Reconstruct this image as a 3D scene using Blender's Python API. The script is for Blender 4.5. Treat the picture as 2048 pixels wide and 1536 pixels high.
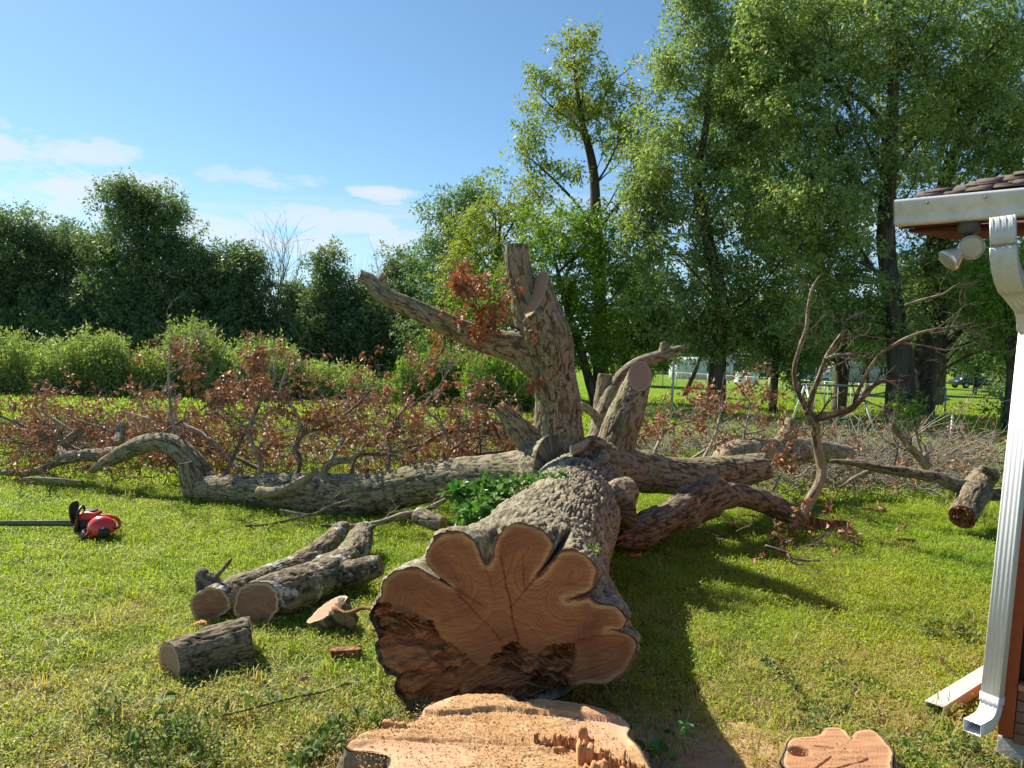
import bpy, bmesh, math, random
import numpy as np
from mathutils import Vector, Matrix

for o in list(bpy.data.objects):
    bpy.data.objects.remove(o)
SC = bpy.context.scene
COL = SC.collection

# ------------------------------------------------------------------ camera
F_PX, CAM_H = 1500.0, 2.0
PITCH, ROLL = math.atan2(53, 1500), math.radians(1.45)
cp, sp, cr, sr = math.cos(PITCH), math.sin(PITCH), math.cos(ROLL), math.sin(ROLL)
FWD = np.array([0, cp, -sp]); R0 = np.array([1.0, 0, 0]); U0 = np.array([0, sp, cp])
RGT = R0 * cr + U0 * sr
UPV = -R0 * sr + U0 * cr
CAMP = np.array([0, 0, CAM_H])
cam_d = bpy.data.cameras.new('camera'); cam = bpy.data.objects.new('camera', cam_d)
COL.objects.link(cam)
cam.matrix_world = Matrix(((RGT[0], UPV[0], -FWD[0], 0), (RGT[1], UPV[1], -FWD[1], 0), (RGT[2], UPV[2], -FWD[2], CAM_H), (0, 0, 0, 1)))
cam_d.sensor_width = 36.0; cam_d.lens = 36.0 * F_PX / 2048; cam_d.clip_end = 3000
SC.camera = cam

# ------------------------------------------------------------------ sky, sun, exposure
SUN_EL = math.radians(42)
SUN_TRAVEL = np.array([0.73, -0.68, 0]); SUN_TRAVEL /= np.linalg.norm(SUN_TRAVEL)
w = bpy.data.worlds.new('World'); SC.world = w; w.use_nodes = True
nt = w.node_tree; nt.nodes.clear()
def N(t, typ, **kw):
    n = t.nodes.new(typ)
    for k, v in kw.items():
        if k.startswith('i_'):
            n.inputs[k[2:].replace('_', ' ')].default_value = v
        else:
            setattr(n, k, v)
    return n
def ramp(t, stops, interp='LINEAR'):
    n = t.nodes.new('ShaderNodeValToRGB'); cr_ = n.color_ramp; cr_.interpolation = interp
    while len(cr_.elements) < len(stops): cr_.elements.new(0.5)
    for e, (p, c) in zip(cr_.elements, stops):
        e.position = p; e.color = (c[0], c[1], c[2], 1) if hasattr(c, '__len__') else (c, c, c, 1)
    return n
out = N(nt, 'ShaderNodeOutputWorld'); bg = N(nt, 'ShaderNodeBackground'); bg.inputs['Strength'].default_value = 0.067
sky = N(nt, 'ShaderNodeTexSky', sky_type='NISHITA', sun_disc=False)
sky.sun_elevation = SUN_EL
# direction TO the sun, as an angle clockwise from +Y
to_sun = -SUN_TRAVEL
sky.sun_rotation = math.atan2(to_sun[0], to_sun[1])
sky.altitude = 200; sky.air_density = 1.0; sky.dust_density = 0.25; sky.ozone_density = 2.2
tc = N(nt, 'ShaderNodeTexCoord'); sep = N(nt, 'ShaderNodeSeparateXYZ')
nt.links.new(tc.outputs['Generated'], sep.inputs[0])
def math_n(t, op, a, b=None, c=None):
    n = t.nodes.new('ShaderNodeMath'); n.operation = op
    for i, v in enumerate((a, b, c)):
        if v is None: continue
        if isinstance(v, (int, float)): n.inputs[i].default_value = v
        else: t.links.new(v, n.inputs[i])
    return n.outputs[0]
zc = math_n(nt, 'MAXIMUM', sep.outputs['Z'], 0.02)
px_ = math_n(nt, 'DIVIDE', sep.outputs['X'], zc); py_ = math_n(nt, 'DIVIDE', sep.outputs['Y'], zc)
comb = N(nt, 'ShaderNodeCombineXYZ'); nt.links.new(px_, comb.inputs[0]); nt.links.new(py_, comb.inputs[1])
# high wispy streaks
mp = N(nt, 'ShaderNodeMapping'); mp.inputs['Scale'].default_value = (0.20, 0.55, 1); mp.inputs['Rotation'].default_value = (0, 0, 0.10); mp.inputs['Location'].default_value = (3.1, 1.7, 0)
nt.links.new(comb.outputs[0], mp.inputs['Vector'])
n1 = N(nt, 'ShaderNodeTexNoise', i_Scale=1.0, i_Detail=7.0, i_Roughness=0.62, i_Distortion=0.6); nt.links.new(mp.outputs[0], n1.inputs['Vector'])
r1 = ramp(nt, [(0.46, 0), (0.64, 1)]); nt.links.new(n1.outputs['Fac'], r1.inputs[0])
el1 = ramp(nt, [(0.0, 0.8), (0.15, 0.8), (0.225, 0.75), (0.30, 0.0)]); nt.links.new(sep.outputs['Z'], el1.inputs[0])
m1 = math_n(nt, 'MULTIPLY', r1.outputs[0], el1.outputs[0])
# low heaped clouds
mp2 = N(nt, 'ShaderNodeMapping'); mp2.inputs['Scale'].default_value = (6.5, 6.5, 17); mp2.inputs['Location'].default_value = (0.6, 0.2, 0.35)
nt.links.new(tc.outputs['Generated'], mp2.inputs['Vector'])
n2 = N(nt, 'ShaderNodeTexNoise', i_Scale=1.0, i_Detail=9.0, i_Roughness=0.55); nt.links.new(mp2.outputs[0], n2.inputs['Vector'])
r2 = ramp(nt, [(0.49, 0), (0.56, 1)]); nt.links.new(n2.outputs['Fac'], r2.inputs[0])
el2 = ramp(nt, [(0.0, 1.0), (0.16, 1.0), (0.20, 0.5), (0.235, 0.0)]); nt.links.new(sep.outputs['Z'], el2.inputs[0])
m2 = math_n(nt, 'MULTIPLY', r2.outputs[0], el2.outputs[0])
# thin veil towards the horizon
veil = ramp(nt, [(0.0, 0.45), (0.08, 0.22), (0.16, 0.05), (0.28, 0.0)]); nt.links.new(sep.outputs['Z'], veil.inputs[0])
# a few clouds that stand apart: bearing and height of each in the sky, angular half sizes
nz = N(nt, 'ShaderNodeTexNoise', i_Scale=16.0, i_Detail=7.0, i_Roughness=0.6); nzm = N(nt, 'ShaderNodeMapping'); nzm.inputs['Scale'].default_value = (1, 1, 2.6); nt.links.new(tc.outputs['Generated'], nzm.inputs['Vector']); nt.links.new(nzm.outputs[0], nz.inputs['Vector'])
m3 = None
for bear, elev, rx_, ry_, dens in ((-10.2, 11.8, 2.3, .55, .95), (-9.2, 11.2, 1.1, .22, .7), (-18.0, 12.2, 4.2, .8, .55), (-15.0, 7.6, 3.6, 1.25, .9), (-9.6, 8.2, 2.4, .9, .8), (-31.0, 10.4, 4.5, 1.6, .9), (-26.5, 11.0, 2.6, 1.0, .85), (-12.0, 9.6, 9.0, 1.1, .8), (-33.0, 12.4, 6.5, 1.2, .8), (-24.0, 8.4, 9.0, 1.3, .8), (24.0, 10.0, 5.0, 1.4, .8), (48.0, 9.0, 6.0, 1.6, .8), (-60.0, 9.5, 7.0, 1.5, .8)):
    b_, e_ = math.radians(bear), math.radians(elev); rv = (math.cos(b_), -math.sin(b_), 0); uv = (-math.sin(b_) * math.sin(e_), -math.cos(b_) * math.sin(e_), math.cos(e_)); fv = (math.sin(b_) * math.cos(e_), math.cos(b_) * math.cos(e_), math.sin(e_))
    def dot_(v):
        n = N(nt, 'ShaderNodeVectorMath', operation='DOT_PRODUCT'); nt.links.new(tc.outputs['Generated'], n.inputs[0]); n.inputs[1].default_value = v; return n.outputs['Value']
    x_ = math_n(nt, 'DIVIDE', dot_(rv), math.radians(rx_)); y_ = math_n(nt, 'DIVIDE', dot_(uv), math.radians(ry_))
    q_ = math_n(nt, 'ADD', math_n(nt, 'MULTIPLY', x_, x_), math_n(nt, 'MULTIPLY', y_, y_)); v_ = math_n(nt, 'SUBTRACT', 1.0, q_); v_ = math_n(nt, 'ADD', v_, math_n(nt, 'MULTIPLY', math_n(nt, 'SUBTRACT', nz.outputs['Fac'], 0.475), 7.0))
    v_ = math_n(nt, 'MULTIPLY', v_, math_n(nt, 'GREATER_THAN', dot_(fv), 0.0)); r_ = ramp(nt, [(0.0, 0), (0.9, dens)]); nt.links.new(v_, r_.inputs[0])
    lim = ramp(nt, [(0.0, 1), (1.0, 0)]); nt.links.new(math_n(nt, 'DIVIDE', q_, 4.0), lim.inputs[0]); v_ = math_n(nt, 'MULTIPLY', r_.outputs[0], lim.outputs[0])
    m3 = v_ if m3 is None else math_n(nt, 'MAXIMUM', m3, v_)
cl = math_n(nt, 'MAXIMUM', math_n(nt, 'MULTIPLY', m1, 0.75), m3); cl = math_n(nt, 'MAXIMUM', cl, veil.outputs[0]); cl = math_n(nt, 'MULTIPLY', cl, 0.86)
mixc = N(nt, 'ShaderNodeMix', data_type='RGBA'); nt.links.new(cl, mixc.inputs['Factor'])
tint = N(nt, 'ShaderNodeMix', data_type='RGBA', blend_type='MULTIPLY'); tint.inputs['Factor'].default_value = 1.0
tint.inputs['B'].default_value = (0.80, 0.99, 1.04, 1); nt.links.new(sky.outputs[0], tint.inputs['A'])
nt.links.new(tint.outputs['Result'], mixc.inputs['A']); mixc.inputs['B'].default_value = (6.2, 6.5, 6.8, 1)
nt.links.new(mixc.outputs['Result'], bg.inputs['Color']); nt.links.new(bg.outputs[0], out.inputs[0])

sun_d = bpy.data.lights.new('sun', 'SUN'); sun_d.energy = 4.6; sun_d.angle = math.radians(0.5); sun_d.color = (1.0, 0.93, 0.80)
sun = bpy.data.objects.new('sun', sun_d); COL.objects.link(sun)
sd = Vector((SUN_TRAVEL[0] * math.cos(SUN_EL), SUN_TRAVEL[1] * math.cos(SUN_EL), -math.sin(SUN_EL)))
sun.rotation_euler = sd.to_track_quat('-Z', 'Y').to_euler(); sun.location = (-20, 14, 20)
SC.view_settings.view_transform = 'Standard'; SC.view_settings.look = 'None'
SC.view_settings.exposure = 1.06; SC.view_settings.gamma = 1.0; SC.view_settings.use_curve_mapping = False
SC.render.engine = 'CYCLES'
SC.cycles.use_denoising = True
SC.cycles.max_bounces = 6; SC.cycles.diffuse_bounces = 3; SC.cycles.transmission_bounces = 4; SC.cycles.transparent_max_bounces = 8
SC.cycles.sample_clamp_indirect = 8

# ------------------------------------------------------------------ geometry helpers
RNG = np.random.default_rng(7)
random.seed(7)
def ray(px, py):
    return FWD + RGT * (px - 1024) / F_PX + UPV * (768 - py) / F_PX
def P(px, py, Y):
    d = ray(px, py); return CAMP + d * (Y / d[1])
def G(px, py, z=0.0):
    d = ray(px, py); return CAMP + d * ((z - CAM_H) / d[2])
def S(Y): return Y / F_PX
def nrm(v):
    v = np.asarray(v, float); return v / (np.linalg.norm(v) + 1e-12)
def A(*a): return np.array(a, float)

def vnoise(p, seed=0):
    p = np.asarray(p, float); i = np.floor(p).astype(np.int64); f = p - i; u = f * f * f * (f * (f * 6 - 15) + 10)
    def h(a, b, c):
        n = (a * 374761393 + b * 668265263 + c * 2147483647 + seed * 974711) & 0xffffffff
        n = ((n ^ (n >> 13)) * 1274126177) & 0xffffffff
        n = ((n ^ (n >> 16)) * 2246822519) & 0xffffffff
        return ((n ^ (n >> 15)) & 0xffffff) / float(0xffffff) * 2 - 1
    x, y, z = i[..., 0], i[..., 1], i[..., 2]
    c = [h(x + dx, y + dy, z + dz) for dz in (0, 1) for dy in (0, 1) for dx in (0, 1)]
    ux, uy, uz = u[..., 0], u[..., 1], u[..., 2]
    a = c[0] + (c[1] - c[0]) * ux; b = c[2] + (c[3] - c[2]) * ux
    d = c[4] + (c[5] - c[4]) * ux; e = c[6] + (c[7] - c[6]) * ux
    a = a + (b - a) * uy; d = d + (e - d) * uy
    return a + (d - a) * uz
def fbm(p, oct=4, seed=0, gain=0.5):
    s = 0; a = 1.0; q = np.asarray(p, float)
    for k in range(oct):
        s = s + a * vnoise(q, seed + k * 17); q = q * 2.03 + 3.7; a *= gain
    return s
def sstep(a, b, x):
    t = np.clip((x - a) / (b - a), 0, 1); return t * t * (3 - 2 * t)

def build(name, V, faces, mat, parent=None, attrs=None, smooth=True):
    """V (n,3); faces: list of int arrays (m,3) or (m,4)"""
    V = np.asarray(V, np.float32); me = bpy.data.meshes.new(name)
    faces = [np.asarray(f, np.int32) for f in faces if len(f)]
    nl = sum(f.size for f in faces); nf = sum(len(f) for f in faces)
    me.vertices.add(len(V)); me.vertices.foreach_set('co', V.ravel())
    me.loops.add(nl); me.polygons.add(nf)
    me.loops.foreach_set('vertex_index', np.concatenate([f.ravel() for f in faces]))
    st = []; off = 0
    for f in faces:
        k = f.shape[1]; st.append(off + np.arange(len(f), dtype=np.int32) * k); off += f.size
    me.polygons.foreach_set('loop_start', np.concatenate(st).astype(np.int32))
    if smooth: me.polygons.foreach_set('use_smooth', np.ones(nf, bool))
    for k, v in (attrs or {}).items():
        v = np.asarray(v, np.float32)
        if v.ndim == 1:
            a = me.attributes.new(k, 'FLOAT', 'POINT'); a.data.foreach_set('value', v)
        else:
            a = me.attributes.new(k, 'FLOAT_VECTOR', 'POINT'); a.data.foreach_set('vector', v.ravel())
    me.update(calc_edges=True); me.validate()
    o = bpy.data.objects.new(name, me); COL.objects.link(o)
    if mat is not None: me.materials.append(mat)
    if parent is not None: put(o, parent)
    return o
def put(o, parent):
    o.parent = parent
    o.matrix_parent_inverse = parent.matrix_world.inverted() if parent.type != 'EMPTY' else Matrix.Translation(-parent.location)
def thing(name, label, cat, loc=(0, 0, 0), group=None):
    o = bpy.data.objects.new(name, None); COL.objects.link(o); o.location = Vector([float(x) for x in loc]); o.empty_display_size = 0.2
    return tag(o, label, cat, group)
def tag(o, label=None, cat=None, group=None, kind=None):
    if label: o['label'] = label
    if cat: o['category'] = cat
    if group: o['group'] = group
    if kind: o['kind'] = kind
    return o

class MB:
    """collects pieces of one mesh"""
    def __init__(s): s.V = []; s.F3 = []; s.F4 = []; s.n = 0; s.at = {}
    def add(s, V, F3=None, F4=None, **at):
        V = np.asarray(V, float)
        if F3 is not None and len(F3): s.F3.append(np.asarray(F3, np.int64) + s.n)
        if F4 is not None and len(F4): s.F4.append(np.asarray(F4, np.int64) + s.n)
        s.V.append(V); s.n += len(V)
        for k, v in at.items(): s.at.setdefault(k, []).append(v)
    def obj(s, name, mat, parent=None, smooth=True):
        if not s.n: return None
        f = []
        if s.F3: f.append(np.concatenate(s.F3))
        if s.F4: f.append(np.concatenate(s.F4))
        return build(name, np.concatenate(s.V), f, mat, parent, {k: np.concatenate(v) for k, v in s.at.items()}, smooth)
    def box(s, c, size, rot=None):
        c = np.asarray(c, float); h = np.asarray(size, float) / 2
        q = np.array([[x, y, z] for z in (-1, 1) for y in (-1, 1) for x in (-1, 1)], float) * h
        if rot is not None: q = q @ np.asarray(rot).T
        s.add(q + c, F4=[[0, 2, 3, 1], [4, 5, 7, 6], [0, 1, 5, 4], [2, 6, 7, 3], [0, 4, 6, 2], [1, 3, 7, 5]])
    def bar(s, a, b, r, sides=6):
        t = tube([a, b], [r, r], sides=sides, seg=99, caps=True); s.add(t['V'], t['F3'], t['F4'])
    def path(s, pts, rad, sides=6, seg=0.05):
        t = tube(pts, rad, sides=sides, seg=seg, caps=True); s.add(t['V'], t['F3'], t['F4'])

def spline(pts, vals, seg):
    """catmull-rom through pts, resampled about every seg metres; vals (n,k) follow"""
    P_ = np.asarray(pts, float); W = np.asarray(vals, float)
    if W.ndim == 1: W = W[:, None]
    Q = np.hstack([P_, W]); n = len(Q)
    if n == 2:
        k = max(1, int(np.linalg.norm(P_[1] - P_[0]) / seg)); t = np.linspace(0, 1, k + 1)[:, None]
        R = Q[0] * (1 - t) + Q[1] * t
        return R[:, :3], R[:, 3:]
    E = np.vstack([2 * Q[0] - Q[1], Q, 2 * Q[-1] - Q[-2]]); o = []
    for i in range(n - 1):
        p0, p1, p2, p3 = E[i:i + 4]
        k = max(1, int(np.linalg.norm(p2[:3] - p1[:3]) / seg + 0.5)); t = (np.arange(k) / k)[:, None]
        o.append(0.5 * (2 * p1 + (p2 - p0) * t + (2 * p0 - 5 * p1 + 4 * p2 - p3) * t * t + (3 * p1 - p0 - 3 * p2 + p3) * t ** 3))
    o.append(Q[-1:]); R = np.vstack(o)
    return R[:, :3], np.maximum(R[:, 3:], 1e-4)

def frames(C):
    T = np.gradient(C, axis=0); T /= np.linalg.norm(T, axis=1)[:, None] + 1e-12
    n0 = np.cross(T[0], [0, 0, 1.0])
    if np.linalg.norm(n0) < 0.1: n0 = np.cross(T[0], [1.0, 0, 0])
    n0 = nrm(n0); Nn = [n0]
    for i in range(1, len(C)):
        v = Nn[-1] - T[i] * np.dot(Nn[-1], T[i]); Nn.append(nrm(v))
    Nn = np.array(Nn); return T, Nn, np.cross(T, Nn)

def furrow(q, seed):
    """bark height 0..1, furrows running along z of q"""
    wq = q + 0.35 * np.stack([vnoise(q * 0.9 + 9, seed + 5), vnoise(q * 0.9 + 19, seed + 6), 0 * q[..., 0]], -1)
    a = np.abs(vnoise(wq * A(1, 1, 0.22), seed)); b = np.abs(vnoise(wq * A(1.9, 1.9, 0.5) + 7, seed + 3))
    h = np.clip(a * 3.2, 0, 1) * 0.7 + np.clip(b * 2.6, 0, 1) * 0.3
    return h + 0.18 * vnoise(q * A(3, 3, 2), seed + 8)

def tube(pts, rad, sides=8, seg=0.1, caps=True, bark=0.0, bscale=9.0, seed=0, lump=0.0, rough_end=0.0, n0=None, n1=None):
    C, W = spline(pts, rad, seg); r = W[:, 0]; T, Nn, B = frames(C)
    s = np.concatenate([[0], np.cumsum(np.linalg.norm(np.diff(C, axis=0), axis=1))])
    th = np.arange(sides) / sides * 2 * np.pi
    ct, sn = np.cos(th), np.sin(th)
    dirs = Nn[:, None, :] * ct[None, :, None] + B[:, None, :] * sn[None, :, None]
    R = np.repeat(r[:, None], sides, 1)
    lc = np.stack([R * ct[None], R * sn[None], np.repeat(s[:, None], sides, 1)], -1)
    bh = np.full(R.shape, 0.6)
    if lump: R = R * (1 + lump * fbm(lc * 2.2 / max(r.max(), .05) * .25 + seed, 3, seed))
    if bark:
        bh = furrow(lc * bscale + seed * 3.1, seed); R = R + bark * (bh - 0.55) * np.minimum(1, r / r.max() * 1.3)[:, None]
    V = C[:, None, :] + dirs * R[..., None]
    for nn, e in ((n0, 0), (n1, -1)):         # slanting saw cuts
        if nn is None: continue
        nn = nrm(nn); off = -((V[e] - C[e]) @ nn) / (T[e] @ nn); off = np.clip(off, -1.6 * r[e], 1.6 * r[e])
        fall = np.clip(1 - np.abs(s - s[e]) / (2.4 * r[e]), 0, 1) ** 1.3
        V = V + T[:, None, :] * (off[None, :] * fall[:, None])[..., None]
    if rough_end:
        V[-1] += T[-1] * rough_end * vnoise(np.stack([ct * 2.5, sn * 2.5, 0 * ct + seed], -1), seed)[:, None] * 1.3
    n, m = len(C), sides
    idx = np.arange(n * m).reshape(n, m); j = np.roll(np.arange(m), -1)
    F4 = np.stack([idx[:-1], idx[:-1][:, j], idx[1:][:, j], idx[1:]], -1).reshape(-1, 4)
    V = V.reshape(-1, 3); F3 = np.zeros((0, 3), int); lc = lc.reshape(-1, 3); bh = bh.ravel()
    ring0, ring1 = V[:m].copy(), V[(n - 1) * m:n * m].copy()
    if caps is not False:
        a, b = len(V), len(V) + 1
        V = np.vstack([V, C[:1], C[-1:]]); lc = np.vstack([lc, lc[:1] * 0, [[0, 0, s[-1]]]]); bh = np.append(bh, [.4, .4])
        F3 = np.vstack([np.stack([np.full(m, a), idx[0][j], idx[0]], -1), np.stack([np.full(m, b), idx[-1], idx[-1][j]], -1)][(1 if caps == 'end' else 0):(1 if caps == 'start' else 2)]) if caps != 'none' else F3
    return dict(ring0=ring0, ring1=ring1, V=V, F3=F3, F4=F4, tc=lc, bh=bh, C=C, T=T, N=Nn, B=B, r=r)

def disc(c, n, R, mat, name='cut_end', parent=None, rings=14, sides=64, ell=1.0, amp=0.04, seed=1, bulge=0.003, push=0.004, up=(0, 0, 1)):
    """sawn end of a log: growth rings come from the distance to the bark"""
    n = nrm(n); a = np.cross(up, n); a = nrm(a if np.linalg.norm(a) > .05 else np.cross((1, 0, 0), n)); b = np.cross(n, a)
    th = np.arange(sides) / sides * 2 * np.pi
    ro = R * (1 + amp * fbm(np.stack([np.cos(th) * 1.4, np.sin(th) * 1.4, 0 * th + seed], -1), 4, seed))
    rho = np.linspace(0, 1, rings + 1)[1:]
    rr = rho[:, None] * ro[None]
    x, y = rr * np.cos(th) * ell, rr * np.sin(th)
    z = push + bulge * vnoise(np.stack([x * 30 / R * .1, y * 90, 0 * x + seed], -1), seed)
    V = np.asarray(c) + x[..., None] * a + y[..., None] * b + z[..., None] * n
    V = np.vstack([[np.asarray(c) + push * n], V.reshape(-1, 3)]); d = np.concatenate([[ro.mean()], (ro[None] - rr).ravel()])
    tcv = np.vstack([[0, 0, seed]] + [np.stack([x.ravel(), y.ravel(), 0 * x.ravel() + seed], -1)])
    idx = 1 + np.arange(rings * sides).reshape(rings, sides); j = np.roll(np.arange(sides), -1)
    F3 = np.stack([np.zeros(sides, int), idx[0], idx[0][j]], -1)
    F4 = np.stack([idx[:-1], idx[1:], idx[1:][:, j], idx[:-1][:, j]], -1).reshape(-1, 4)
    # a short collar back into the log so the end has an edge
    k = len(V); back = V[idx[-1]] - n * (0.03 + push)
    V = np.vstack([V, back]); d = np.append(d, np.zeros(sides)); tcv = np.vstack([tcv, tcv[idx[-1]]])
    ib = k + np.arange(sides); F4 = np.vstack([F4, np.stack([idx[-1], ib, ib[j], idx[-1][j]], -1)])
    return build(name, V, [F3, F4], mat, parent, dict(dist=d, tc=tcv))

def ring_cap(ring, n, mat, name='cut_end', parent=None, seed=1, rings=18, bulge=0.003, rough=0.0):
    """sawn end that fills the open end ring of a tube"""
    c = ring.mean(0); n = nrm(n); a = nrm(np.cross((0.1, 0.2, 1), n)); b = np.cross(n, a); m = len(ring); d = ring - c; L = np.linalg.norm(d, axis=1)
    rho = np.arange(1, rings + 1) / rings; Q = c + rho[:, None, None] * d[None]; dist = (1 - rho)[:, None] * L[None]
    x, y = (Q - c) @ a, (Q - c) @ b; tcv = np.stack([x, y, 0 * x + seed * .37], -1)
    z = bulge * vnoise(np.stack([x * 12, y * 90, 0 * x + seed], -1), seed) + rough * fbm(np.stack([x * 26, y * 26, 0 * x + seed], -1), 3, seed)
    z = z * (1 - rho ** 6)[:, None]; Q = Q + n * z[..., None]
    V = np.vstack([[c], Q.reshape(-1, 3)]); dist = np.append(L.mean(), dist.ravel()); tcv = np.vstack([[0, 0, seed * .37], tcv.reshape(-1, 3)])
    i = 1 + np.arange(rings * m).reshape(rings, m); j = np.roll(np.arange(m), -1)
    F3 = np.stack([np.zeros(m, int), i[0], i[0][j]], -1); F4 = np.stack([i[:-1], i[1:], i[1:][:, j], i[:-1][:, j]], -1).reshape(-1, 4)
    if np.dot(np.cross(ring[0] - c, ring[m // 4] - c), n) < 0: F3 = F3[:, ::-1]; F4 = F4[:, ::-1]
    return build(name, V, [F3, F4], mat, parent, dict(dist=dist, tc=tcv, torn=0 * dist, bh=0 * dist + .5))

def leaf_mesh(pos, dirv, nor, L, Wd, shape='diamond', fold=0.25):
    """one polygon leaf per row; returns V, F3, F4"""
    n = len(pos); d = dirv / (np.linalg.norm(dirv, axis=1)[:, None] + 1e-9)
    sd = np.cross(d, nor); sd /= np.linalg.norm(sd, axis=1)[:, None] + 1e-9; up = np.cross(sd, d)
    L = np.broadcast_to(L, n)[:, None]; Wd = np.broadcast_to(Wd, n)[:, None]
    if shape == 'diamond':
        pr = [(0, 0, 0), (.45, -.5, fold), (1, 0, -.1), (.45, .5, fold)]
        F3 = None; F4 = np.array([[0, 1, 2, 3]])
    elif shape == 'tri':
        pr = [(0, -.5, fold * .5), (.12, .5, fold), (1, 0, -.1)]; F3 = np.array([[0, 1, 2]]); F4 = None
    elif shape == 'oval':
        pr = [(0, 0, 0), (.3, -.46, fold), (.68, -.4, fold * .8), (1, 0, -.22), (.68, .4, fold * .8), (.3, .46, fold), (.5, 0, 0)]
        F3 = np.array([[0, 1, 6], [1, 2, 6], [2, 3, 6], [3, 4, 6], [4, 5, 6], [5, 0, 6]]); F4 = None
    elif shape == 'oak':
        pr = [(0, 0, 0), (.2, -.2, .1), (.32, -.5, .35), (.45, -.2, .1), (.65, -.45, .4), (.75, -.16, 0), (1, 0, -.35), (.75, .16, 0), (.65, .45, .3), (.45, .2, .1), (.32, .5, .45), (.2, .2, .1)]
        F3 = np.array([[0, 1, 11], [1, 2, 3], [11, 9, 10], [4, 5, 3], [7, 8, 9], [5, 6, 7]]); F4 = np.array([[1, 3, 9, 11], [3, 5, 7, 9]])
    k = len(pr); V = np.zeros((n, k, 3))
    for i, (a, b, c) in enumerate(pr):
        V[:, i] = pos + d * (a * L) + sd * (b * Wd) + up * (c * Wd)
    off = (np.arange(n) * k)[:, None, None]
    f3 = (F3[None] + off).reshape(-1, 3) if F3 is not None else None
    f4 = (F4[None] + off).reshape(-1, 4) if F4 is not None else None
    return V.reshape(-1, 3), f3, f4
def rdir(n, rng, up=0.0):
    v = rng.normal(size=(n, 3)); v[:, 2] += up; return v / np.linalg.norm(v, axis=1)[:, None]

# ------------------------------------------------------------------ materials
def new_mat(name):
    m = bpy.data.materials.new(name); m.use_nodes = True; t = m.node_tree; b = t.nodes['Principled BSDF']; b.inputs['Specular IOR Level'].default_value = 0.25
    return m, t, b
def mixcol(t, fac, a, b, blend='MIX'):
    n = N(t, 'ShaderNodeMix', data_type='RGBA', blend_type=blend)
    for s_, v in (('Factor', fac), ('A', a), ('B', b)):
        if hasattr(v, 'is_linked') or hasattr(v, 'links'): t.links.new(v, n.inputs[s_])
        elif isinstance(v, (int, float)): n.inputs[s_].default_value = v
        else: n.inputs[s_].default_value = (*v, 1)
    return n.outputs['Result']
def noise(t, vec, scale, detail=4, rough=0.55, dist=0.0):
    n = N(t, 'ShaderNodeTexNoise', i_Scale=scale, i_Detail=detail, i_Roughness=rough, i_Distortion=dist)
    if vec is not None: t.links.new(vec, n.inputs['Vector'])
    return n.outputs['Fac']
def mapping(t, vec, scale=(1, 1, 1), rot=(0, 0, 0), loc=(0, 0, 0)):
    n = N(t, 'ShaderNodeMapping'); n.inputs['Scale'].default_value = scale; n.inputs['Rotation'].default_value = rot; n.inputs['Location'].default_value = loc
    t.links.new(vec, n.inputs['Vector']); return n.outputs[0]
def attr(t, name, out_='Vector'):
    n = N(t, 'ShaderNodeAttribute', attribute_name=name); return n.outputs[out_]
def rmp(t, fac, stops, interp='LINEAR'):
    n = ramp(t, stops, interp); t.links.new(fac, n.inputs[0]); return n.outputs[0]
def bump(t, b, h, strength=0.5, dist=0.01):
    n = N(t, 'ShaderNodeBump'); n.inputs['Strength'].default_value = strength; n.inputs['Distance'].default_value = dist
    t.links.new(h, n.inputs['Height']); t.links.new(n.outputs[0], b.inputs['Normal'])
def pos(t): return N(t, 'ShaderNodeNewGeometry').outputs['Position']

def mat_bark(name, dark, mid, light, lichen=None, lich_amt=0.0, scale=14.0, stretch=0.22, rough=0.9, bstr=0.8, moss=None):
    m, t, b = new_mat(name); v = attr(t, 'tc'); q = mapping(t, v, (1, 1, stretch))
    n = noise(t, q, scale, 6, 0.6, 0.4); n2 = noise(t, q, scale * 3.3, 5, 0.65); h = attr(t, 'bh', 'Fac')
    f = math_n(t, 'ADD', math_n(t, 'MULTIPLY', h, 0.60), math_n(t, 'MULTIPLY', n, 0.45))
    c = rmp(t, f, [(0.30, dark), (0.55, mid), (0.80, light)])
    c = mixcol(t, rmp(t, n2, [(0.35, 0.55), (0.62, 0.0)]), c, dark)
    if lichen:
        ln = noise(t, v, 5.5, 6, 0.68, 0.3); c = mixcol(t, rmp(t, ln, [(0.62 - lich_amt, 0), (0.68 - lich_amt, 0.85)]), c, lichen)
    if moss:
        mn = noise(t, v, 3.0, 4); c = mixcol(t, rmp(t, mn, [(0.48, 0), (0.66, 0.6)]), c, moss)
    t.links.new(c, b.inputs['Base Color']); b.inputs['Roughness'].default_value = rough
    hh = math_n(t, 'ADD', math_n(t, 'MULTIPLY', n, 1.0), math_n(t, 'MULTIPLY', n2, 0.5)); bump(t, b, hh, bstr, 0.02)
    return m

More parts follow.
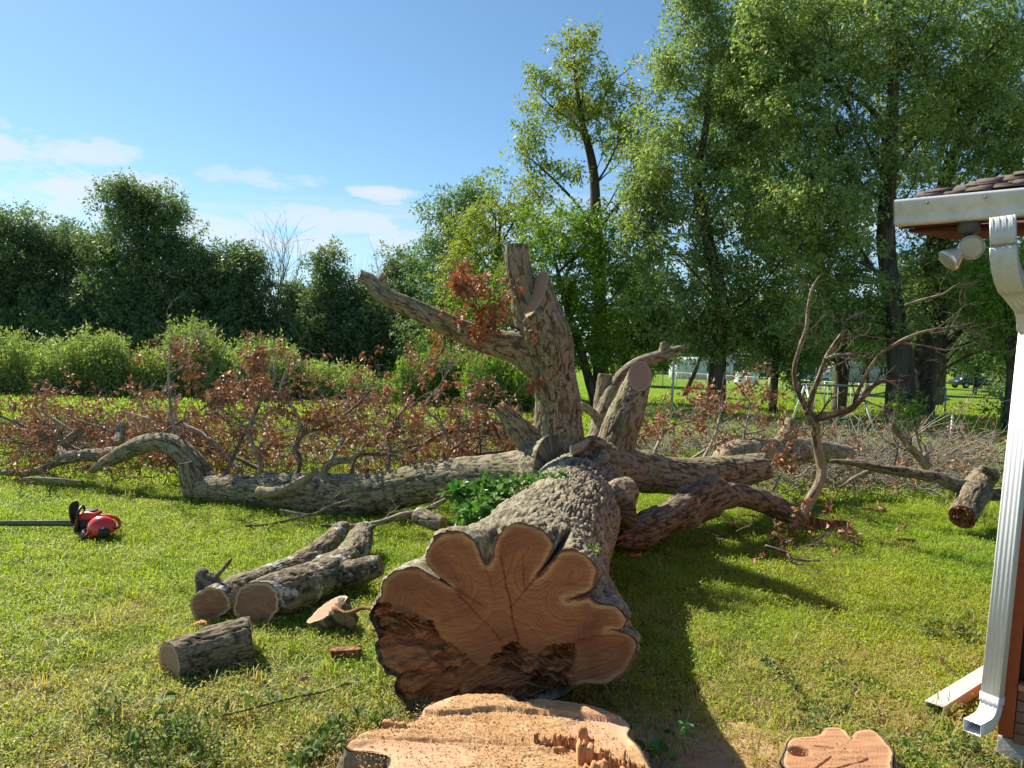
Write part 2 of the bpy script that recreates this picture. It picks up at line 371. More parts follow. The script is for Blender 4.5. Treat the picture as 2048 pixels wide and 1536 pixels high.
def mat_wood(name, sap, heart, dark, edge=(0.09, 0.055, 0.035), sapw=0.05, barkw=0.012, freq=420.0, wob=0.02, rough=0.75, stain=(0.1, 0.045, 0.03), stain_amt=0.5):
    """sawn end grain; rings follow the distance to the bark"""
    m, t, b = new_mat(name); d = attr(t, 'dist', 'Fac'); v = attr(t, 'tc')
    wn = noise(t, v, 4.5, 5, 0.6); dd = math_n(t, 'ADD', d, math_n(t, 'MULTIPLY', math_n(t, 'SUBTRACT', wn, 0.5), wob * 2.4)); dd = math_n(t, 'ADD', dd, math_n(t, 'MULTIPLY', noise(t, N2v(t, d), 14.0, 2), 0.05))
    rings = math_n(t, 'SINE', math_n(t, 'MULTIPLY', dd, freq)); rings = math_n(t, 'MULTIPLY_ADD', rings, 0.5, 0.5)
    broad = noise(t, N2v(t, dd), 38.0, 3, 0.7)
    heartc = mixcol(t, rmp(t, broad, [(0.3, 0.0), (0.7, 1.0)]), heart, dark)
    r2_ = math_n(t, 'MULTIPLY_ADD', math_n(t, 'SINE', math_n(t, 'MULTIPLY', dd, freq * 2.7)), 0.5, 0.5)
    rm = rmp(t, noise(t, v, 4.0, 3), [(0.34, 0.15), (0.66, 0.9)]); heartc = mixcol(t, math_n(t, 'MULTIPLY', rings, rm), heartc, dark); heartc = mixcol(t, math_n(t, 'MULTIPLY', r2_, 0.35), heartc, dark)
    st2 = noise(t, mapping(t, v, (5, 13, 5), rot=(0, 0, 0.5)), 1.6, 6, 0.7, 1.2); heartc = mixcol(t, rmp(t, st2, [(0.48, 0), (0.70, 0.30)]), heartc, sap)
    st = noise(t, v, 3.2, 5, 0.6, 0.8); heartc = mixcol(t, math_n(t, 'MULTIPLY', rmp(t, st, [(0.50, 0), (0.72, 1)]), stain_amt), heartc, stain)
    sn = noise(t, v, 9.0, 5, 0.65); sd_ = math_n(t, 'ADD', d, math_n(t, 'MULTIPLY', math_n(t, 'SUBTRACT', sn, 0.5), sapw * 1.9)); sd_ = math_n(t, 'ADD', sd_, math_n(t, 'MULTIPLY', math_n(t, 'SUBTRACT', noise(t, v, 2.6, 2), 0.5), sapw * 1.8))
    fs = rmp(t, math_n(t, 'DIVIDE', sd_, sapw * 2), [(0.34, 0.1), (0.62, 1)])
    c = mixcol(t, fs, sap, heartc)
    fb = rmp(t, math_n(t, 'DIVIDE', sd_, barkw * 2), [(0.3, 0), (0.5, 1)])
    c = mixcol(t, fb, edge, c)
    fine = noise(t, v, 160.0, 3, 0.7); c = mixcol(t, math_n(t, 'MULTIPLY', rmp(t, fine, [(0.35, 1), (0.6, 0)]), 0.3), c, dark)
    t.links.new(c, b.inputs['Base Color']); b.inputs['Roughness'].default_value = rough
    hh = math_n(t, 'ADD', math_n(t, 'MULTIPLY', rings, 0.25), fine); bump(t, b, hh, 0.35, 0.004)
    return m
def N2v(t, f):
    n = N(t, 'ShaderNodeCombineXYZ'); t.links.new(f, n.inputs[0]); return n.outputs[0]

def mat_leaf(name, cols, trans=0.35, rough=0.55, spec=0.25, tcol=None, posvar=None):
    m, t, b = new_mat(name); b.inputs['Specular IOR Level'].default_value = spec
    ri = N(t, 'ShaderNodeNewGeometry').outputs['Random Per Island']
    k = len(cols); c = rmp(t, ri, [(i / max(1, k - 1), q) for i, q in enumerate(cols)])
    if posvar:
        pn = noise(t, pos(t), posvar[0], 3); c = mixcol(t, rmp(t, pn, [(0.35, 0), (0.65, posvar[2])]), c, posvar[1])
    t.links.new(c, b.inputs['Base Color']); b.inputs['Roughness'].default_value = rough
    tr = N(t, 'ShaderNodeBsdfTranslucent'); tcn = mixcol(t, 1.0, c, tcol or (1.1, 1.15, 0.6), 'MULTIPLY'); t.links.new(tcn, tr.inputs['Color'])
    mx = N(t, 'ShaderNodeMixShader'); mx.inputs[0].default_value = trans
    t.links.new(b.outputs[0], mx.inputs[1]); t.links.new(tr.outputs[0], mx.inputs[2]); t.links.new(mx.outputs[0], t.nodes['Material Output'].inputs['Surface'])
    return m
def mat_plain(name, col, rough=0.5, spec=0.3, var=0.12, scale=8.0, metal=0.0, dirt=None, dirt_amt=0.0, bstr=0.0, coat=0.0):
    m, t, b = new_mat(name); p_ = N(t, 'ShaderNodeTexCoord').outputs['Object']
    n = noise(t, p_, scale, 5, 0.6); c = mixcol(t, n, tuple(x * (1 - var) for x in col), tuple(min(1, x * (1 + var)) for x in col))
    if dirt:
        dn = noise(t, p_, scale * 2.7, 6, 0.7, 0.4); c = mixcol(t, rmp(t, dn, [(0.58 - dirt_amt * .2, 0), (0.75, dirt_amt)]), c, dirt)
    t.links.new(c, b.inputs['Base Color']); b.inputs['Roughness'].default_value = rough; b.inputs['Specular IOR Level'].default_value = spec; b.inputs['Metallic'].default_value = metal
    b.inputs['Coat Weight'].default_value = coat
    if bstr: bump(t, b, noise(t, p_, scale * 5, 4), bstr, 0.004)
    return m

M = {}
M['bark'] = mat_bark('bark_limb', (0.055, 0.042, 0.028), (0.20, 0.160, 0.098), (0.46, 0.395, 0.26), moss=(0.22, 0.20, 0.08), scale=42)
M['bark_trunk'] = mat_bark('bark_trunk', (0.07, 0.056, 0.036), (0.25, 0.210, 0.13), (0.47, 0.42, 0.29), lichen=(0.40, 0.43, 0.27), lich_amt=0.03, scale=55, stretch=0.35)
M['bark_log'] = mat_bark('bark_log', (0.040, 0.030, 0.020), (0.155, 0.12, 0.073), (0.31, 0.25, 0.16), lichen=(0.46, 0.46, 0.40), lich_amt=-0.02, scale=24, stretch=0.35)
M['bark_lich'] = mat_bark('bark_lichen_log', (0.040, 0.030, 0.020), (0.16, 0.125, 0.075), (0.32, 0.265, 0.17), lichen=(0.58, 0.57, 0.50), lich_amt=0.075, scale=24, stretch=0.35)
M['bark_dead'] = mat_bark('bark_dead', (0.09, 0.068, 0.045), (0.27, 0.21, 0.13), (0.42, 0.34, 0.22), lichen=(0.50, 0.46, 0.38), lich_amt=0.04, scale=18, stretch=0.3, moss=(0.30, 0.23, 0.06))
M['bark_far'] = mat_bark('bark_far', (0.030, 0.024, 0.018), (0.075, 0.06, 0.045), (0.13, 0.105, 0.08), scale=5, stretch=0.2)
M['twig'] = mat_bark('twig', (0.05, 0.04, 0.03), (0.15, 0.12, 0.085), (0.28, 0.235, 0.17), scale=20, stretch=0.3, bstr=0.3)
M['twig_grey'] = mat_bark('twig_grey', (0.12, 0.10, 0.08), (0.30, 0.26, 0.20), (0.50, 0.45, 0.37), scale=20, stretch=0.3, bstr=0.3)
M['wood_face'] = mat_wood('wood_face', (0.60, 0.345, 0.15), (0.54, 0.24, 0.085), (0.27, 0.096, 0.036), sapw=0.034, barkw=0.013, freq=260, edge=(0.17, 0.075, 0.042), stain=(0.17, 0.05, 0.032), stain_amt=0.8)
M['wood_log'] = mat_wood('wood_log', (0.62, 0.44, 0.26), (0.42, 0.235, 0.13), (0.22, 0.10, 0.055), sapw=0.024, barkw=0.007, freq=330, stain=(0.20, 0.085, 0.05), stain_amt=0.7)
M['wood_pale'] = mat_wood('wood_pale', (0.62, 0.45, 0.28), (0.52, 0.33, 0.20), (0.36, 0.21, 0.12), sapw=0.02, barkw=0.006, freq=520, stain_amt=0.2)
# ------------------------------------------------------------------ ground
def ground_z(x, y):
    p = np.stack([np.asarray(x, float), np.asarray(y, float), 0 * np.asarray(x, float)], -1)
    return 0.025 * fbm(p * 0.55, 3, 3) + 0.012 * fbm(p * 2.3, 2, 5) - 0.02
def mk_ground():
    def axis(lo, hi, fine_lo, fine_hi, step, grow=1.25):
        a = list(np.arange(fine_lo, fine_hi + 1e-6, step)); s_ = step
        while a[-1] < hi: s_ *= grow; a.append(a[-1] + s_)
        s_ = step
        while a[0] > lo: s_ *= grow; a.insert(0, a[0] - s_)
        return np.array(a)
    xs = axis(-900, 900, -9, 9, 0.12); ys = axis(-60, 1500, 0.5, 16, 0.12)
    X, Y = np.meshgrid(xs, ys); d = np.hypot(X, Y)
    Z = ground_z(X, Y) * np.clip(1.6 - d / 60, 0, 1)
    V = np.stack([X, Y, Z], -1).reshape(-1, 3); n, m_ = X.shape; i = np.arange(n * m_).reshape(n, m_)
    F = np.stack([i[:-1, :-1], i[:-1, 1:], i[1:, 1:], i[1:, :-1]], -1).reshape(-1, 4)
    m, t, b = new_mat('lawn'); p_ = pos(t)
    a = noise(t, p_, 0.5, 5, 0.6); c = rmp(t, a, [(0.3, (0.13, 0.25, 0.022)), (0.5, (0.20, 0.32, 0.028)), (0.7, (0.27, 0.36, 0.04))])
    sy = N(t, 'ShaderNodeSeparateXYZ'); t.links.new(p_, sy.inputs[0])
    near = rmp(t, math_n(t, 'DIVIDE', sy.outputs['Y'], 40), [(0.12, 1), (0.38, 0)])
    s1 = noise(t, p_, 7.0, 6, 0.7); soil = rmp(t, s1, [(0.3, (0.07, 0.05, 0.026)), (0.7, (0.21, 0.155, 0.085))])
    c = mixcol(t, math_n(t, 'MULTIPLY', near, rmp(t, s1, [(0.36, 0.35), (0.6, 0.95)])), c, soil)
    fine = noise(t, p_, 55.0, 3, 0.7); c = mixcol(t, math_n(t, 'MULTIPLY', rmp(t, fine, [(0.3, 0.75), (0.6, 0)]), 0.7), c, (0.03, 0.045, 0.008))
    t.links.new(c, b.inputs['Base Color']); b.inputs['Roughness'].default_value = 0.95; b.inputs['Specular IOR Level'].default_value = 0.05
    bump(t, b, fine, 0.8, 0.04)
    o = build('lawn', V, [F], m); tag(o, kind='structure', label='mown green and straw coloured lawn')
    return o
mk_ground()

# ------------------------------------------------------------------ fallen oak
mw, tw_, bw_ = new_mat('rotten_wood'); qv = mapping(tw_, attr(tw_, 'tc'), (22, 22, 3)); nn = noise(tw_, qv, 1.5, 5, 0.6)
tw_.links.new(rmp(tw_, nn, [(0.3, (0.05, 0.02, 0.012)), (0.5, (0.22, 0.085, 0.035)), (0.72, (0.44, 0.24, 0.11))]), bw_.inputs['Base Color']); bw_.inputs['Roughness'].default_value = 0.85; bump(tw_, bw_, nn, 0.8, 0.02); M['rotten'] = mw
oak = thing('fallen_oak_tree', 'huge felled oak tree with lobed sawn butt facing the stump', 'tree', G(1010, 1400))
ZS, ZX, ZY = 700 / 2006, 640, 1000       # zoomed tracing -> photograph pixels
outl = [(290, 640), (330, 590), (352, 545), (362, 480), (395, 430), (450, 402), (520, 388), (570, 388), (592, 400), (700, 470), (760, 492), (690, 440), (622, 372), (606, 340), (618, 285), (655, 218), (720, 182), (800, 180), (868, 215), (910, 268), (936, 325), (962, 362), (985, 322), (996, 268), (1015, 205), (1062, 150), (1130, 128), (1212, 140), (1292, 180), (1340, 240), (1345, 275), (1325, 322), (1290, 372), (1240, 440), (1300, 380), (1362, 304), (1390, 285), (1450, 280), (1530, 310), (1580, 370), (1590, 432), (1572, 496), (1535, 525), (1480, 548), (1420, 569), (1490, 556), (1545, 548), (1600, 590), (1680, 602), (1738, 642), (1756, 690), (1735, 732), (1690, 740), (1640, 744), (1690, 752), (1745, 760), (1800, 792), (1815, 852), (1795, 930), (1750, 990), (1690, 1030), (1640, 1046), (1560, 1052), (1490, 1062), (1440, 1090), (1400, 1120), (1340, 1145), (1250, 1165), (1130, 1176), (1000, 1178), (850, 1186), (700, 1200), (570, 1195), (500, 1178), (450, 1122), (422, 1070), (436, 1022), (385, 992), (348, 942), (326, 880), (320, 825), (338, 800), (316, 740), (296, 690)]
FC = P(1005, 1235, 4.12)                   # centre of the sawn face
AX = nrm(P(1166, 960, 8.5) - FC)           # axis of the trunk
FE1 = nrm(np.cross(AX, (0, 0, 1))); FE2 = np.cross(FE1, AX)   # right, up in the face plane
def to_face(px, py):
    d = ray(px, py); t_ = np.dot(FC - CAMP, AX) / np.dot(d, AX); q = CAMP + d * t_ - FC
    return np.dot(q, FE1), np.dot(q, FE2)
OUT = np.array([to_face(ZX + x * ZS, ZY + y * ZS) for x, y in outl])
OUTr, _ = spline(np.c_[np.vstack([OUT, OUT[:1]]), np.zeros(len(OUT) + 1)], np.zeros(len(OUT) + 1), 0.012); OUTr = OUTr[:, :2]
def polar_r(poly, th):
    """outermost radius of the outline in each direction"""
    a, b = poly, np.roll(poly, -1, 0); r = np.zeros(len(th))
    for k, t_ in enumerate(th):
        d = np.array([math.cos(t_), math.sin(t_)]); n_ = np.array([-d[1], d[0]])
        sa, sb = a @ n_, b @ n_; hit = (sa <= 0) != (sb <= 0)
        if hit.any():
            w_ = sa[hit] / (sa[hit] - sb[hit]); q = a[hit] + (b[hit] - a[hit]) * w_[:, None]; r[k] = max(0.02, (q @ d).max())
    return r
NT = 450
TH = np.arange(NT) / NT * 2 * np.pi
R_OUT = polar_r(OUTr, TH)
R_OUT = np.where(R_OUT < 0.05, 0.4, R_OUT); _q = np.stack([np.cos(TH), np.sin(TH), 0 * TH], -1)
R_OUT = R_OUT + 0.008 * vnoise(_q * 22, 12) + 0.006 * vnoise(_q * 55, 13)
def seg_dist(Q, poly):
    a = poly; b = np.roll(poly, -1, 0); best = np.full(len(Q), 9.0)
    for i in range(len(a)):
        ab = b[i] - a[i]; L = ab @ ab + 1e-12; t_ = np.clip(((Q - a[i]) @ ab) / L, 0, 1)
        best = np.minimum(best, np.linalg.norm(Q - a[i] - t_[:, None] * ab, axis=1))
    return best
def zoomxy(x2, y2):
    """face plane coordinates -> zoomed tracing coordinates"""
    q = FC + x2[:, None] * FE1 + y2[:, None] * FE2 - CAMP
    X = q @ RGT; Y = q @ UPV; Z = q @ FWD
    return ((1024 + F_PX * X / Z) - ZX) / ZS, ((768 - F_PX * Y / Z) - ZY) / ZS

def trunk_mesh():
    L = 4.5; ns = 310; s = np.linspace(0, 1, ns) ** 1.1 * L
    C = FC + AX * s[:, None] + A(0, 0, -0.05) * (np.sin(s / L * np.pi))[:, None] + A(0, 0, -0.05) * (s / L)[:, None]
    th = TH; ct, sn = np.cos(th), np.sin(th)
    rbig = R_OUT
    ang_s = np.convolve(np.concatenate([rbig[-30:], rbig, rbig[:30]]), np.ones(61) / 61, 'same')[30:-30]
    f1 = sstep(0.0, 0.7, s)[:, None]; f2 = sstep(0.05, 1.25, s)[:, None]
    rad_end = (0.465 + 0.0 * s)[:, None] * (1 + 0.05 * np.cos(2 * th + 0.6)[None])
    R = (rbig[None] * (1 - f1) + ang_s[None] * f1) * (1 - f2) + rad_end * f2
    R = R * (1 - 0.08 * sstep(2.6, 4.4, s)[:, None])
    lc = np.stack([R * ct, R * sn, np.repeat(s[:, None], NT, 1)], -1)
    # chunky scaly bark low on the trunk
    q = lc * A(1, 1, 0.26)
    h1 = np.abs(vnoise(q * 33 + 0.6 * fbm(q * 9, 2, 31)[..., None], 21)); h2 = np.abs(vnoise(q * 61, 22)); h3 = vnoise(lc * 75, 23)
    bh = np.clip(h1 * 2.6, 0, 1) * 0.6 + np.clip(h2 * 2, 0, 1) * 0.3 + 0.12 * h3
    edge = sstep(0.0, 0.05, s)[:, None]
    R = R + (0.026 * (bh - 0.5) + 0.022 * fbm(lc * 2.5, 3, 40)) * (0.25 + 0.75 * edge)
    V = C[:, None, :] + (FE1 * ct[:, None] + FE2 * sn[:, None])[None] * R[..., None]
    i = np.arange(ns * NT).reshape(ns, NT); j = np.roll(np.arange(NT), -1)
    F = np.stack([i[:-1], i[:-1][:, j], i[1:][:, j], i[1:]], -1).reshape(-1, 4)
    V = V.reshape(-1, 3); e = len(V); V = np.vstack([V, C[-1:] + AX * 0.2]); F3 = np.stack([np.full(NT, e), i[-1], i[-1][j]], -1)
    lc = np.vstack([lc.reshape(-1, 3), [[0, 0, L]]]); bh = np.append(bh.ravel(), 0.5)
    return build('trunk', V, [F, F3], M['bark_trunk'], oak, dict(tc=lc, bh=bh))
trunk = trunk_mesh()

def mat_face():
    """sawn wood above, torn wood below: one timber, its grain laid bare in two ways (attribute torn)"""
    m = M['wood_face']; t = m.node_tree; b = t.nodes['Principled BSDF']
    base = b.inputs['Base Color'].links[0].from_socket
    v = attr(t, 'tc'); tn = attr(t, 'torn', 'Fac')
    q = mapping(t, v, (6, 34, 14), rot=(0, 0, 0.36)); n = noise(t, q, 1.0, 6, 0.65, 0.5)
    c = rmp(t, n, [(0.30, (0.11, 0.034, 0.017)), (0.44, (0.32, 0.11, 0.044)), (0.57, (0.52, 0.22, 0.085)), (0.70, (0.66, 0.37, 0.16))])
    sw = noise(t, mapping(t, v, (2.2, 75, 1), rot=(0, 0, 0.28)), 1.0, 4, 0.7); base = mixcol(t, rmp(t, sw, [(0.36, 0.45), (0.54, 0.0)]), base, (0.20, 0.08, 0.04))
    big = noise(t, v, 1.7, 3, 0.5); base = mixcol(t, rmp(t, big, [(0.46, 0), (0.64, 0.5)]), base, (0.24, 0.09, 0.045))
    c2 = mixcol(t, tn, base, c); t.links.new(c2, b.inputs['Base Color'])
    nb = b.inputs['Normal'].links[0].from_node
    hh = math_n(t, 'ADD', nb.inputs['Height'].links[0].from_socket, math_n(t, 'MULTIPLY', math_n(t, 'MULTIPLY', n, tn), 6.0)); t.links.new(hh, nb.inputs['Height'])
mat_face()
def poly_in(x, y, poly):
    c = np.zeros(len(x), bool); j = len(poly) - 1
    for i in range(len(poly)):
        xi, yi = poly[i]; xj, yj = poly[j]
        c ^= ((yi > y) != (yj > y)) & (x < (xj - xi) * (y - yi) / (yj - yi + 1e-9) + xi); j = i
    return c
def softpoly(x, y, poly, w_):
    """1 inside, falling to 0 over w_ (tracing units)"""
    Q = np.stack([x, y], 1); d = seg_dist(Q, np.array(poly, float)); ins = poly_in(x, y, poly)
    return np.where(ins, np.clip(d / w_, 0, 1), 0)
def face_mesh():
    nr = 125; rho = (np.arange(1, nr + 1) / nr) ** 0.85
    rr = rho[:, None] * R_OUT[None]; x = (rr * np.cos(TH)).ravel(); y = (rr * np.sin(TH)).ravel()
    zx, zy = zoomxy(x, y)
    bx = [250, 300, 400, 500, 640, 700, 800, 940, 1000, 1060, 1130, 1180, 1240, 1310, 1460, 1500, 1700, 1900]; by = [585, 590, 598, 630, 700, 775, 855, 948, 880, 838, 805, 850, 875, 845, 822, 800, 755, 735]
    wob = 16 * vnoise(np.stack([zx / 55, zy / 55, 0 * zx], -1), 60) + 9 * vnoise(np.stack([zx / 17, zy / 23, 0 * zx], -1), 65)
    below = zy + wob - np.interp(zx, bx, by)
    low = sstep(-2, 16, below)
    lobe6 = sstep(1425, 1470, zx + wob * .6)
    torn = low * (1 - lobe6)
    lA = softpoly(zx, zy, [(325, 860), (420, 850), (560, 860), (660, 940), (700, 985), (600, 1000), (440, 1020), (300, 1010), (280, 860)], 18)
    lB = softpoly(zx, zy, [(390, 1030), (620, 1010), (760, 1010), (800, 1080), (700, 1230), (420, 1250), (380, 1100)], 18)
    lC = softpoly(zx, zy, [(790, 955), (950, 965), (1215, 1045), (1150, 1120), (1060, 1125), (900, 1100), (760, 1060)], 14)
    flat = np.maximum(np.maximum(lA, lB), lC)
    fib = (zx * 0.35 + zy * 0.94); al = zx * 0.94 - zy * 0.35
    n1 = np.abs(vnoise(np.stack([al / 150, fib / 24, 0 * zx], -1), 61)); n2 = vnoise(np.stack([al / 55, fib / 11, 0 * zx], -1), 62); n3 = vnoise(np.stack([zx / 120, zy / 60, 0 * zx], -1), 63)
    # stepped torn layers, each set further in towards the middle
    step = np.floor((fib + 18 * n3 + 9 * n2) / 44) ; sh = vnoise(np.stack([step * 1.7, al / 130, 0 * zx], -1), 64)
    rec = 0.105 + 0.085 * sh + 0.04 * n1 + 0.02 * n2
    cav = softpoly(zx, zy, [(1295, 850), (1460, 830), (1470, 960), (1420, 945), (1320, 925)], 24)
    cav2 = softpoly(zx, zy, [(640, 700), (700, 770), (690, 830), (590, 800), (470, 765), (480, 740)], 22)
    hole = softpoly(zx, zy, [(1090, 1130), (1240, 1055), (1500, 1110), (1490, 1230), (1090, 1230)], 30)
    dep = torn * (rec * (1 - flat) + flat * (0.010 + 0.02 * lB + 0.055 * lC + 0.004 * n2))
    dep += cav * 0.22 * torn + cav2 * 0.10 * torn + hole * 0.25 * torn
    ledge = softpoly(zx, zy, [(370, 610), (450, 600), (640, 690), (600, 715), (470, 680), (380, 650)], 16); dep -= ledge * 0.085
    dep += 0.02 * low * lobe6
    # two drying cracks and faint saw marks on the sawn wood
    def crack(x0, y0, x1, y1, wd, dp):
        d_ = np.array([x1 - x0, y1 - y0], float); L = np.hypot(*d_); d_ /= L; u_ = (zx - x0) * d_[0] + (zy - y0) * d_[1]; v_ = -(zx - x0) * d_[1] + (zy - y0) * d_[0] + 5 * vnoise(np.stack([u_ / 60, 0 * u_, 0 * u_], -1), 66)
        return dp * np.exp(-(v_ / wd) ** 2) * ((u_ > 0) & (u_ < L))
    dep += (crack(1035, 320, 1135, 800, 3.2, 0.016) + crack(790, 535, 1045, 800, 3.2, 0.014) + crack(1160, 300, 1175, 520, 2.6, .008) + crack(700, 300, 800, 460, 2.6, .008) + crack(1400, 400, 1520, 350, 2.6, .008) + crack(480, 500, 640, 600, 2.6, .008) + crack(1560, 900, 1760, 820, 2.6, .008) + crack(1230, 480, 1330, 420, 2.4, .007)) * (1 - torn)
    dep += (1 - torn) * 0.0035 * vnoise(np.stack([(zx * .3 + zy) / 9, (zx - zy * .3) / 260, 0 * zx], -1), 67)
    rim = np.repeat(sstep(0.94, 1.0, rho)[:, None], NT, 1).ravel(); dep = dep * (1 - 0.75 * rim * (1 - .8 * torn)) + 0.004 * rim
    dist = seg_dist(np.stack([x, y], 1), OUTr)
    V = FC + x[:, None] * FE1 + y[:, None] * FE2 + AX * (dep - 0.012)[:, None]
    V = np.vstack([[FC + AX * (dep[:NT].mean() - .012)], V]); dist = np.append(dist[:NT].mean(), dist); tcv = np.vstack([[0, 0, 0], np.stack([x, y, dep * 3], -1)])
    tr_ = torn * (1 - np.clip(flat * 1.0, 0, .95)) * (1 - ledge * 0.9); tr_ = np.append(tr_[:NT].mean(), tr_)
    i = 1 + np.arange(nr * NT).reshape(nr, NT); j = np.roll(np.arange(NT), -1)
    F3 = np.stack([np.zeros(NT, int), i[0][j], i[0]], -1)
    F4 = np.stack([i[:-1], i[:-1][:, j], i[1:][:, j], i[1:]], -1).reshape(-1, 4)
    return build('cut_face', V, [F3, F4], M['wood_face'], oak, dict(dist=dist, tc=tcv, torn=tr_))
fo = face_mesh()
rs = np.random.default_rng(8)                # torn strips of wood standing out of the break
for k in range(70):
    u = rs.uniform(0, 1); zx_ = 640 + 800 * u; zy_ = 790 + 230 * u + rs.normal(0, 45)
    if k < 16: zx_, zy_ = rs.uniform(330, 640), rs.uniform(700, 800)
    x_, y_ = to_face(ZX + zx_ * ZS, ZY + zy_ * ZS); c = FC + FE1 * x_ + FE2 * y_ + AX * rs.uniform(.05, .13)
    a_ = -0.36 + rs.normal(0, .12); d = FE1 * math.cos(a_) + FE2 * math.sin(a_) - AX * rs.normal(.05, .16); d = nrm(d); L_ = rs.uniform(.06, .2)
    t_ = tube([c - d * L_ / 2, c + rs.normal(0, .006, 3), c + d * L_ / 2], [.004, rs.uniform(.007, .017), .003], sides=5, seg=.04, seed=k)
    build('splinter', t_['V'], [t_['F3'], t_['F4']], M['rotten'], fo, dict(tc=t_['tc'] * A(1, 1, 1) + k, bh=t_['bh']), smooth=False)

SEED = [100]
def limb(pts, parent=None, name='limb', mat='bark', bark=0.022, bscale=11.0, sides=84, seg=0.022,  cut=None, cutmat='wood_log', lump=0.12, seed=None, tilt=None, rough_end=0.0, cutr=1.0):
    """pts: (px, py, depth, half width in photo pixels)"""
    SEED[0] += 1; sd_ = seed or SEED[0]
    Q = np.array([P(a, b, c) for a, b, c, r in pts]); R = np.array([r * S(c) for a, b, c, r in pts])
    sides = int(sides * 1.25); bscale = 23 + bscale * .8; bark = bark * .62
    e1 = nrm(Q[-1] - Q[-2])
    t_ = tube(Q, R, sides=sides, seg=seg, bark=bark, bscale=bscale, seed=sd_, lump=lump, rough_end=rough_end, caps='start' if cut else True, n1=None if tilt is None else nrm(e1 + np.asarray(tilt)))
    o = build(name, t_['V'], [t_['F3'], t_['F4']], M[mat], parent or oak, dict(tc=t_['tc'], bh=t_['bh']))
    if cut: ring_cap(t_['ring1'], t_['T'][-1] if tilt is None else nrm(t_['T'][-1] + np.asarray(tilt)), M[cutmat], 'cut_end', o, seed=sd_, rough=rough_end * .3)
    return o, t_

# the upright main limb and its side limb
up, up_t = limb([(1136, 985, 8.75, 74), (1118, 915, 8.75, 57), (1117, 855, 8.75, 48), (1115, 795, 8.74, 45), (1100, 735, 8.72, 50), (1082, 682, 8.7, 46), (1064, 632, 8.68, 38), (1049, 582, 8.66, 29), (1038, 538, 8.65, 24), (1034, 508, 8.64, 22), (1033, 490, 8.64, 21)], sides=130, seg=0.017, bark=0.030, bscale=9.5, cut=True)
limb([(1108, 775, 8.66, 26), (1104, 725, 8.62, 41), (1096, 680, 8.58, 44), (1085, 640, 8.52, 41), (1076, 605, 8.47, 37), (1071, 588, 8.45, 34)], bark=0.028, bscale=9.5, cut=True, cutmat='wood_pale', tilt=(-1.5, -1.0, 0.0), sides=110, seg=0.018)
limb([(1075, 718, 8.7, 40), (1035, 697, 8.65, 31), (985, 685, 8.6, 25), (925, 663, 8.5, 22), (865, 635, 8.4, 19), (810, 610, 8.35, 17), (775, 595, 8.3, 17), (757, 582, 8.3, 17), (740, 562, 8.3, 16), (724, 553, 8.3, 13)], cut=True, rough_end=0.04, bark=0.018, bscale=14, sides=72)
limb([(775, 588, 8.3, 10), (762, 566, 8.3, 10), (768, 549, 8.3, 7)], bark=0.01, bscale=18, sides=30, cut=True)
limb([(1075, 895, 8.7, 34), (1040, 862, 8.62, 24), (1015, 832, 8.58, 17), (998, 814, 8.55, 14)], cut=True, rough_end=0.06, bark=0.02, cutmat='wood_log')
# knotted burl at the crotch
cb = P(1180, 905, 8.05); burl_pts = [cb + A(math.cos(a) * 0.15, 0.06 * math.sin(a * 2), math.sin(a) * 0.10) for a in np.linspace(0, 2 * np.pi, 13)]
tb = tube(burl_pts, [0.062 + 0.018 * math.sin(3 * a) for a in range(13)], sides=40, seg=0.02, bark=0.02, bscale=16, seed=77, lump=0.25)
build('burl', tb['V'], [tb['F3'], tb['F4']], M['bark'], oak, dict(tc=tb['tc'], bh=tb['bh']))
# limbs at the right of the crotch
limb([(1195, 985, 8.9, 50), (1222, 915, 8.9, 42), (1240, 862, 8.9, 38), (1257, 815, 8.9, 31), (1272, 775, 8.9, 27), (1280, 752, 8.9, 26)], cut=True, cutmat='wood_pale', tilt=(0.0, -1.2, 0), bark=0.026)
limb([(1190, 950, 9.3, 40), (1195, 900, 9.5, 30), (1205, 850, 9.6, 22), (1218, 800, 9.7, 17), (1243, 757, 9.7, 15), (1275, 728, 9.7, 14), (1318, 712, 9.7, 12), (1345, 703, 9.7, 10), (1370, 694, 9.7, 5)], bark=0.014, bscale=16, sides=56, rough_end=0.05, cut=True)
limb([(1322, 712, 9.7, 10), (1328, 695, 9.7, 8), (1326, 684, 9.7, 6)], bark=0.01, sides=26, bscale=18)
limb([(1200, 870, 9.7, 20), (1203, 810, 9.8, 16), (1208, 770, 9.8, 14), (1211, 748, 9.8, 13)], bark=0.014, bscale=16, sides=50, cut=True)
limb([(1205, 845, 9.6, 12), (1180, 822, 9.6, 8), (1160, 808, 9.6, 5)], bark=0.008, bscale=18, sides=26)
# heavy limb lying to the right, sawn off
limb([(1180, 935, 8.6, 60), (1240, 938, 8.9, 46), (1310, 948, 9.2, 38), (1385, 953, 9.4, 36), (1460, 945, 9.5, 34), (1510, 936, 9.5, 31), (1541, 930, 9.45, 27)], cut=True, bark=0.026, bscale=10, sides=110, seg=0.02)
limb([(1435, 935, 9.7, 22), (1470, 912, 10.3, 30), (1530, 905, 11.0, 28), (1580, 900, 11.4, 26), (1640, 903, 11.6, 22), (1700, 910, 11.7, 16)], bark=0.02, mat='bark_dead', sides=64)
limb([(1560, 905, 11.2, 26), (1572, 880, 11.2, 20), (1583, 855, 11.2, 16), (1588, 838, 11.2, 15)], bark=0.014, mat='bark_dead', sides=50, cut=True)
limb([(1225, 1020, 7.2, 42), (1245, 985, 7.4, 28), (1252, 965, 7.5, 14)], bark=0.018, sides=60, lump=0.3)
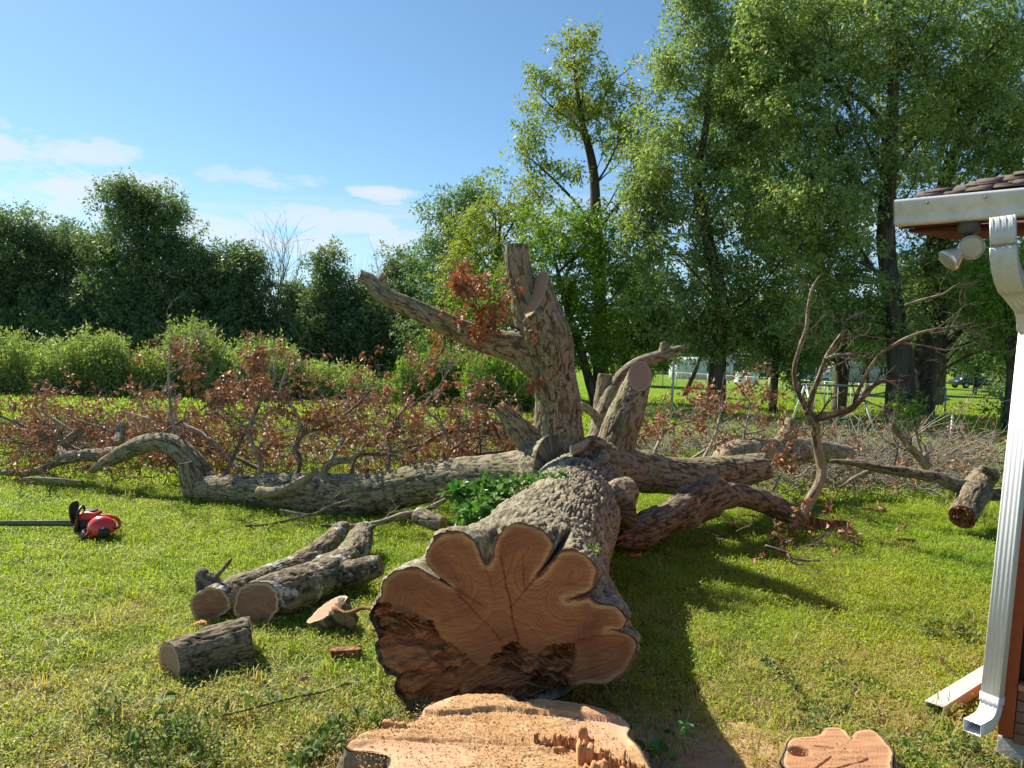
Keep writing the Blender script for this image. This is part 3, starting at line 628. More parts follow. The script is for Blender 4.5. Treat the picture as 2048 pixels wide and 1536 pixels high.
# long limb lying to the left
ll, ll_t = limb([(1110, 948, 8.3, 72), (1055, 950, 8.5, 50), (985, 952, 8.7, 40), (915, 956, 8.9, 38), (840, 968, 9.1, 38), (760, 985, 9.2, 39), (690, 992, 9.3, 42), (620, 988, 9.45, 40), (545, 982, 9.6, 36), (470, 978, 9.75, 32), (405, 980, 9.9, 26)], bark=0.028, bscale=10, sides=120, seg=0.02, cut=True)
arch, arch_t = limb([(440, 990, 9.95, 26), (412, 965, 10.0, 25), (385, 925, 10.1, 22), (350, 892, 10.2, 20), (305, 885, 10.3, 19), (262, 898, 10.4, 17), (225, 917, 10.4, 14), (192, 936, 10.4, 8), (180, 944, 10.4, 4)], bark=0.018, bscale=14, sides=66)
limb([(255, 905, 10.5, 14), (205, 910, 10.7, 13), (155, 912, 10.8, 13), (118, 920, 10.8, 11), (80, 940, 10.8, 8), (40, 947, 10.8, 6), (-20, 944, 10.9, 5), (-70, 950, 10.9, 4)], bark=0.012, bscale=18, sides=44)
limb([(390, 985, 9.95, 20), (378, 955, 9.9, 17), (372, 925, 9.9, 14)], bark=0.014, sides=44, cut=True)
limb([(130, 915, 10.9, 10), (125, 895, 11.1, 9), (150, 870, 11.2, 8), (165, 858, 11.3, 6)], mat='bark_dead', bark=0.008, bscale=20, sides=26, cut=True)
limb([(235, 890, 10.8, 9), (240, 868, 11, 10), (243, 852, 11.1, 9)], mat='bark_dead', bark=0.008, bscale=20, sides=26, cut=True)
limb([(520, 985, 9.2, 13), (545, 985, 9.1, 10), (580, 975, 9.0, 9), (610, 958, 9.0, 8), (635, 940, 9.0, 5)], mat='bark_dead', bark=0.009, bscale=20, sides=28)
limb([(640, 985, 9.3, 12), (650, 940, 9.3, 8), (665, 925, 9.35, 7), (700, 918, 9.4, 6), (730, 900, 9.5, 4)], mat='bark_dead', bark=0.008, bscale=20, sides=24)
# broken hollow limb and its arched end at the right
brk, brk_t = limb([(1238, 1075, 7.7, 26), (1290, 1058, 7.9, 32), (1345, 1030, 8.1, 34), (1400, 1003, 8.3, 34), (1438, 988, 8.4, 30), (1450, 982, 8.45, 22)], bark=0.03, bscale=9, lump=0.35, sides=90, mat='bark_log')
limb([(1425, 998, 8.45, 26), (1470, 990, 8.7, 25), (1520, 1000, 8.8, 24), (1560, 1018, 8.8, 23), (1592, 1035, 8.75, 18), (1615, 1042, 8.7, 9)], bark=0.02, bscale=12, sides=72, mat='bark_log')
rs = np.random.default_rng(5)
for k in range(34):                       # splintered wood of the break
    f = rs.uniform(0, 1); c = P(1245 + 150 * f, 1078 - 60 * f + rs.normal(0, 7), 7.62 + 0.45 * f + rs.normal(0, .03)); L = rs.uniform(.12, .34)
    d = nrm(P(1400, 1003, 8.3) - P(1245, 1075, 7.7) + rs.normal(0, .16, 3)); a_, b_ = c - d * L * .5, c + d * L * .5
    t_ = tube([a_, (a_ + b_) / 2, b_], [0.004, rs.uniform(.014, .03), 0.006], sides=5, seg=0.08, seed=k)
    build('splinter', t_['V'], [t_['F3'], t_['F4']], M['rotten'], brk, dict(tc=t_['tc'], bh=t_['bh']), smooth=False)

# tall bare branch standing on the arched limb
def sticks(name, label, lines, mat, cat='branch', group=None, sides=20, bark=0.006, loc=None, twigs=None, seed=3, parent=None, rs_=1.0):
    root = parent or thing(name, label, cat, loc if loc is not None else P(*lines[0][0][:3]), group)
    rng = np.random.default_rng(seed); tw = MB()
    for k, pts in enumerate(lines):
        Q = np.array([P(a, b, c) for a, b, c, r in pts]); R = np.array([r * rs_ * S(c) for a, b, c, r in pts])
        t_ = tube(Q, R, sides=sides if R.max() > .02 else 8, seg=0.04, bark=bark if R.max() > .03 else 0.0015, bscale=20, seed=seed + k, lump=.12)
        build('stem' if k == 0 else 'fork', t_['V'], [t_['F3'], t_['F4']], mat, root, dict(tc=t_['tc'], bh=t_['bh']))
        for q in range(0 if twigs is None else twigs):
            f = rng.uniform(.45, 1); i_ = int(f * (len(t_['C']) - 1))
            twig_rec(tw, t_['C'][i_], nrm(t_['T'][i_] + rdir(1, rng)[0] * .9), rng.uniform(.18, .5), max(.003, t_['r'][i_] * .35), 2, rng)
    if tw.n: tag(tw.obj('twigs', M['twig'], root), kind='stuff')
    return root
def twig_rec(mb, p, d, L, r, depth, rng, tips=None, wig=0.35, grav=0.0, spread=0.9, kids=(2, 4), sides=3):
    n = 4; pts = [p]; dd = d
    for k in range(n):
        dd = nrm(dd + rng.normal(0, wig / 2, 3) + A(0, 0, grav)); pts.append(pts[-1] + dd * L / n)
    rad = np.linspace(r, r * .45, n + 1)
    t_ = tube(pts, rad, sides=sides, seg=L / 3.2, caps=False); mb.add(t_['V'], None, t_['F4'], tc=t_['tc'], bh=t_['bh'])
    if depth <= 0:
        if tips is not None: tips.append((pts[-1], dd)); tips.append((pts[-2], dd))
        return
    for k in range(rng.integers(*kids)):
        f = rng.uniform(.35, 1.0); i_ = min(n - 1, int(f * n)); q = pts[i_] + (pts[i_ + 1] - pts[i_]) * (f * n - i_ if i_ < n else 0)
        twig_rec(mb, q, nrm(dd + rdir(1, rng)[0] * spread), L * rng.uniform(.5, .75), r * .55, depth - 1, rng, tips, wig, grav, spread, kids, sides)
    if tips is not None: tips.append((pts[-1], dd))

sticks('bare_branch', 'tall bare forked branch standing up beside the broken limb', [
    [(1600, 1045, 8.75, 16), (1620, 1000, 8.8, 13), (1641, 960, 8.85, 12), (1642, 930, 8.9, 12), (1634, 890, 8.9, 12), (1630, 850, 8.9, 12), (1618, 825, 8.9, 11)],
    [(1620, 830, 8.9, 10), (1606, 805, 8.9, 7), (1592, 772, 8.9, 7), (1589, 735, 8.9, 6), (1600, 695, 8.9, 6), (1613, 655, 8.9, 5), (1617, 610, 8.9, 4), (1625, 575, 8.9, 3), (1640, 550, 8.9, 2)],
    [(1615, 828, 8.9, 10), (1624, 790, 8.85, 8), (1640, 750, 8.8, 7), (1650, 722, 8.8, 6), (1668, 690, 8.75, 5), (1692, 656, 8.7, 4)],
    [(1648, 720, 8.8, 5), (1672, 711, 8.7, 5), (1705, 709, 8.7, 4)],
    [(1628, 838, 8.9, 10), (1662, 830, 8.7, 9), (1700, 818, 8.6, 9), (1725, 795, 8.5, 8), (1745, 772, 8.5, 7), (1766, 762, 8.5, 5), (1790, 765, 8.5, 3)],
    [(1705, 815, 8.6, 6), (1722, 770, 8.5, 5), (1755, 715, 8.4, 5), (1800, 683, 8.3, 5), (1850, 663, 8.3, 4), (1905, 655, 8.3, 3), (1945, 645, 8.3, 2)],
    [(1800, 685, 8.3, 2.5), (1850, 692, 8.3, 2), (1895, 700, 8.3, 1.5), (1935, 690, 8.3, 1)],
    [(1810, 610, 8.4, 3), (1850, 598, 8.4, 3.5), (1885, 588, 8.4, 2.5), (1912, 570, 8.4, 2)],
], M['bark'], twigs=7, seed=21, rs_=.74)

# ------------------------------------------------------------------ branches of the oak with brown leaves
M['dead_leaf'] = mat_leaf('dead_oak_leaf', [(0.15, 0.075, 0.042), (0.27, 0.135, 0.075), (0.24, 0.125, 0.075), (0.46, 0.29, 0.19), (0.33, 0.135, 0.06), (0.58, 0.42, 0.30)], trans=0.16, rough=0.5, tcol=(1.15, 0.8, 0.5), posvar=(1.2, (0.46, 0.19, 0.08), .35))
M['rust_leaf'] = mat_leaf('rust_oak_leaf', [(0.26, 0.105, 0.05), (0.40, 0.17, 0.08), (0.34, 0.15, 0.08), (0.52, 0.32, 0.20)], trans=0.2, rough=0.55, tcol=(1.2, 0.75, 0.4))
def leaf_clusters(tips, rng, n=(4, 9), L=(0.07, 0.12), spread=0.055, shape='oak', wr=0.62):
    ps, ds, ns = [], [], []
    for p, d in tips:
        k = rng.integers(*n); q = rdir(k, rng); ps.append(p + q * rng.uniform(0.01, spread, (k, 1))); ds.append(q + d * .5 + A(0, 0, -.35)); ns.append(rdir(k, rng, .5))
    ps, ds, ns = map(np.concatenate, (ps, ds, ns)); L_ = rng.uniform(*L, len(ps))
    return leaf_mesh(ps, ds, ns, L_, L_ * wr * rng.uniform(.7, 1.1, len(ps)), shape, .25)
def brush(lines, parent, seed, leafy=0.6, kids=3, tl=(0.25, 0.6), depth=2, mat='bark', leafmat='dead_leaf', name='branch', nl=(5, 10), upb=0.18, L=(0.055, 0.095)):
    rng = np.random.default_rng(seed); wood = MB(); tips = []
    for pts in lines:
        Q = np.array([P(a, b, c) for a, b, c, r in pts]); R = np.array([r * .62 * S(c) for a, b, c, r in pts])
        t_ = tube(Q, R, sides=9, seg=0.05, lump=.15, bark=0.003, bscale=25, seed=seed); wood.add(t_['V'], t_['F3'], t_['F4'], tc=t_['tc'], bh=t_['bh'])
        Ln = np.linalg.norm(np.diff(t_['C'], axis=0), axis=1).sum()
        for k in range(int(kids * Ln / .5) + 1):
            f = rng.uniform(.22, 1) ** .8; i_ = int(f * (len(t_['C']) - 1))
            twig_rec(wood, t_['C'][i_], nrm(t_['T'][i_] * .6 + rdir(1, rng, upb)[0]), rng.uniform(*tl), max(.003, t_['r'][i_] * .42), depth, rng, tips, .5)
    o = wood.obj(name, M[mat], parent)
    if leafy > 0 and tips:
        keep = [t for t in tips if vnoise(np.asarray(t[0])[None] * 2.6, seed)[0] * .9 + rng.uniform() < leafy * .54 - .22 * max(0, t[0][2] - .55) and t[0][2] > -0.02]
        if keep:
            V, f3, f4 = leaf_clusters(keep, rng, nl, L); l = MB(); l.add(V, f3, f4); tag(l.obj('dead_leaves', M[leafmat], o), kind='stuff')
    return o
br = [  # (lines of px, py, depth, half width), leafiness
    ([[(515, 985, 9.8, 9), (520, 925, 9.9, 7), (500, 860, 10.0, 6), (510, 800, 10.1, 5), (545, 740, 10.2, 4), (550, 680, 10.3, 2.5)]], .75),
    ([[(440, 975, 9.9, 8), (470, 900, 10, 6), (500, 830, 10.1, 5), (520, 770, 10.2, 4), (480, 730, 10.3, 3)]], .7),
    ([[(590, 975, 9.6, 9), (600, 915, 9.7, 7), (590, 890, 9.8, 7), (610, 855, 9.8, 6), (660, 835, 9.9, 5), (720, 780, 10, 4), (750, 735, 10.1, 2.5)]], .6),
    ([[(610, 860, 9.8, 5), (590, 800, 9.9, 4), (560, 760, 10.0, 4), (575, 700, 10.1, 3)]], .75),
    ([[(770, 965, 9.3, 8), (780, 900, 9.5, 6), (775, 860, 9.6, 5), (800, 810, 9.7, 5), (830, 770, 9.8, 3)]], .6),
    ([[(700, 975, 9.4, 7), (715, 910, 9.5, 5), (770, 905, 9.6, 4), (840, 880, 9.7, 3)]], .7),
    ([[(360, 900, 10.2, 7), (345, 840, 10.4, 5), (338, 770, 10.5, 3.5), (345, 700, 10.6, 3), (400, 655, 10.7, 1.5)]], .35),
    ([[(300, 885, 10.4, 7), (330, 850, 10.6, 5), (400, 800, 10.8, 4), (440, 760, 10.9, 3)]], .75),
    ([[(110, 915, 11, 6), (90, 870, 11.2, 5), (50, 840, 11.3, 4), (5, 815, 11.4, 3), (-40, 800, 11.4, 2)]], .12),
    ([[(160, 860, 11.3, 5), (120, 830, 11.4, 4), (85, 800, 11.5, 3.5), (95, 755, 11.6, 3)]], .55),
    ([[(200, 915, 10.8, 6), (150, 890, 11, 5), (110, 860, 11.2, 4), (60, 880, 11.3, 3), (0, 870, 11.3, 2)]], .2),
    ([[(250, 880, 10.9, 6), (220, 850, 11, 4), (160, 825, 11.1, 3), (130, 810, 11.2, 2)]], .15),
    ([[(480, 940, 10.2, 8), (430, 880, 10.5, 6), (380, 840, 10.8, 5), (300, 820, 11, 4), (240, 800, 11.2, 2.5)]], .5),
    ([[(880, 950, 9.4, 7), (900, 900, 9.7, 5), (935, 870, 9.9, 4), (980, 860, 10, 3)]], .7),
    ([[(850, 940, 10.0, 9), (900, 915, 10.4, 8), (960, 905, 10.6, 8), (1040, 895, 10.8, 8)]], .7),
    ([[(640, 960, 10.2, 7), (680, 880, 10.6, 6), (700, 830, 10.8, 5), (690, 780, 11, 3), (665, 740, 11, 2)]], .7),
    ([[(560, 960, 10.4, 7), (470, 910, 10.8, 6), (420, 890, 11, 5), (350, 870, 11.3, 3)]], .65),
    ([[(820, 900, 11, 7), (900, 850, 11.5, 8), (980, 855, 11.7, 9), (1050, 860, 11.8, 9)]], .5),
    ([[(900, 880, 11, 5), (880, 830, 11.1, 4), (850, 790, 11.1, 3), (880, 740, 11.2, 2), (905, 690, 11.2, 2)]], .45),
    ([[(1000, 870, 10.5, 5), (985, 830, 10.4, 4), (960, 790, 10.3, 3), (930, 770, 10.3, 2)]], .7),
]
for k, (ln, lf) in enumerate(br): brush(ln if k == 6 else [[(a, b if b > 930 else 930 - (930 - b) * .84, c, r) for a, b, c, r in q] for q in ln], oak, 300 + k, leafy=lf, kids=4.6, mat='twig' if k % 3 else 'twig_grey')
# brown sprays growing on the upright limb and its side limb
for k, (ln, kd) in enumerate([
    ([(1040, 660, 8.5, 4), (1000, 640, 8.35, 3), (975, 610, 8.3, 2.5), (1000, 570, 8.3, 2)], 3.4), ([(985, 650, 8.45, 3), (950, 600, 8.2, 2), (935, 565, 8.2, 1.5)], 3.4),
    ([(1060, 660, 8.3, 3), (1035, 640, 8.2, 2), (1020, 620, 8.2, 2)], 4), ([(960, 690, 8.4, 3), (950, 655, 8.2, 2), (925, 640, 8.2, 1.5)], 4),
    ([(880, 640, 8.5, 4), (890, 690, 8.5, 3), (870, 720, 8.5, 2)], 2), ([(1085, 790, 8.15, 2), (1075, 770, 8.1, 2)], 3)]):
    brush([ln], oak, 350 + k, leafy=2.2, kids=kd, tl=(.12, .3), depth=2 if k < 2 else 1, mat='twig', leafmat='rust_leaf')
# right hand brush
for k, (ln, lf) in enumerate([
    ([[(1300, 930, 9.9, 6), (1320, 880, 10.2, 5), (1350, 850, 10.4, 3), (1420, 835, 10.5, 2)]], .75),
    ([[(1290, 910, 10.4, 5), (1270, 880, 10.6, 4), (1310, 850, 10.8, 2)]], .75),
    ([[(1400, 930, 10.2, 6), (1430, 870, 10.5, 5), (1440, 820, 10.7, 3), (1435, 790, 10.8, 2)]], .55),
    ([[(1480, 920, 10.5, 6), (1490, 860, 10.8, 4), (1500, 810, 11, 3), (1480, 780, 11, 2)]], .45),
    ([[(1380, 920, 10.6, 5), (1450, 880, 10.9, 4), (1530, 860, 11.1, 3)]], .2),
    ([[(1560, 950, 9.6, 5), (1540, 985, 9.5, 3), (1500, 960, 9.5, 2)]], .7),
]): brush(ln, oak, 400 + k, leafy=lf, kids=4.5, mat='twig_grey')
# ------------------------------------------------------------------ big stump in front
M['sawdust'] = None
def mat_stump():
    m, t, b = new_mat('stump_top'); v = attr(t, 'tc'); d = attr(t, 'dist', 'Fac'); sd_ = attr(t, 'dust', 'Fac')
    n = noise(t, v, 9.0, 6, 0.7); n2 = noise(t, v, 95.0, 4, 0.85)
    dust = rmp(t, math_n(t, 'ADD', math_n(t, 'MULTIPLY', n, 0.5), math_n(t, 'MULTIPLY', n2, 0.5)), [(0.33, (0.22, 0.10, 0.04)), (0.43, (0.52, 0.29, 0.125)), (0.62, (0.70, 0.47, 0.25))])
    rings = math_n(t, 'SINE', math_n(t, 'MULTIPLY', math_n(t, 'ADD', d, math_n(t, 'MULTIPLY', n, 0.05)), 330.0)); rings = math_n(t, 'MULTIPLY_ADD', rings, .5, .5)
    wood = mixcol(t, math_n(t, 'MULTIPLY', rings, n), (0.62, 0.38, 0.23), (0.53, 0.28, 0.155)); big = noise(t, v, 2.4, 4, 0.6, 0.7); wood = mixcol(t, rmp(t, big, [(0.4, 0), (0.62, 0.8)]), wood, (0.50, 0.25, 0.14))
    wood = mixcol(t, rmp(t, d, [(0.02, 0.85), (0.06, 0)]), wood, (0.62, 0.43, 0.26))
    c = mixcol(t, sd_, wood, dust); c = mixcol(t, rmp(t, d, [(0.004, 1), (0.012, 0)]), c, (0.10, 0.06, 0.04))
    t.links.new(c, b.inputs['Base Color']); b.inputs['Roughness'].default_value = 0.9
    bump(t, b, math_n(t, 'MULTIPLY', n2, math_n(t, 'ADD', sd_, 0.15)), 0.8, 0.012)
    return m
M['stump'] = mat_stump()
def stump(name, label, pts_px, ztop, extra, centre, mat, seed, dustfn, bark, topamp=0.0, root_flare=0.12, hole=None):
    Q = np.array([G(a, b, ztop)[:2] for a, b in pts_px] + list(extra)); Q = Q - centre
    Qs, _ = spline(np.c_[np.vstack([Q, Q[:1]]), np.zeros(len(Q) + 1)], np.zeros(len(Q) + 1), 0.015); Qs = Qs[:, :2]
    nt_, nr = 340, 90; th = np.arange(nt_) / nt_ * 2 * np.pi; R = polar_r(Qs, th)
    root = thing(name, label, 'stump', (centre[0], centre[1], 0))
    rho = np.arange(1, nr + 1) / nr; rr = rho[:, None] * R[None]; x, y = (rr * np.cos(th)).ravel(), (rr * np.sin(th)).ravel()
    dist = seg_dist(np.stack([x, y], 1), Qs[::2]); h, du = dustfn(x + centre[0], y + centre[1]); rim = np.repeat(sstep(0.96, 1, rho)[:, None], nt_, 1).ravel()
    z = ztop + h * (1 - rim)
    if hole is not None: z -= hole[3] * np.exp(-(((x + centre[0] - hole[0]) ** 2 + ((y + centre[1] - hole[1]) * 1.3) ** 2) / hole[2] ** 2) ** 2)
    V = np.vstack([[centre[0], centre[1], ztop + h[:nt_].mean()], np.stack([x + centre[0], y + centre[1], z], -1)])
    i = 1 + np.arange(nr * nt_).reshape(nr, nt_); j = np.roll(np.arange(nt_), -1)
    tcv = V * 1.0; dist = np.append(dist[0], dist); du = np.append(du[0], du)
    build('cut_surface', V, [np.stack([np.zeros(nt_, int), i[0], i[0][j]], -1), np.stack([i[:-1], i[1:], i[1:][:, j], i[:-1][:, j]], -1).reshape(-1, 4)], mat, root, dict(dist=dist, tc=tcv, dust=du))
    ns = 40; s = np.linspace(0, 1, ns); zz = ztop - 0.004 - s * (ztop + 0.06)
    Rb = R[None] * (1 + root_flare * s[:, None] ** 1.6 * (0.6 + 0.6 * np.cos(5 * th + seed)[None] ** 2))
    lc = np.stack([Rb * np.cos(th), Rb * np.sin(th), np.repeat(zz[:, None], nt_, 1)], -1); bh = furrow(lc * 13, seed)
    Rb = Rb + 0.035 * (bh - .5) * sstep(0, .12, s)[:, None] + 0.006
    V2 = np.stack([centre[0] + Rb * np.cos(th), centre[1] + Rb * np.sin(th), np.repeat(zz[:, None], nt_, 1)], -1).reshape(-1, 3)
    i = np.arange(ns * nt_).reshape(ns, nt_)
    build('bark', V2, [np.stack([i[:-1], i[1:], i[1:][:, j], i[:-1][:, j]], -1).reshape(-1, 4)], bark, root, dict(tc=lc.reshape(-1, 3), bh=bh.ravel()))
    return root
ZT = 0.25
def dust1(x, y):
    p = np.stack([x, y, 0 * x], -1)
    edge1 = 3.60 - 0.06 * x + 0.05 * vnoise(p * 3.3, 70) + .012 * vnoise(p * 19, 76)          # saw step between the back and the front cut
    h = 0.022 * sstep(-0.004, 0.004, y - edge1)
    du = sstep(-0.25, 0.15, fbm(p * A(2.2, 4, 1), 4, 71) + 0.35 * sstep(3.1, 3.4, y) - 0.15)
    h = h + du * (0.003 + 0.006 * np.abs(fbm(p * A(7, 19, 1), 3, 72)) + 0.0028 * vnoise(p * 95, 75) + 0.0022 * vnoise(p * 180, 78)) - 0.004 * np.clip(np.abs(vnoise(p * A(2.2, 30, 1) + .4 * x[:, None], 79)) < .06, 0, 1) + 0.0015 * fbm(p * A(3, 40, 1), 2, 73)
    groove = np.exp(-((y - 3.33 + 0.07 * x - 0.03 * fbm(p * 4, 2, 74)) / 0.012) ** 2); h = h - 0.014 * groove * sstep(.3, .1, x + .25 * vnoise(p * 6, 77))
    return h, du
c1 = np.array([-0.05, 3.2])
stump1 = stump('oak_stump', 'broad sawdust covered oak stump in front of the felled trunk', [(690, 1494), (702, 1480), (732, 1462), (790, 1452), (832, 1440), (848, 1420), (885, 1404), (930, 1394), (985, 1394), (1022, 1398), (1046, 1410), (1080, 1404), (1130, 1408), (1180, 1418), (1232, 1432), (1262, 1450), (1256, 1470), (1275, 1490), (1290, 1515)],
      ZT, [(0.64, 3.05), (0.60, 2.75), (0.3, 2.52), (-.1, 2.46), (-.42, 2.6), (-.5, 2.9), G(766, 1550, ZT)[:2], G(778, 1516, ZT)[:2], G(738, 1503, ZT)[:2], G(705, 1503, ZT)[:2]], c1, M['stump'], 4, dust1, M['bark_log'])
def chips(cx, cy, rx, ry, z, n, seed, parent, L=(.004, .014)):
    rng = np.random.default_rng(seed); a = rng.uniform(-1, 1, (n * 2, 2)); a = a[np.hypot(a[:, 0], a[:, 1]) < 1][:n]; n = len(a); x, y = cx + a[:, 0] * rx, cy + a[:, 1] * ry; L_ = rng.uniform(*L, n)
    V, f3, f4 = leaf_mesh(np.stack([x, y, z(x, y) + .004 + rng.uniform(0, .005, n)], -1), rdir(n, rng) * A(1, 1, .25), rdir(n, rng, 2.0), L_, L_ * rng.uniform(.25, .7, n), 'diamond', .15); mb = MB(); mb.add(V, f3, f4); tag(mb.obj('wood_chips', M['chip'], parent, False), kind='stuff')
M['chip'] = mat_leaf('chip_wood', [(.34, .16, .07), (.55, .31, .14), (.68, .45, .24), (.42, .20, .10)], trans=.05, rough=.85, spec=.1)
chips(-.05, 3.28, .60, .46, lambda x, y: ZT + dust1(x, y)[0], 5200, 41, stump1)
m_, t_, b_ = new_mat('split_wood'); v_ = attr(t_, 'tc'); q_ = mapping(t_, v_, (60, 60, 4)); n_ = noise(t_, q_, 1.0, 5, 0.6)
t_.links.new(rmp(t_, n_, [(0.3, (0.28, 0.10, 0.045)), (0.5, (0.52, 0.24, 0.10)), (0.7, (0.66, 0.38, 0.19))]), b_.inputs['Base Color']); b_.inputs['Roughness'].default_value = 0.8; bump(t_, b_, n_, 0.9, 0.01); M['split'] = m_
rs = np.random.default_rng(11)
def splinter(c, w_, d_, h, rng, lean=(0, 0)):
    n = 7; V = []; xs = np.linspace(-w_ / 2, w_ / 2, n)
    top = h * (0.75 + 0.25 * rng.uniform(-1, 1, n)); a = rng.uniform(-.4, .4); ca, sa = math.cos(a), math.sin(a)
    for s_ in (-1, 1):
        for lvl in range(4):
            for k in range(n):
                z = -0.05 + (top[k] + .05) * lvl / 3 if True else 0
                x = xs[k] + lean[0] * lvl / 3; y = s_ * d_ / 2 * (1 - .25 * lvl / 3) + rng.normal(0, .0025) + lean[1] * lvl / 3
                V.append((c[0] + x * ca - y * sa, c[1] + x * sa + y * ca, c[2] + z))
    V = np.array(V).reshape(2, 4, n, 3); I = np.arange(8 * n).reshape(2, 4, n); F = []
    for s_ in (0, 1):
        q = I[s_]; f = np.stack([q[:-1, :-1], q[:-1, 1:], q[1:, 1:], q[1:, :-1]], -1).reshape(-1, 4); F.append(f if s_ == 0 else f[:, ::-1])
    F.append(np.stack([I[0, 3, :-1], I[0, 3, 1:], I[1, 3, 1:], I[1, 3, :-1]], -1))
    for e in (0, n - 1):
        f = np.stack([I[0, :-1, e], I[0, 1:, e], I[1, 1:, e], I[1, :-1, e]], -1); F.append(f if e == 0 else f[:, ::-1])
    V = V.reshape(-1, 3); return V, np.concatenate(F), V - np.asarray(c)
sp_spec = [(1072, 1488, .022, .03, .05), (1090, 1490, .04, .02, .045), (1112, 1492, .04, .03, .05), (1132, 1494, .035, .02, .05), (1150, 1498, .035, .03, .055), (1168, 1508, .07, .05, .105), (1172, 1528, .07, .04, .09), (1196, 1532, .045, .03, .085), (1215, 1540, .04, .035, .08), (1233, 1545, .06, .04, .075), (1255, 1550, .05, .05, .05), (1272, 1552, .045, .04, .05), (1205, 1555, .06, .04, .07), (1240, 1566, .07, .04, .06), (1180, 1566, .06, .04, .07), (1120, 1505, .05, .015, .03), (1284, 1545, .03, .04, .035)]
for a, b, w_, d_, h in sp_spec:
    c = G(a, b, ZT); V, F, l = splinter(c, w_, d_, h * 1.25, rs, (rs.normal(0, .012), rs.normal(0, .012)))
    build('splinter', V, [F], M['split'], stump1, dict(tc=l), smooth=False)
for a, b in ((775, 1452), (800, 1455)):     # flake of torn wood at the rim
    c = G(a, b, ZT); V, F, l = splinter(c, .05, .03, .03, rs); build('splinter', V, [F], M['split'], stump1, dict(tc=l), smooth=False)

# ------------------------------------------------------------------ small stump by the house
M['stump_small'] = mat_wood('stump_small_top', (0.58, 0.37, 0.20), (0.50, 0.28, 0.145), (0.38, 0.19, 0.095), sapw=0.02, barkw=0.008, freq=420, stain_amt=0.45, stain=(0.36, 0.17, 0.10))
c2 = np.array([1.545, 3.43])
h0 = G(1600, 1503, .16)
def dust2(x, y):
    p = np.stack([x, y, 0 * x], -1); h = 0.004 * fbm(p * A(6, 40, 1), 2, 80)
    for (x0, y0, x1, y1) in ((1.43, 3.36, 1.55, 3.47), (1.46, 3.33, 1.72, 3.46), (1.50, 3.56, 1.60, 3.55), (1.63, 3.6, 1.66, 3.52)):
        d_ = np.array([x1 - x0, y1 - y0]); L = np.hypot(*d_); d_ = d_ / L; u = (x - x0) * d_[0] + (y - y0) * d_[1]; v = -(x - x0) * d_[1] + (y - y0) * d_[0]
        h = h - 0.012 * np.exp(-(v / .004) ** 2) * ((u > 0) & (u < L))
    return h, 0 * x
stump2 = stump('small_stump', 'small freshly cut stump with a rot hole near the downspout', [(1572, 1500), (1580, 1478), (1600, 1474), (1638, 1470), (1646, 1458), (1672, 1455), (1692, 1462), (1702, 1474), (1712, 1462), (1742, 1460), (1768, 1476), (1786, 1500)],
      .16, [(1.80, 3.4), (1.74, 3.26), (1.56, 3.18), (1.38, 3.22), (1.285, 3.38)], c2, M['stump_small'], 9, dust2, M['bark_log'], hole=(h0[0], h0[1], .042, .10))
chips(c2[0], c2[1] + .05, .2, .16, lambda x, y: .16 + 0 * x, 420, 43, stump2, (.003, .01))

# ------------------------------------------------------------------ sawn logs in the grass
def log(name, label, lines, mat, cutmat='wood_log', cat='log', start=True, end=True, bark=0.016, bscale=15, tilt0=None, group=None, seed=1, endr=1.0, lump=0.16, caprough=0.0):
    """lines: list of (px, py, depth, half width); the first is the stem, the others are stubs"""
    root = None
    for k, ln in enumerate(lines):
        Q = np.array([P(a, b, c) for a, b, c, r in ln]); R = np.array([r * S(c) for a, b, c, r in ln])
        if root is None: root = thing(name, label, cat, (Q[:, 0].mean(), Q[:, 1].mean(), 0), group)
        e0 = nrm(Q[0] - Q[1]); nn0 = None if (k or tilt0 is None) else nrm(e0 + np.asarray(tilt0)); cs, ce_ = (k == 0 and start), ((k == 0 and end) or (k > 0 and end == 2))
        t_ = tube(Q, R, sides=104 if k == 0 else 48, seg=0.014, bark=bark * .85, bscale=16 + bscale * .8, seed=seed + k, lump=lump, n0=nn0, caps='none' if cs and ce_ else 'end' if cs else 'start' if ce_ else True)
        o = build('stem' if k == 0 else 'stub', t_['V'], [t_['F3'], t_['F4']], M[mat], root, dict(tc=t_['tc'], bh=t_['bh']))
        if cs: ring_cap(t_['ring0'], nn0 if nn0 is not None else -t_['T'][0], M[cutmat], 'cut_end', o, seed=seed, rings=26, rough=caprough)
        if ce_: ring_cap(t_['ring1'], t_['T'][-1], M[cutmat], 'cut_end', o, seed=seed + 5)
    return root
log('short_log', 'short dark log lying sideways at the front of the logs', [[(338, 1322, 4.56, 37), (385, 1308, 4.65, 39), (440, 1293, 4.75, 41), (490, 1281, 4.85, 42), (504, 1278, 4.87, 42)]], 'bark_log', 'wood_pale', seed=31, tilt0=(-.1, -.5, 0), bark=0.020, bscale=17)
log('forked_log', 'thick forked log with a round sawn face toward the camera', [
    [(514, 1207, 5.43, 44), (560, 1192, 5.61, 44), (610, 1170, 5.92, 41), (660, 1148, 6.26, 37), (690, 1128, 6.6, 32), (712, 1100, 7.0, 29), (722, 1075, 7.3, 24), (730, 1058, 7.55, 17)],
    [(655, 1150, 6.3, 28), (700, 1148, 6.25, 26), (735, 1138, 6.25, 23), (762, 1130, 6.25, 20)],
    [(728, 1068, 7.3, 7), (742, 1056, 7.3, 5), (750, 1050, 7.3, 4)]], 'bark_lich', seed=41, tilt0=(0.35, -.95, 0.3), bark=0.018, bscale=16, end=2)
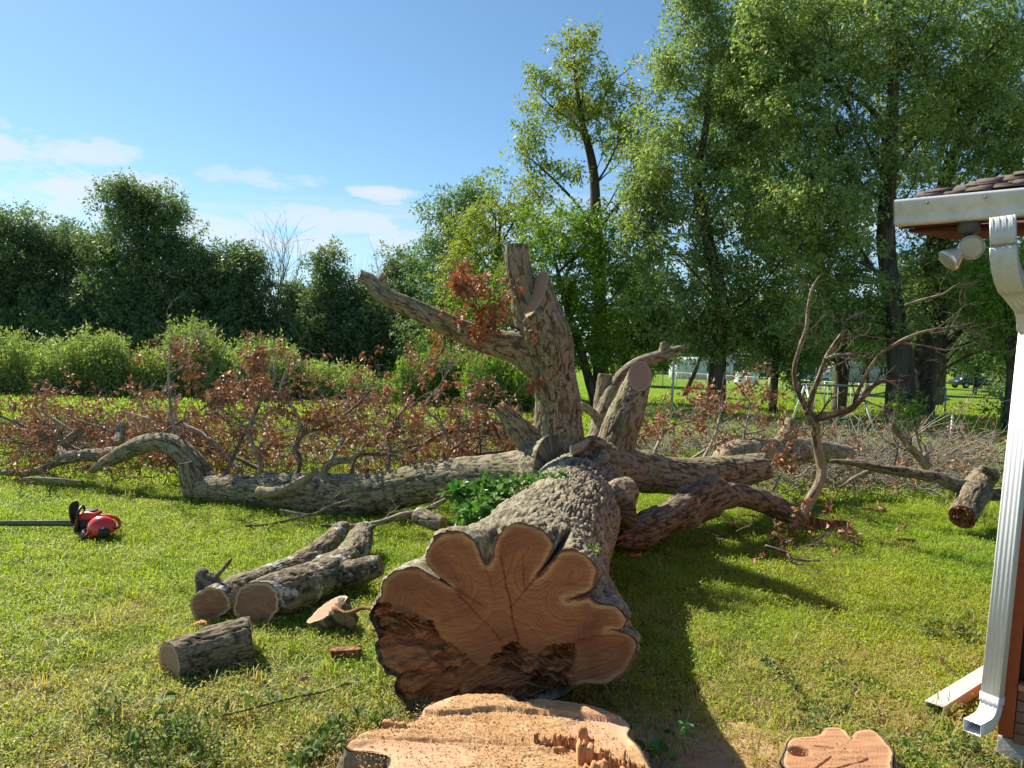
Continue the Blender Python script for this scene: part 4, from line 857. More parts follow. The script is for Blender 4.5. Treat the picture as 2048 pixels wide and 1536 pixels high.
log('crooked_log', 'long crooked log with pale lichen and a snapped twig', [
    [(420, 1210, 5.45, 35), (450, 1192, 5.68, 34), (485, 1178, 5.88, 31), (530, 1158, 6.25, 28), (575, 1140, 6.55, 25), (620, 1118, 7.0, 22), (655, 1088, 7.4, 20), (680, 1062, 7.7, 15), (692, 1050, 7.9, 8)],
    [(428, 1190, 5.6, 28), (414, 1165, 5.6, 22), (405, 1148, 5.6, 15), (408, 1138, 5.6, 9)],
    [(428, 1160, 5.6, 5), (445, 1140, 5.6, 4), (463, 1118, 5.6, 3)]], 'bark_lich', seed=51, tilt0=(0.5, -1.0, .1), bark=0.016, bscale=17)
log('small_log', 'small lichen covered log below the long left limb', [[(838, 1030, 8.2, 16), (862, 1042, 8.05, 17), (885, 1050, 7.95, 15)]], 'bark_lich', seed=61, start=False, bark=0.010, bscale=22)
# wedge of wood standing on edge
wc = G(662, 1248); wroot = thing('wood_wedge', 'thin wedge cut of wood tilted in the grass beside the trunk', 'wood piece', wc)
wn_ = nrm(A(-0.42, -0.22, 0.87)); d0 = P(658, 1218, 5.35)
o = disc(d0, wn_, 0.155, M['wood_pale'], 'cut_surface', wroot, ell=0.72, seed=66, amp=.12, sides=72)
tb = tube([d0 + wn_ * .0, d0 - wn_ * .06 + A(.01, 0, 0), d0 - wn_ * 0.17 + A(.06, 0.02, 0)], [.135, .13, .085], sides=60, seg=.014, bark=.014, bscale=18, seed=67, lump=.2)
build('bark', tb['V'], [tb['F3'], tb['F4']], M['bark_log'], wroot, dict(tc=tb['tc'], bh=tb['bh']))
tb = tube([P(672, 1218, 5.1), P(690, 1225, 5.0), P(710, 1221, 4.9), P(728, 1216, 4.85), P(750, 1217, 4.7)], [.022, .014, .011, .012, .01], sides=14, seg=.012, bark=.006, bscale=30, seed=68, lump=.35)
tag(build('root_strand', tb['V'], [tb['F3'], tb['F4']], M['rotten'], wroot, dict(tc=tb['tc'], bh=tb['bh'])))
def chunk(name, label, c, size, mat, seed, cat='wood piece', rz=0.0, group=None):
    bm = bmesh.new(); bmesh.ops.create_cube(bm, size=1.0); bmesh.ops.subdivide_edges(bm, edges=bm.edges[:], cuts=3, use_grid_fill=True)
    for v in bm.verts:
        v.co.x *= size[0]; v.co.y *= size[1]; v.co.z *= size[2]
        n = vnoise(np.array([[v.co.x * 14 + seed, v.co.y * 14, v.co.z * 14]]), seed)[0]; v.co += v.co.normalized() * n * min(size) * .45
        v.co.z *= 1 - .5 * (v.co.x / size[0]) * (seed % 2 * 2 - 1)
    me = bpy.data.meshes.new(name); bm.to_mesh(me); bm.free(); me.materials.append(mat)
    a = me.attributes.new('tc', 'FLOAT_VECTOR', 'POINT'); co = np.zeros(len(me.vertices) * 3, np.float32); me.vertices.foreach_get('co', co); a.data.foreach_set('vector', co)
    o = bpy.data.objects.new(name, me); COL.objects.link(o); o.location = [float(q) for q in c]; o.rotation_euler = (random.uniform(-.2, .2), random.uniform(-.2, .2), rz)
    return tag(o, label, cat, group)
chunk('bark_chip', 'reddish bark chip on the grass left of the sawn trunk face', G(692, 1308, .03), (.19, .07, .07), M['rotten'], 3, rz=.1)
chunk('bark_chip', 'small orange wood scrap behind the short log', G(405, 1250, .02), (.12, .06, .05), M['split'], 4, rz=-.2)
chunk('bark_chip', 'curved bark strip near the bare branch in the grass', G(1745, 1020, .03), (.28, .05, .05), M['rotten'], 5, rz=-.5)
chunk('bark_chip', 'grey bark scrap on the sunny grass below the broken log', G(1812, 1080, .02), (.17, .07, .03), M['rotten'], 6, rz=-.3)
chunk('bark_chip', 'dark rotten lump under the arched limb', G(1650, 1048, .05), (.5, .2, .12), M['rotten'], 7, rz=-.1)
chunk('bark_chip', 'pale chip in the shade right of the trunk', G(1270, 1110, .02), (.12, .06, .03), M['split'], 8, rz=-.3)
# broken log with its branches at the far right
bl = log('broken_log', 'broken log with a torn orange end near the downspout', [
    [(1926, 1034, 8.95, 24), (1938, 1008, 9.2, 27), (1950, 985, 9.5, 26), (1958, 965, 9.8, 22), (1962, 952, 10, 20)],
    [(1950, 985, 9.5, 20), (1910, 970, 9.5, 16), (1870, 955, 9.5, 11), (1820, 945, 9.6, 9), (1760, 936, 9.7, 8), (1710, 926, 9.8, 7), (1660, 922, 9.9, 4)],
    [(1955, 975, 9.6, 20), (1975, 960, 9.6, 16), (1985, 948, 9.5, 12), (1972, 940, 9.5, 9), (1962, 938, 9.5, 7)],
    [(1955, 985, 9.7, 14), (1990, 990, 9.7, 11), (2030, 985, 9.7, 9), (2070, 978, 9.7, 7)]], 'bark_log', 'rotten', seed=71, end=False, bark=.016, caprough=.05)
# pale poles lying across the brush at the right
sticks('fallen_branch', 'pale peeled branch lying across the twigs by the broken log', [[(1700, 925, 10.6, 5), (1760, 938, 10.4, 9), (1830, 950, 10.2, 8), (1880, 955, 10.1, 6)], [(1760, 938, 10.4, 5), (1720, 950, 10.3, 4), (1680, 975, 10.1, 3)]], M['bark_dead'], twigs=3, seed=31)
sticks('fallen_branch', 'slanting branch rising from the brush before the dark tree trunks', [[(1855, 935, 10.9, 10), (1840, 915, 10.9, 8), (1820, 895, 10.9, 7), (1800, 870, 10.9, 6), (1782, 848, 10.9, 5)], [(1850, 930, 10.9, 4), (1838, 890, 11, 3), (1830, 855, 11, 2)], [(1853, 930, 10.9, 6), (1852, 905, 10.9, 5)]], M['bark_dead'], twigs=4, seed=32)
sticks('fallen_branch', 'thin bare branch lying on the sunlit grass in front of the arched limb', [[(1530, 1092, 7.0, 3.5), (1570, 1105, 6.95, 3), (1590, 1118, 6.9, 2.5), (1640, 1122, 6.8, 2)], [(1575, 1108, 6.9, 2.5), (1585, 1125, 6.8, 2), (1605, 1130, 6.8, 1.5)]], M['twig'], twigs=6, seed=33)
sticks('fallen_branch', 'dark branch lying on the grass behind the forked log', [[(640, 1050, 8.1, 2), (700, 1052, 8.1, 4), (760, 1045, 8.15, 5), (800, 1032, 8.2, 6), (850, 1020, 8.3, 5), (890, 1000, 8.5, 4)]], M['bark'], twigs=5, seed=34)
sticks('fallen_branch', 'thin bleached twigs sprawled in front of the long left limb', [[(560, 1020, 8.6, 3), (620, 1030, 8.5, 3), (660, 1012, 8.5, 2.5), (700, 1000, 8.4, 2)], [(620, 1030, 8.5, 2), (540, 1048, 8.3, 3), (490, 1052, 8.2, 2)]], M['twig'], twigs=7, seed=35)
sticks('fallen_branch', 'low dark branch in the grass below the arched left limb', [[(165, 965, 9.9, 4), (110, 960, 9.9, 5), (60, 958, 9.9, 4), (35, 962, 9.9, 2)]], M['bark'], twigs=4, seed=36)

# tangled twigs in the brush: nobody could count them
def tangle(name, label, boxes, n, seed, mat='twig', Lr=(.3, .9), leafy=0.15, rr=(.004, .012)):
    rng = np.random.default_rng(seed); mb = MB(); tips = []
    for k in range(n):
        x0, x1, y0, y1, hz = boxes[rng.integers(len(boxes))]; q = G(rng.uniform(x0, x1), rng.uniform(y0, y1)); q = q + A(0, 0, rng.uniform(0.0, hz))
        a = rng.uniform(0, 6.28); d = nrm(A(math.cos(a), math.sin(a), rng.normal(.12, .28))); twig_rec(mb, q, d, rng.uniform(*Lr), rng.uniform(*rr), 1, rng, tips, .45, kids=(1, 4))
    V = np.concatenate(mb.V)
    for v in mb.V: v[:, 2] = np.maximum(v[:, 2], 0.01 + 0.04 * rng.uniform())
    o = tag(mb.obj(name, M[mat]), label, 'brush', kind='stuff')
    keep = [t for t in tips if rng.uniform() < leafy]
    if keep:
        V, f3, f4 = leaf_clusters(keep, rng, (3, 7), (.07, .12)); V[:, 2] = np.maximum(V[:, 2], .01); l = MB(); l.add(V, f3, f4); tag(l.obj('dead_leaves', M['dead_leaf'], o), kind='stuff')
    return o
tangle('brush', 'tangle of grey and brown twigs behind the long left limb', [(60, 1060, 880, 985, .5), (300, 1060, 880, 970, .7), (0, 380, 870, 930, .4)], 1350, 91, leafy=.30)
tangle('brush', 'tangle of bare grey twigs right of the trunk', [(1260, 1700, 880, 960, .55), (1500, 1990, 905, 1000, .35), (1600, 1990, 900, 985, .3)], 1500, 92, leafy=.08, mat='twig_grey')
tangle('brush', 'heap of thicker pale sticks lying beside the broken log', [(1560, 1960, 915, 985, .22), (1640, 1980, 905, 960, .35), (1300, 1560, 890, 940, .4)], 260, 95, mat='twig_grey', Lr=(.6, 1.5), leafy=.03, rr=(.009, .022))
tangle('brush', 'thin line of twig debris across the sunny lawn', [(0, 560, 838, 868, .12), (500, 1000, 850, 880, .12)], 240, 93, leafy=.15)
tangle('brush', 'loose dead twigs around the broken limb', [(1320, 1760, 1020, 1110, .06)], 60, 94, Lr=(.15, .4), leafy=.2)
# ------------------------------------------------------------------ corner of the house
M['white'] = mat_plain('white_aluminium', (0.70, 0.69, 0.68), 0.42, 0.35, 0.06, 5, dirt=(0.40, 0.36, 0.30), dirt_amt=.55)
M['white_old'] = mat_plain('weathered_white', (0.60, 0.58, 0.53), 0.5, 0.3, 0.08, 9, dirt=(0.42, 0.37, 0.29), dirt_amt=.5)
M['white_new'] = mat_plain('white_downspout', (0.82, 0.81, 0.80), 0.35, 0.4, 0.04, 6, dirt=(0.55, 0.50, 0.42), dirt_amt=.35)
M['galv0'] = mat_plain('spike_metal', (0.22, 0.20, 0.18), .5, .3, .1, 20)
M['red'] = mat_plain('red_stain_wood', (0.36, 0.075, 0.028), 0.55, 0.3, 0.22, 9, dirt=(0.22, 0.04, 0.02), dirt_amt=.5, bstr=.25)
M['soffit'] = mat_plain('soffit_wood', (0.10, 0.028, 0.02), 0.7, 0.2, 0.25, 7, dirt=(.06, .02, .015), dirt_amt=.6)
M['sill'] = mat_plain('sill_wood', (0.46, 0.20, 0.09), 0.6, 0.2, 0.2, 12)
M['cedar'] = mat_plain('cedar_shingle', (0.24, 0.125, 0.085), 0.8, 0.15, 0.3, 16, dirt=(.12, .06, .04), dirt_amt=.6, bstr=.5)
M['screen'] = mat_plain('dark_screen', (0.025, 0.027, 0.03), 0.35, 0.5, 0.2, 20)
M['block'] = mat_plain('concrete_block', (0.36, 0.36, 0.35), 0.9, 0.1, 0.2, 14, dirt=(.17, .19, .15), dirt_amt=.7, bstr=.6)
M['shingle'] = mat_plain('asphalt_shingle', (0.11, 0.092, 0.082), 0.95, 0.05, 0.5, 18, dirt=(.22, .16, .13), dirt_amt=.9, bstr=.8)
HC = A(2.555, 3.80, 0); HU = A(0.80, -0.60, 0); HV = A(0.60, 0.80, 0); HW = A(0.044, 0, 1.0)
def H(a, b, c): return HC + HU * a + HV * b + HW * c
house = thing('house', 'red wooden house corner with white gutter and downspout', 'house', HC)
def hbox(name, a, b, c, mat, parent=house, jit=0.0):
    V = np.array([H(x, y, z) for z in c for y in b for x in a])
    if jit: V = V + np.random.default_rng(int(a[0] * 991 + c[0] * 713) % 1000).normal(0, jit, V.shape)
    o = build(name, V, [[[0, 2, 3, 1], [4, 5, 7, 6], [0, 1, 5, 4], [2, 6, 7, 3], [0, 4, 6, 2], [1, 3, 7, 5]]], mat, parent, smooth=False)
    bv = o.modifiers.new('bevel', 'BEVEL'); bv.width = 0.003; bv.segments = 2; bv.limit_method = 'ANGLE'
    return o
EV = 2.69
hbox('corner_board', (-0.012, 0.055), (-0.025, 0.09), (0.13, EV - .02), M['red'])
hbox('corner_board', (0.28, 0.33), (-0.015, 0.05), (0.36, EV - .02), M['red'])
hbox('window_screen', (0.055, 1.6), (0.03, 0.05), (0.42, EV - .02), M['screen'])
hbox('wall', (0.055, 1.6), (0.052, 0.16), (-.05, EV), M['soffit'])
hbox('wall', (0.0, 0.05), (0.095, 3.6), (-.05, EV), M['red'])
hbox('window_sill', (0.058, 1.6), (-0.045, 0.03), (0.385, 0.415), M['sill'])
rows = [0.34, 0.285, 0.23, 0.175, 0.12]
rh = np.random.default_rng(3)
for r, z in enumerate(rows):               # split shingles of the wall below the sill
    x = 0.058 + (r % 2) * -0.04
    while x < 1.3:
        w_ = rh.uniform(.09, .17); o_ = rh.uniform(0, .004)
        if x + w_ > .062: hbox('shingle', (max(x, .058), x + w_ - .004), (-0.006 - 0.004 * r - o_ - .006, 0.028), (z - .012, z + .040), M['cedar'])
        x += w_
for k in range(4): hbox('concrete_block', (-0.01 + k * .4, .385 + k * .4), (-0.004, .19), (-0.12, 0.115), M['block'], jit=.001)
# eaves
def gut_profile():   # (out from fascia, height)
    return [(0.0, 0.0), (0.07, 0.0), (0.078, 0.02), (0.072, 0.032), (0.088, 0.05), (0.110, 0.085), (0.118, 0.10), (0.118, 0.118), (0.108, 0.118), (0.106, 0.104), (0.07, 0.04), (0.06, 0.012), (0.0, 0.012)]
A0, B0 = -0.525, -0.38
pr = gut_profile(); Vg = []
for a in (A0 - .1, 1.6):
    for d_, h_ in pr: Vg.append(H(a, B0 - d_ + .02, EV + 0.03 + h_))
k = len(pr); Fg = [[i, (i + 1) % k, k + (i + 1) % k, k + i] for i in range(k)]
gut = build('gutter', Vg, [Fg], M['white'], house, smooth=False)
Ve = [H(A0 - .102, B0 - d_ + .02, EV + .03 + h_) for d_, h_ in pr[:8]] + [H(A0 - .102, B0 + .02, EV + .148)] + [H(A0 - .096, B0 - d_ + .02, EV + .03 + h_) for d_, h_ in pr[:8]] + [H(A0 - .096, B0 + .02, EV + .148)]
cx = np.mean(Ve[:9], 0); n_ = 9
Ve.append(cx); build('gutter_end', Ve, [[[i, (i + 1) % n_, 18] for i in range(n_)], [[i, (i + 1) % n_, n_ + (i + 1) % n_, n_ + i] for i in range(n_)]], M['white'], gut, smooth=False)
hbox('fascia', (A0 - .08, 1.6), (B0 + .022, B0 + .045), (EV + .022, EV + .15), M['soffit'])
def hprism(name, top, bot, mat):
    V = [H(*q) for q in bot] + [H(*q) for q in top]; n = len(bot); return build(name, V, [[list(range(n))[::-1]], [list(range(n, 2 * n))], [[i, (i + 1) % n, n + (i + 1) % n, n + i] for i in range(n)]] if n == 4 else [], mat, house, smooth=False)
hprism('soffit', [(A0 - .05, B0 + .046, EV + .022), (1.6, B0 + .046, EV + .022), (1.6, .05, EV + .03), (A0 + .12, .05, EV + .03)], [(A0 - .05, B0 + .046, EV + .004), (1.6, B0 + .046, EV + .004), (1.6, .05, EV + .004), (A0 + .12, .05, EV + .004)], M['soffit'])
# roof: courses of shingles, hipped at the corner
def course(k):
    b0 = B0 - .05 + k * .058; z0 = EV + .158 + k * .058 * RP + .002 * k; x = A0 - .0 + k * .058 + rh.uniform(-.06, .02)
    while x < 1.5:
        w_ = rh.uniform(.07, .18); th = .004 + rh.uniform(0, .004); l_ = rh.uniform(-.02, .02); lift = abs(rh.normal(0, .0045)) * (1 if k < 2 else .5)
        sk = rh.normal(0, .008); V = [H(x + i * (w_ - .006), b0 + l_ + sk * i + j * .17, z0 + j * .17 * RP + q * th + (1 - j) * (lift + sk * .4 * i)) for q in (0, 1) for j in (0, 1) for i in (0, 1)]
        build('shingle', V, [[[0, 2, 3, 1], [4, 5, 7, 6], [0, 1, 5, 4], [2, 6, 7, 3], [0, 4, 6, 2], [1, 3, 7, 5]]], M['shingle'], roof, smooth=False); x += w_
RP = .33                                   # roof pitch
b1, b2 = .05, 1.4
Vr = [H(A0 - .08, B0 - .02, EV + .151), H(1.6, B0 - .02, EV + .151), H(1.6, b1, EV + .151 + RP * (b1 - B0)), H(A0 + .34, b1, EV + .151 + RP * (b1 - B0)), H(A0 + .12, b1, EV + .03), H(1.6, b1, EV + .03), H(A0 - .05, B0 + .046, EV + .03)]
roof = build('roof', Vr, [[[0, 1, 2, 3]], [[3, 2, 5, 4]], [[0, 3, 4], [0, 4, 6]]], M['soffit'], house, smooth=False)
V = [H(-.02, b1 + .002, EV), H(1.6, b1 + .002, EV), H(1.6, b2, EV + .15 + RP * (b2 - B0)), H(.5, b2, EV + .15 + RP * (b2 - B0)), H(-.02, b1 + .002, EV + .15 + RP * (b1 - B0)), H(1.6, b1 + .002, EV + .15 + RP * (b1 - B0)), H(-.02, 3.2, EV), H(1.6, 3.2, EV), H(.5, 3.2, EV + .15 + RP * (b2 - B0)), H(1.6, 3.2, EV + .15 + RP * (b2 - B0))]
build('roof_slope', V, [[[4, 5, 2, 3], [0, 1, 5, 4], [3, 2, 9, 8], [0, 4, 3, 6], [6, 3, 8, 7], [0, 6, 7, 1], [7, 8, 9, 7]][:6]], M['soffit'], roof, smooth=False)
for k in range(10): course(k)
for k in range(5):                         # spikes that hold the gutter, and a lap joint
    a_ = A0 + .05 + k * .24; t_ = tube([H(a_, B0 - .098, EV + .118), H(a_, B0 - .104, EV + .118)], [.006, .006], sides=10, seg=1); build('spike_head', t_['V'], [t_['F3'], t_['F4']], M['galv0'], gut)
Vj = [H(a_, B0 - d_ + .0185, EV + .03 + h_) for a_ in (A0 + .62, A0 + .66) for d_, h_ in pr[:8]]; build('lap_joint', Vj, [[[i, i + 1, 8 + i + 1, 8 + i] for i in range(7)]], M['white'], gut, smooth=False)
# downspout: a ribbed rectangular pipe
def rect_pipe(pts, xd, w_, d_, mat, name, parent, ribs=4, rib=.0026, crimp=0, cap=False):
    """pts: centre line, xd: direction of the wide face"""
    C = np.array(pts, float); T, _, _ = frames(C); prof = []
    nx = ribs * 4
    for i in range(nx + 1): u = i / nx; prof.append((u - .5, -.5, rib * (.5 - .5 * math.cos(2 * math.pi * ribs * u)) if .04 < u < .96 else 0))
    for i in range(5): prof.append((.5, -.5 + (i + 1) / 6, 0))
    for i in range(nx + 1): u = 1 - i / nx; prof.append((u - .5, .5, -rib * (.5 - .5 * math.cos(2 * math.pi * ribs * u))))
    for i in range(5): prof.append((-.5, .5 - (i + 1) / 6, 0))
    m_ = len(prof); V = []
    for k_, c in enumerate(C):
        y_ = nrm(np.cross(T[k_], xd)); x_ = nrm(np.cross(y_, T[k_])); s_ = 1 + crimp * (k_ % 2)
        for (u, v, q) in prof: V.append(c + x_ * u * w_ * s_ + y_ * (v * d_ * s_ + q))
    n_ = len(C); i = np.arange(n_ * m_).reshape(n_, m_); j = np.roll(np.arange(m_), -1)
    F = np.stack([i[:-1], i[:-1][:, j], i[1:][:, j], i[1:]], -1).reshape(-1, 4)
    o = build(name, V, [F], mat, parent, smooth=False)
    so = o.modifiers.new('wall', 'SOLIDIFY'); so.thickness = 0.0025; so.offset = -1
    return o
ga = 0.455; da, db = -0.075, -0.03
top = [H(ga, B0 - .03, EV + .04 - .0), H(ga, B0 - .03, EV - .06)]
arc = [H(ga + (da + .12 - ga) * f, B0 - .03 + (db - .05 - (B0 - .03)) * f, EV - .06 - .07 - .42 * f) for f in (.12, .35, .6, .85)]
# the upper elbows swing from the gutter back to the wall corner
dsp = thing('downspout', 'white ribbed downspout running down the red house corner', 'downspout', H(da, db, 0))
def arcpts(p0, p1, p2, n):
    return [p0 * (1 - f) ** 2 + p1 * 2 * f * (1 - f) + p2 * f * f for f in np.linspace(0, 1, n)]
WD = A(.55, -.835, 0)                     # direction of the wide ribbed face
q0 = P(2006, 437, 3.44); qa = P(2007, 492, 3.42); q1 = P(2008, 545, 3.43); q2 = P(2026, 572, 3.52); q3 = P(2056, 612, 3.72); q4 = P(2062, 660, 3.80); q5 = P(1984, 1400, 3.80)
dn = nrm(q5 - q4)
rect_pipe([q0, (q0 + qa) / 2, qa], HU, .100, .078, M['white'], 'outlet', dsp)
e1 = arcpts(qa, q1, q2, 9); rect_pipe(e1, HU, .102, .080, M['white'], 'elbow', dsp, crimp=.02)
rect_pipe([q2, (q2 + q3) / 2, q3], HU, .098, .076, M['white'], 'offset_pipe', dsp)
e2 = arcpts(q3, P(2062, 630, 3.78), q4, 7); rect_pipe(e2, WD, .098, .076, M['white'], 'elbow', dsp, crimp=.02)
rect_pipe([q4 - dn * .02, (q4 + q5) / 2, q5], WD, .086, .064, M['white_new'], 'pipe', dsp)
rect_pipe([q5 - dn * .035, q5, q5 + dn * .012], WD, .092, .070, M['white_new'], 'collar', dsp, rib=.001)
bd = nrm(A(-.835, -.55, 0)); sh0 = q5 + dn * .012
e3 = [sh0 + dn * (.085 * math.sin(a)) + bd * (.085 * (1 - math.cos(a))) for a in np.linspace(0, math.pi / 2, 10)] + [sh0 + dn * .087 + bd * (.085 + .05 * k_) for k_ in (1, 2)]
rect_pipe(e3, WD, .082, .062, M['white_new'], 'shoe', dsp, crimp=.02, ribs=4)
# loose length of pipe lying on the ground
ex0 = G(1868, 1420, .045); ex1 = G(2010, 1330, .045)
lp = thing('loose_pipe', 'loose white length of downspout pipe lying on the grass', 'pipe', ex0)
rect_pipe([ex0, ex0 * .66 + ex1 * .34, ex0 * .33 + ex1 * .67, ex1], np.cross(nrm(ex1 - ex0), (0, 0, 1)), .100, .072, M['white_old'], 'pipe', lp, ribs=4)

# twin floodlight below the soffit
M['lamp_grey'] = mat_plain('lamp_housing', (0.10, 0.09, 0.085), .5, .3, .2, 20)
M['lamp_glass'] = mat_plain('lamp_glass', (0.40, 0.36, 0.27), .25, .5, .12, 25, coat=.2)
M['lamp_silver'] = mat_plain('lamp_reflector', (0.62, 0.62, 0.60), .28, .5, .1, 20, metal=.6)
fl = thing('floodlight', 'twin security floodlight hanging under the eaves', 'light', P(1935, 466, 3.72))
mb = MB(); c = P(1938, 462, 3.72); mb.path([c + A(0, 0, .10), c + A(0, 0, 0), c + A(0, 0, -.02)], [.05, .05, .035], 20); mb.obj('mount', M['lamp_grey'], fl)
mb = MB(); mb.path([c + A(0, 0, -.02), c + A(.0, 0, -.05)], [.02, .02], 12); mb.path([c + A(-.02, 0, -.05), P(1922, 500, 3.7)], [.012, .012], 10); mb.obj('arm', M['lamp_grey'], fl)
def lamp(c, d, name):
    d = nrm(d); pr_ = [(-.10, .012), (-.085, .017), (-.05, .03), (-.01, .052), (.0, .058), (.012, .058), (.016, .054)]
    t_ = tube([c + d * a for a, b in pr_], [b for a, b in pr_], sides=28, seg=.5); o = build('lamp_head', t_['V'], [t_['F3'], t_['F4']], M['lamp_silver'], fl)
    h = [(.0165, .0535), (.019, .045), (.0205, .03), (.021, .012)]; t_ = tube([c + d * a for a, b in h], [b for a, b in h], sides=28, seg=.5); build('lens', t_['V'], [t_['F3'], t_['F4']], M['lamp_glass'], o)
lamp(P(1943, 495, 3.66), A(-.55, -1, -.12), 'lamp'); lamp(P(1899, 519, 3.70), A(-.75, .10, -.60), 'lamp')

# ------------------------------------------------------------------ chainsaw and helmet
M['orange'] = mat_plain('saw_orange', (0.55, 0.06, 0.03), .5, .35, .2, 30, dirt=(.22, .05, .03), dirt_amt=.7)
M['black'] = mat_plain('black_plastic', (0.018, 0.018, 0.02), .45, .4, .2, 20)
M['steel'] = mat_plain('bar_steel', (0.12, 0.125, 0.13), .4, .5, .15, 30, metal=.5)
M['helmet'] = mat_plain('helmet_red', (0.72, 0.045, 0.03), .28, .5, .06, 10, coat=.4)
sw0 = G(175, 1066); saw = thing('chainsaw', 'orange chainsaw with long bar lying in the grass', 'chainsaw', sw0)
sx = nrm(A(-1, -.10, 0)); sy = nrm(np.cross((0, 0, 1), sx)); sz = A(0, 0, 1)   # x towards the bar tip
def SW(x, y, z): return sw0 + sx * x + sy * y + sz * z
def hull(name, prof, y0, y1, mat, parent, f=SW, taper=.86, bev=.008):
    """extruded side profile [(x,z)] between y0 and y1, bevelled"""
    n = len(prof); c = np.mean(prof, 0); V = []
    for y, s_ in ((y0, taper), (y0 + (y1 - y0) * .2, 1), (y0 + (y1 - y0) * .8, 1), (y1, taper)):
        for (x, z) in prof: V.append(f(c[0] + (x - c[0]) * s_, y, c[1] + (z - c[1]) * s_))
    V = np.array(V); i = np.arange(4 * n).reshape(4, n); j = np.roll(np.arange(n), -1)
    F4 = np.stack([i[:-1], i[:-1][:, j], i[1:][:, j], i[1:]], -1).reshape(-1, 4); V = np.vstack([V, [f(c[0], y0, c[1]), f(c[0], y1, c[1])]])
    F3 = np.vstack([np.stack([np.full(n, 4 * n), i[0][j], i[0]], -1), np.stack([np.full(n, 4 * n + 1), i[3], i[3][j]], -1)])
    o = build(name, V, [F3, F4], mat, parent, smooth=False); bv = o.modifiers.new('bevel', 'BEVEL'); bv.width = bev; bv.segments = 2; bv.limit_method = 'ANGLE'; bv.angle_limit = .5
    return o
hull('engine_cover', [(.10, .07), (.11, .15), (.07, .225), (-.02, .25), (-.12, .235), (-.15, .16), (-.14, .07)], -.085, .085, M['orange'], saw)
hull('crankcase', [(.12, .02), (.12, .08), (-.14, .08), (-.16, .04), (-.12, .02)], -.10, .09, M['black'], saw)
hull('bar_cover', [(.14, .05), (.13, .13), (.02, .14), (-.05, .10), (-.04, .045)], -.125, -.087, M['black'], saw, bev=.005)
for k in range(3): hull('vent', [(-.02 - k * .035, .13), (-.02 - k * .035, .19), (-.035 - k * .035, .19), (-.035 - k * .035, .13)], -.092, -.083, M['black'], saw, bev=.001)
def swpath(name, pts, r, mat, sides=12, parent=None):
    t_ = tube([SW(*p) for p in pts], [r] * len(pts), sides=sides, seg=.02); return build(name, t_['V'], [t_['F3'], t_['F4']], mat, parent or saw)
swpath('front_handle', [(.06, -.10, .05), (.075, -.115, .17), (.07, -.07, .27), (.055, .02, .285), (.05, .10, .24), (.05, .115, .12), (.05, .10, .05)], .014, M['black'])
hull('hand_guard', [(.135, .10), (.16, .20), (.165, .30), (.15, .335), (.14, .30), (.135, .20), (.115, .12)], -.12, .07, M['black'], saw, bev=.004)
swpath('rear_handle', [(-.13, 0, .19), (-.22, 0, .185), (-.29, 0, .165), (-.325, 0, .12), (-.315, 0, .065), (-.25, 0, .045), (-.14, 0, .05)], .019, M['orange'])
hull('starter_cover', [(.05, .08), (.06, .16), (-.09, .17), (-.10, .08)], .086, .104, M['black'], saw, bev=.004)
hull('top_plate', [(.02, .249), (.01, .258), (-.09, .254), (-.10, .243)], -.05, .05, M['black'], saw, bev=.003)
hull('label', [(-.03, .10), (-.03, .125), (-.12, .125), (-.12, .10)], -.0875, -.084, M['white'], saw, taper=1, bev=.001)
hull('bar', [(.10, .055), (.12, .105), (1.0, .092), (1.04, .078), (1.0, .060)], -.112, -.104, M['steel'], saw, taper=1, bev=.001)
swpath('chain', [(.08, -.108, .110), (.5, -.108, .103), (1.0, -.108, .096), (1.045, -.108, .078), (1.0, -.108, .056), (.5, -.108, .053), (.1, -.108, .05)], .006, M['black'], 6)
hull('spike', [(.14, .04), (.165, .06), (.15, .075), (.17, .09), (.15, .105), (.165, .12), (.14, .13)], -.085, -.075, M['steel'], saw, taper=1, bev=.001)

hc = G(206, 1078); hel = thing('safety_helmet', 'red forestry helmet with mesh visor and ear muffs beside the chainsaw', 'helmet', hc)
hd = A(-.93, -.37, 0); hs = A(.37, -.93, 0); hr = Matrix.Rotation(0.16, 3, Vector(hs)); HM = np.array(hr)
hx, hy, hz = HM @ hd, HM @ hs, HM @ A(0, 0, 1)
def HE(x, y, z): return hc + A(0, 0, .05) + hx * x + hy * y + hz * z
nu, nv = 40, 14; V = []
for i in range(nv + 1):
    ph = i / nv * math.pi / 2
    for k in range(nu):
        a = k / nu * 2 * math.pi; r = math.cos(ph); rg = 1 + .05 * math.exp(-(math.sin(a) / .18) ** 2) * (math.cos(a) * .5 + .5) * math.sin(ph * 2)
        brim = (.05 * max(0, math.cos(a)) ** 2 if i == 0 else 0)
        V.append(HE(math.cos(a) * (r * .14 * rg + brim), math.sin(a) * r * .112 * rg, .03 + math.sin(ph) ** .9 * .165 * rg - (.012 if i == 0 else 0)))
i_ = np.arange((nv + 1) * nu).reshape(nv + 1, nu); j_ = np.roll(np.arange(nu), -1); F = np.stack([i_[:-1], i_[:-1][:, j_], i_[1:][:, j_], i_[1:]], -1).reshape(-1, 4)
o = build('shell', V, [F], M['helmet'], hel); so = o.modifiers.new('wall', 'SOLIDIFY'); so.thickness = .004
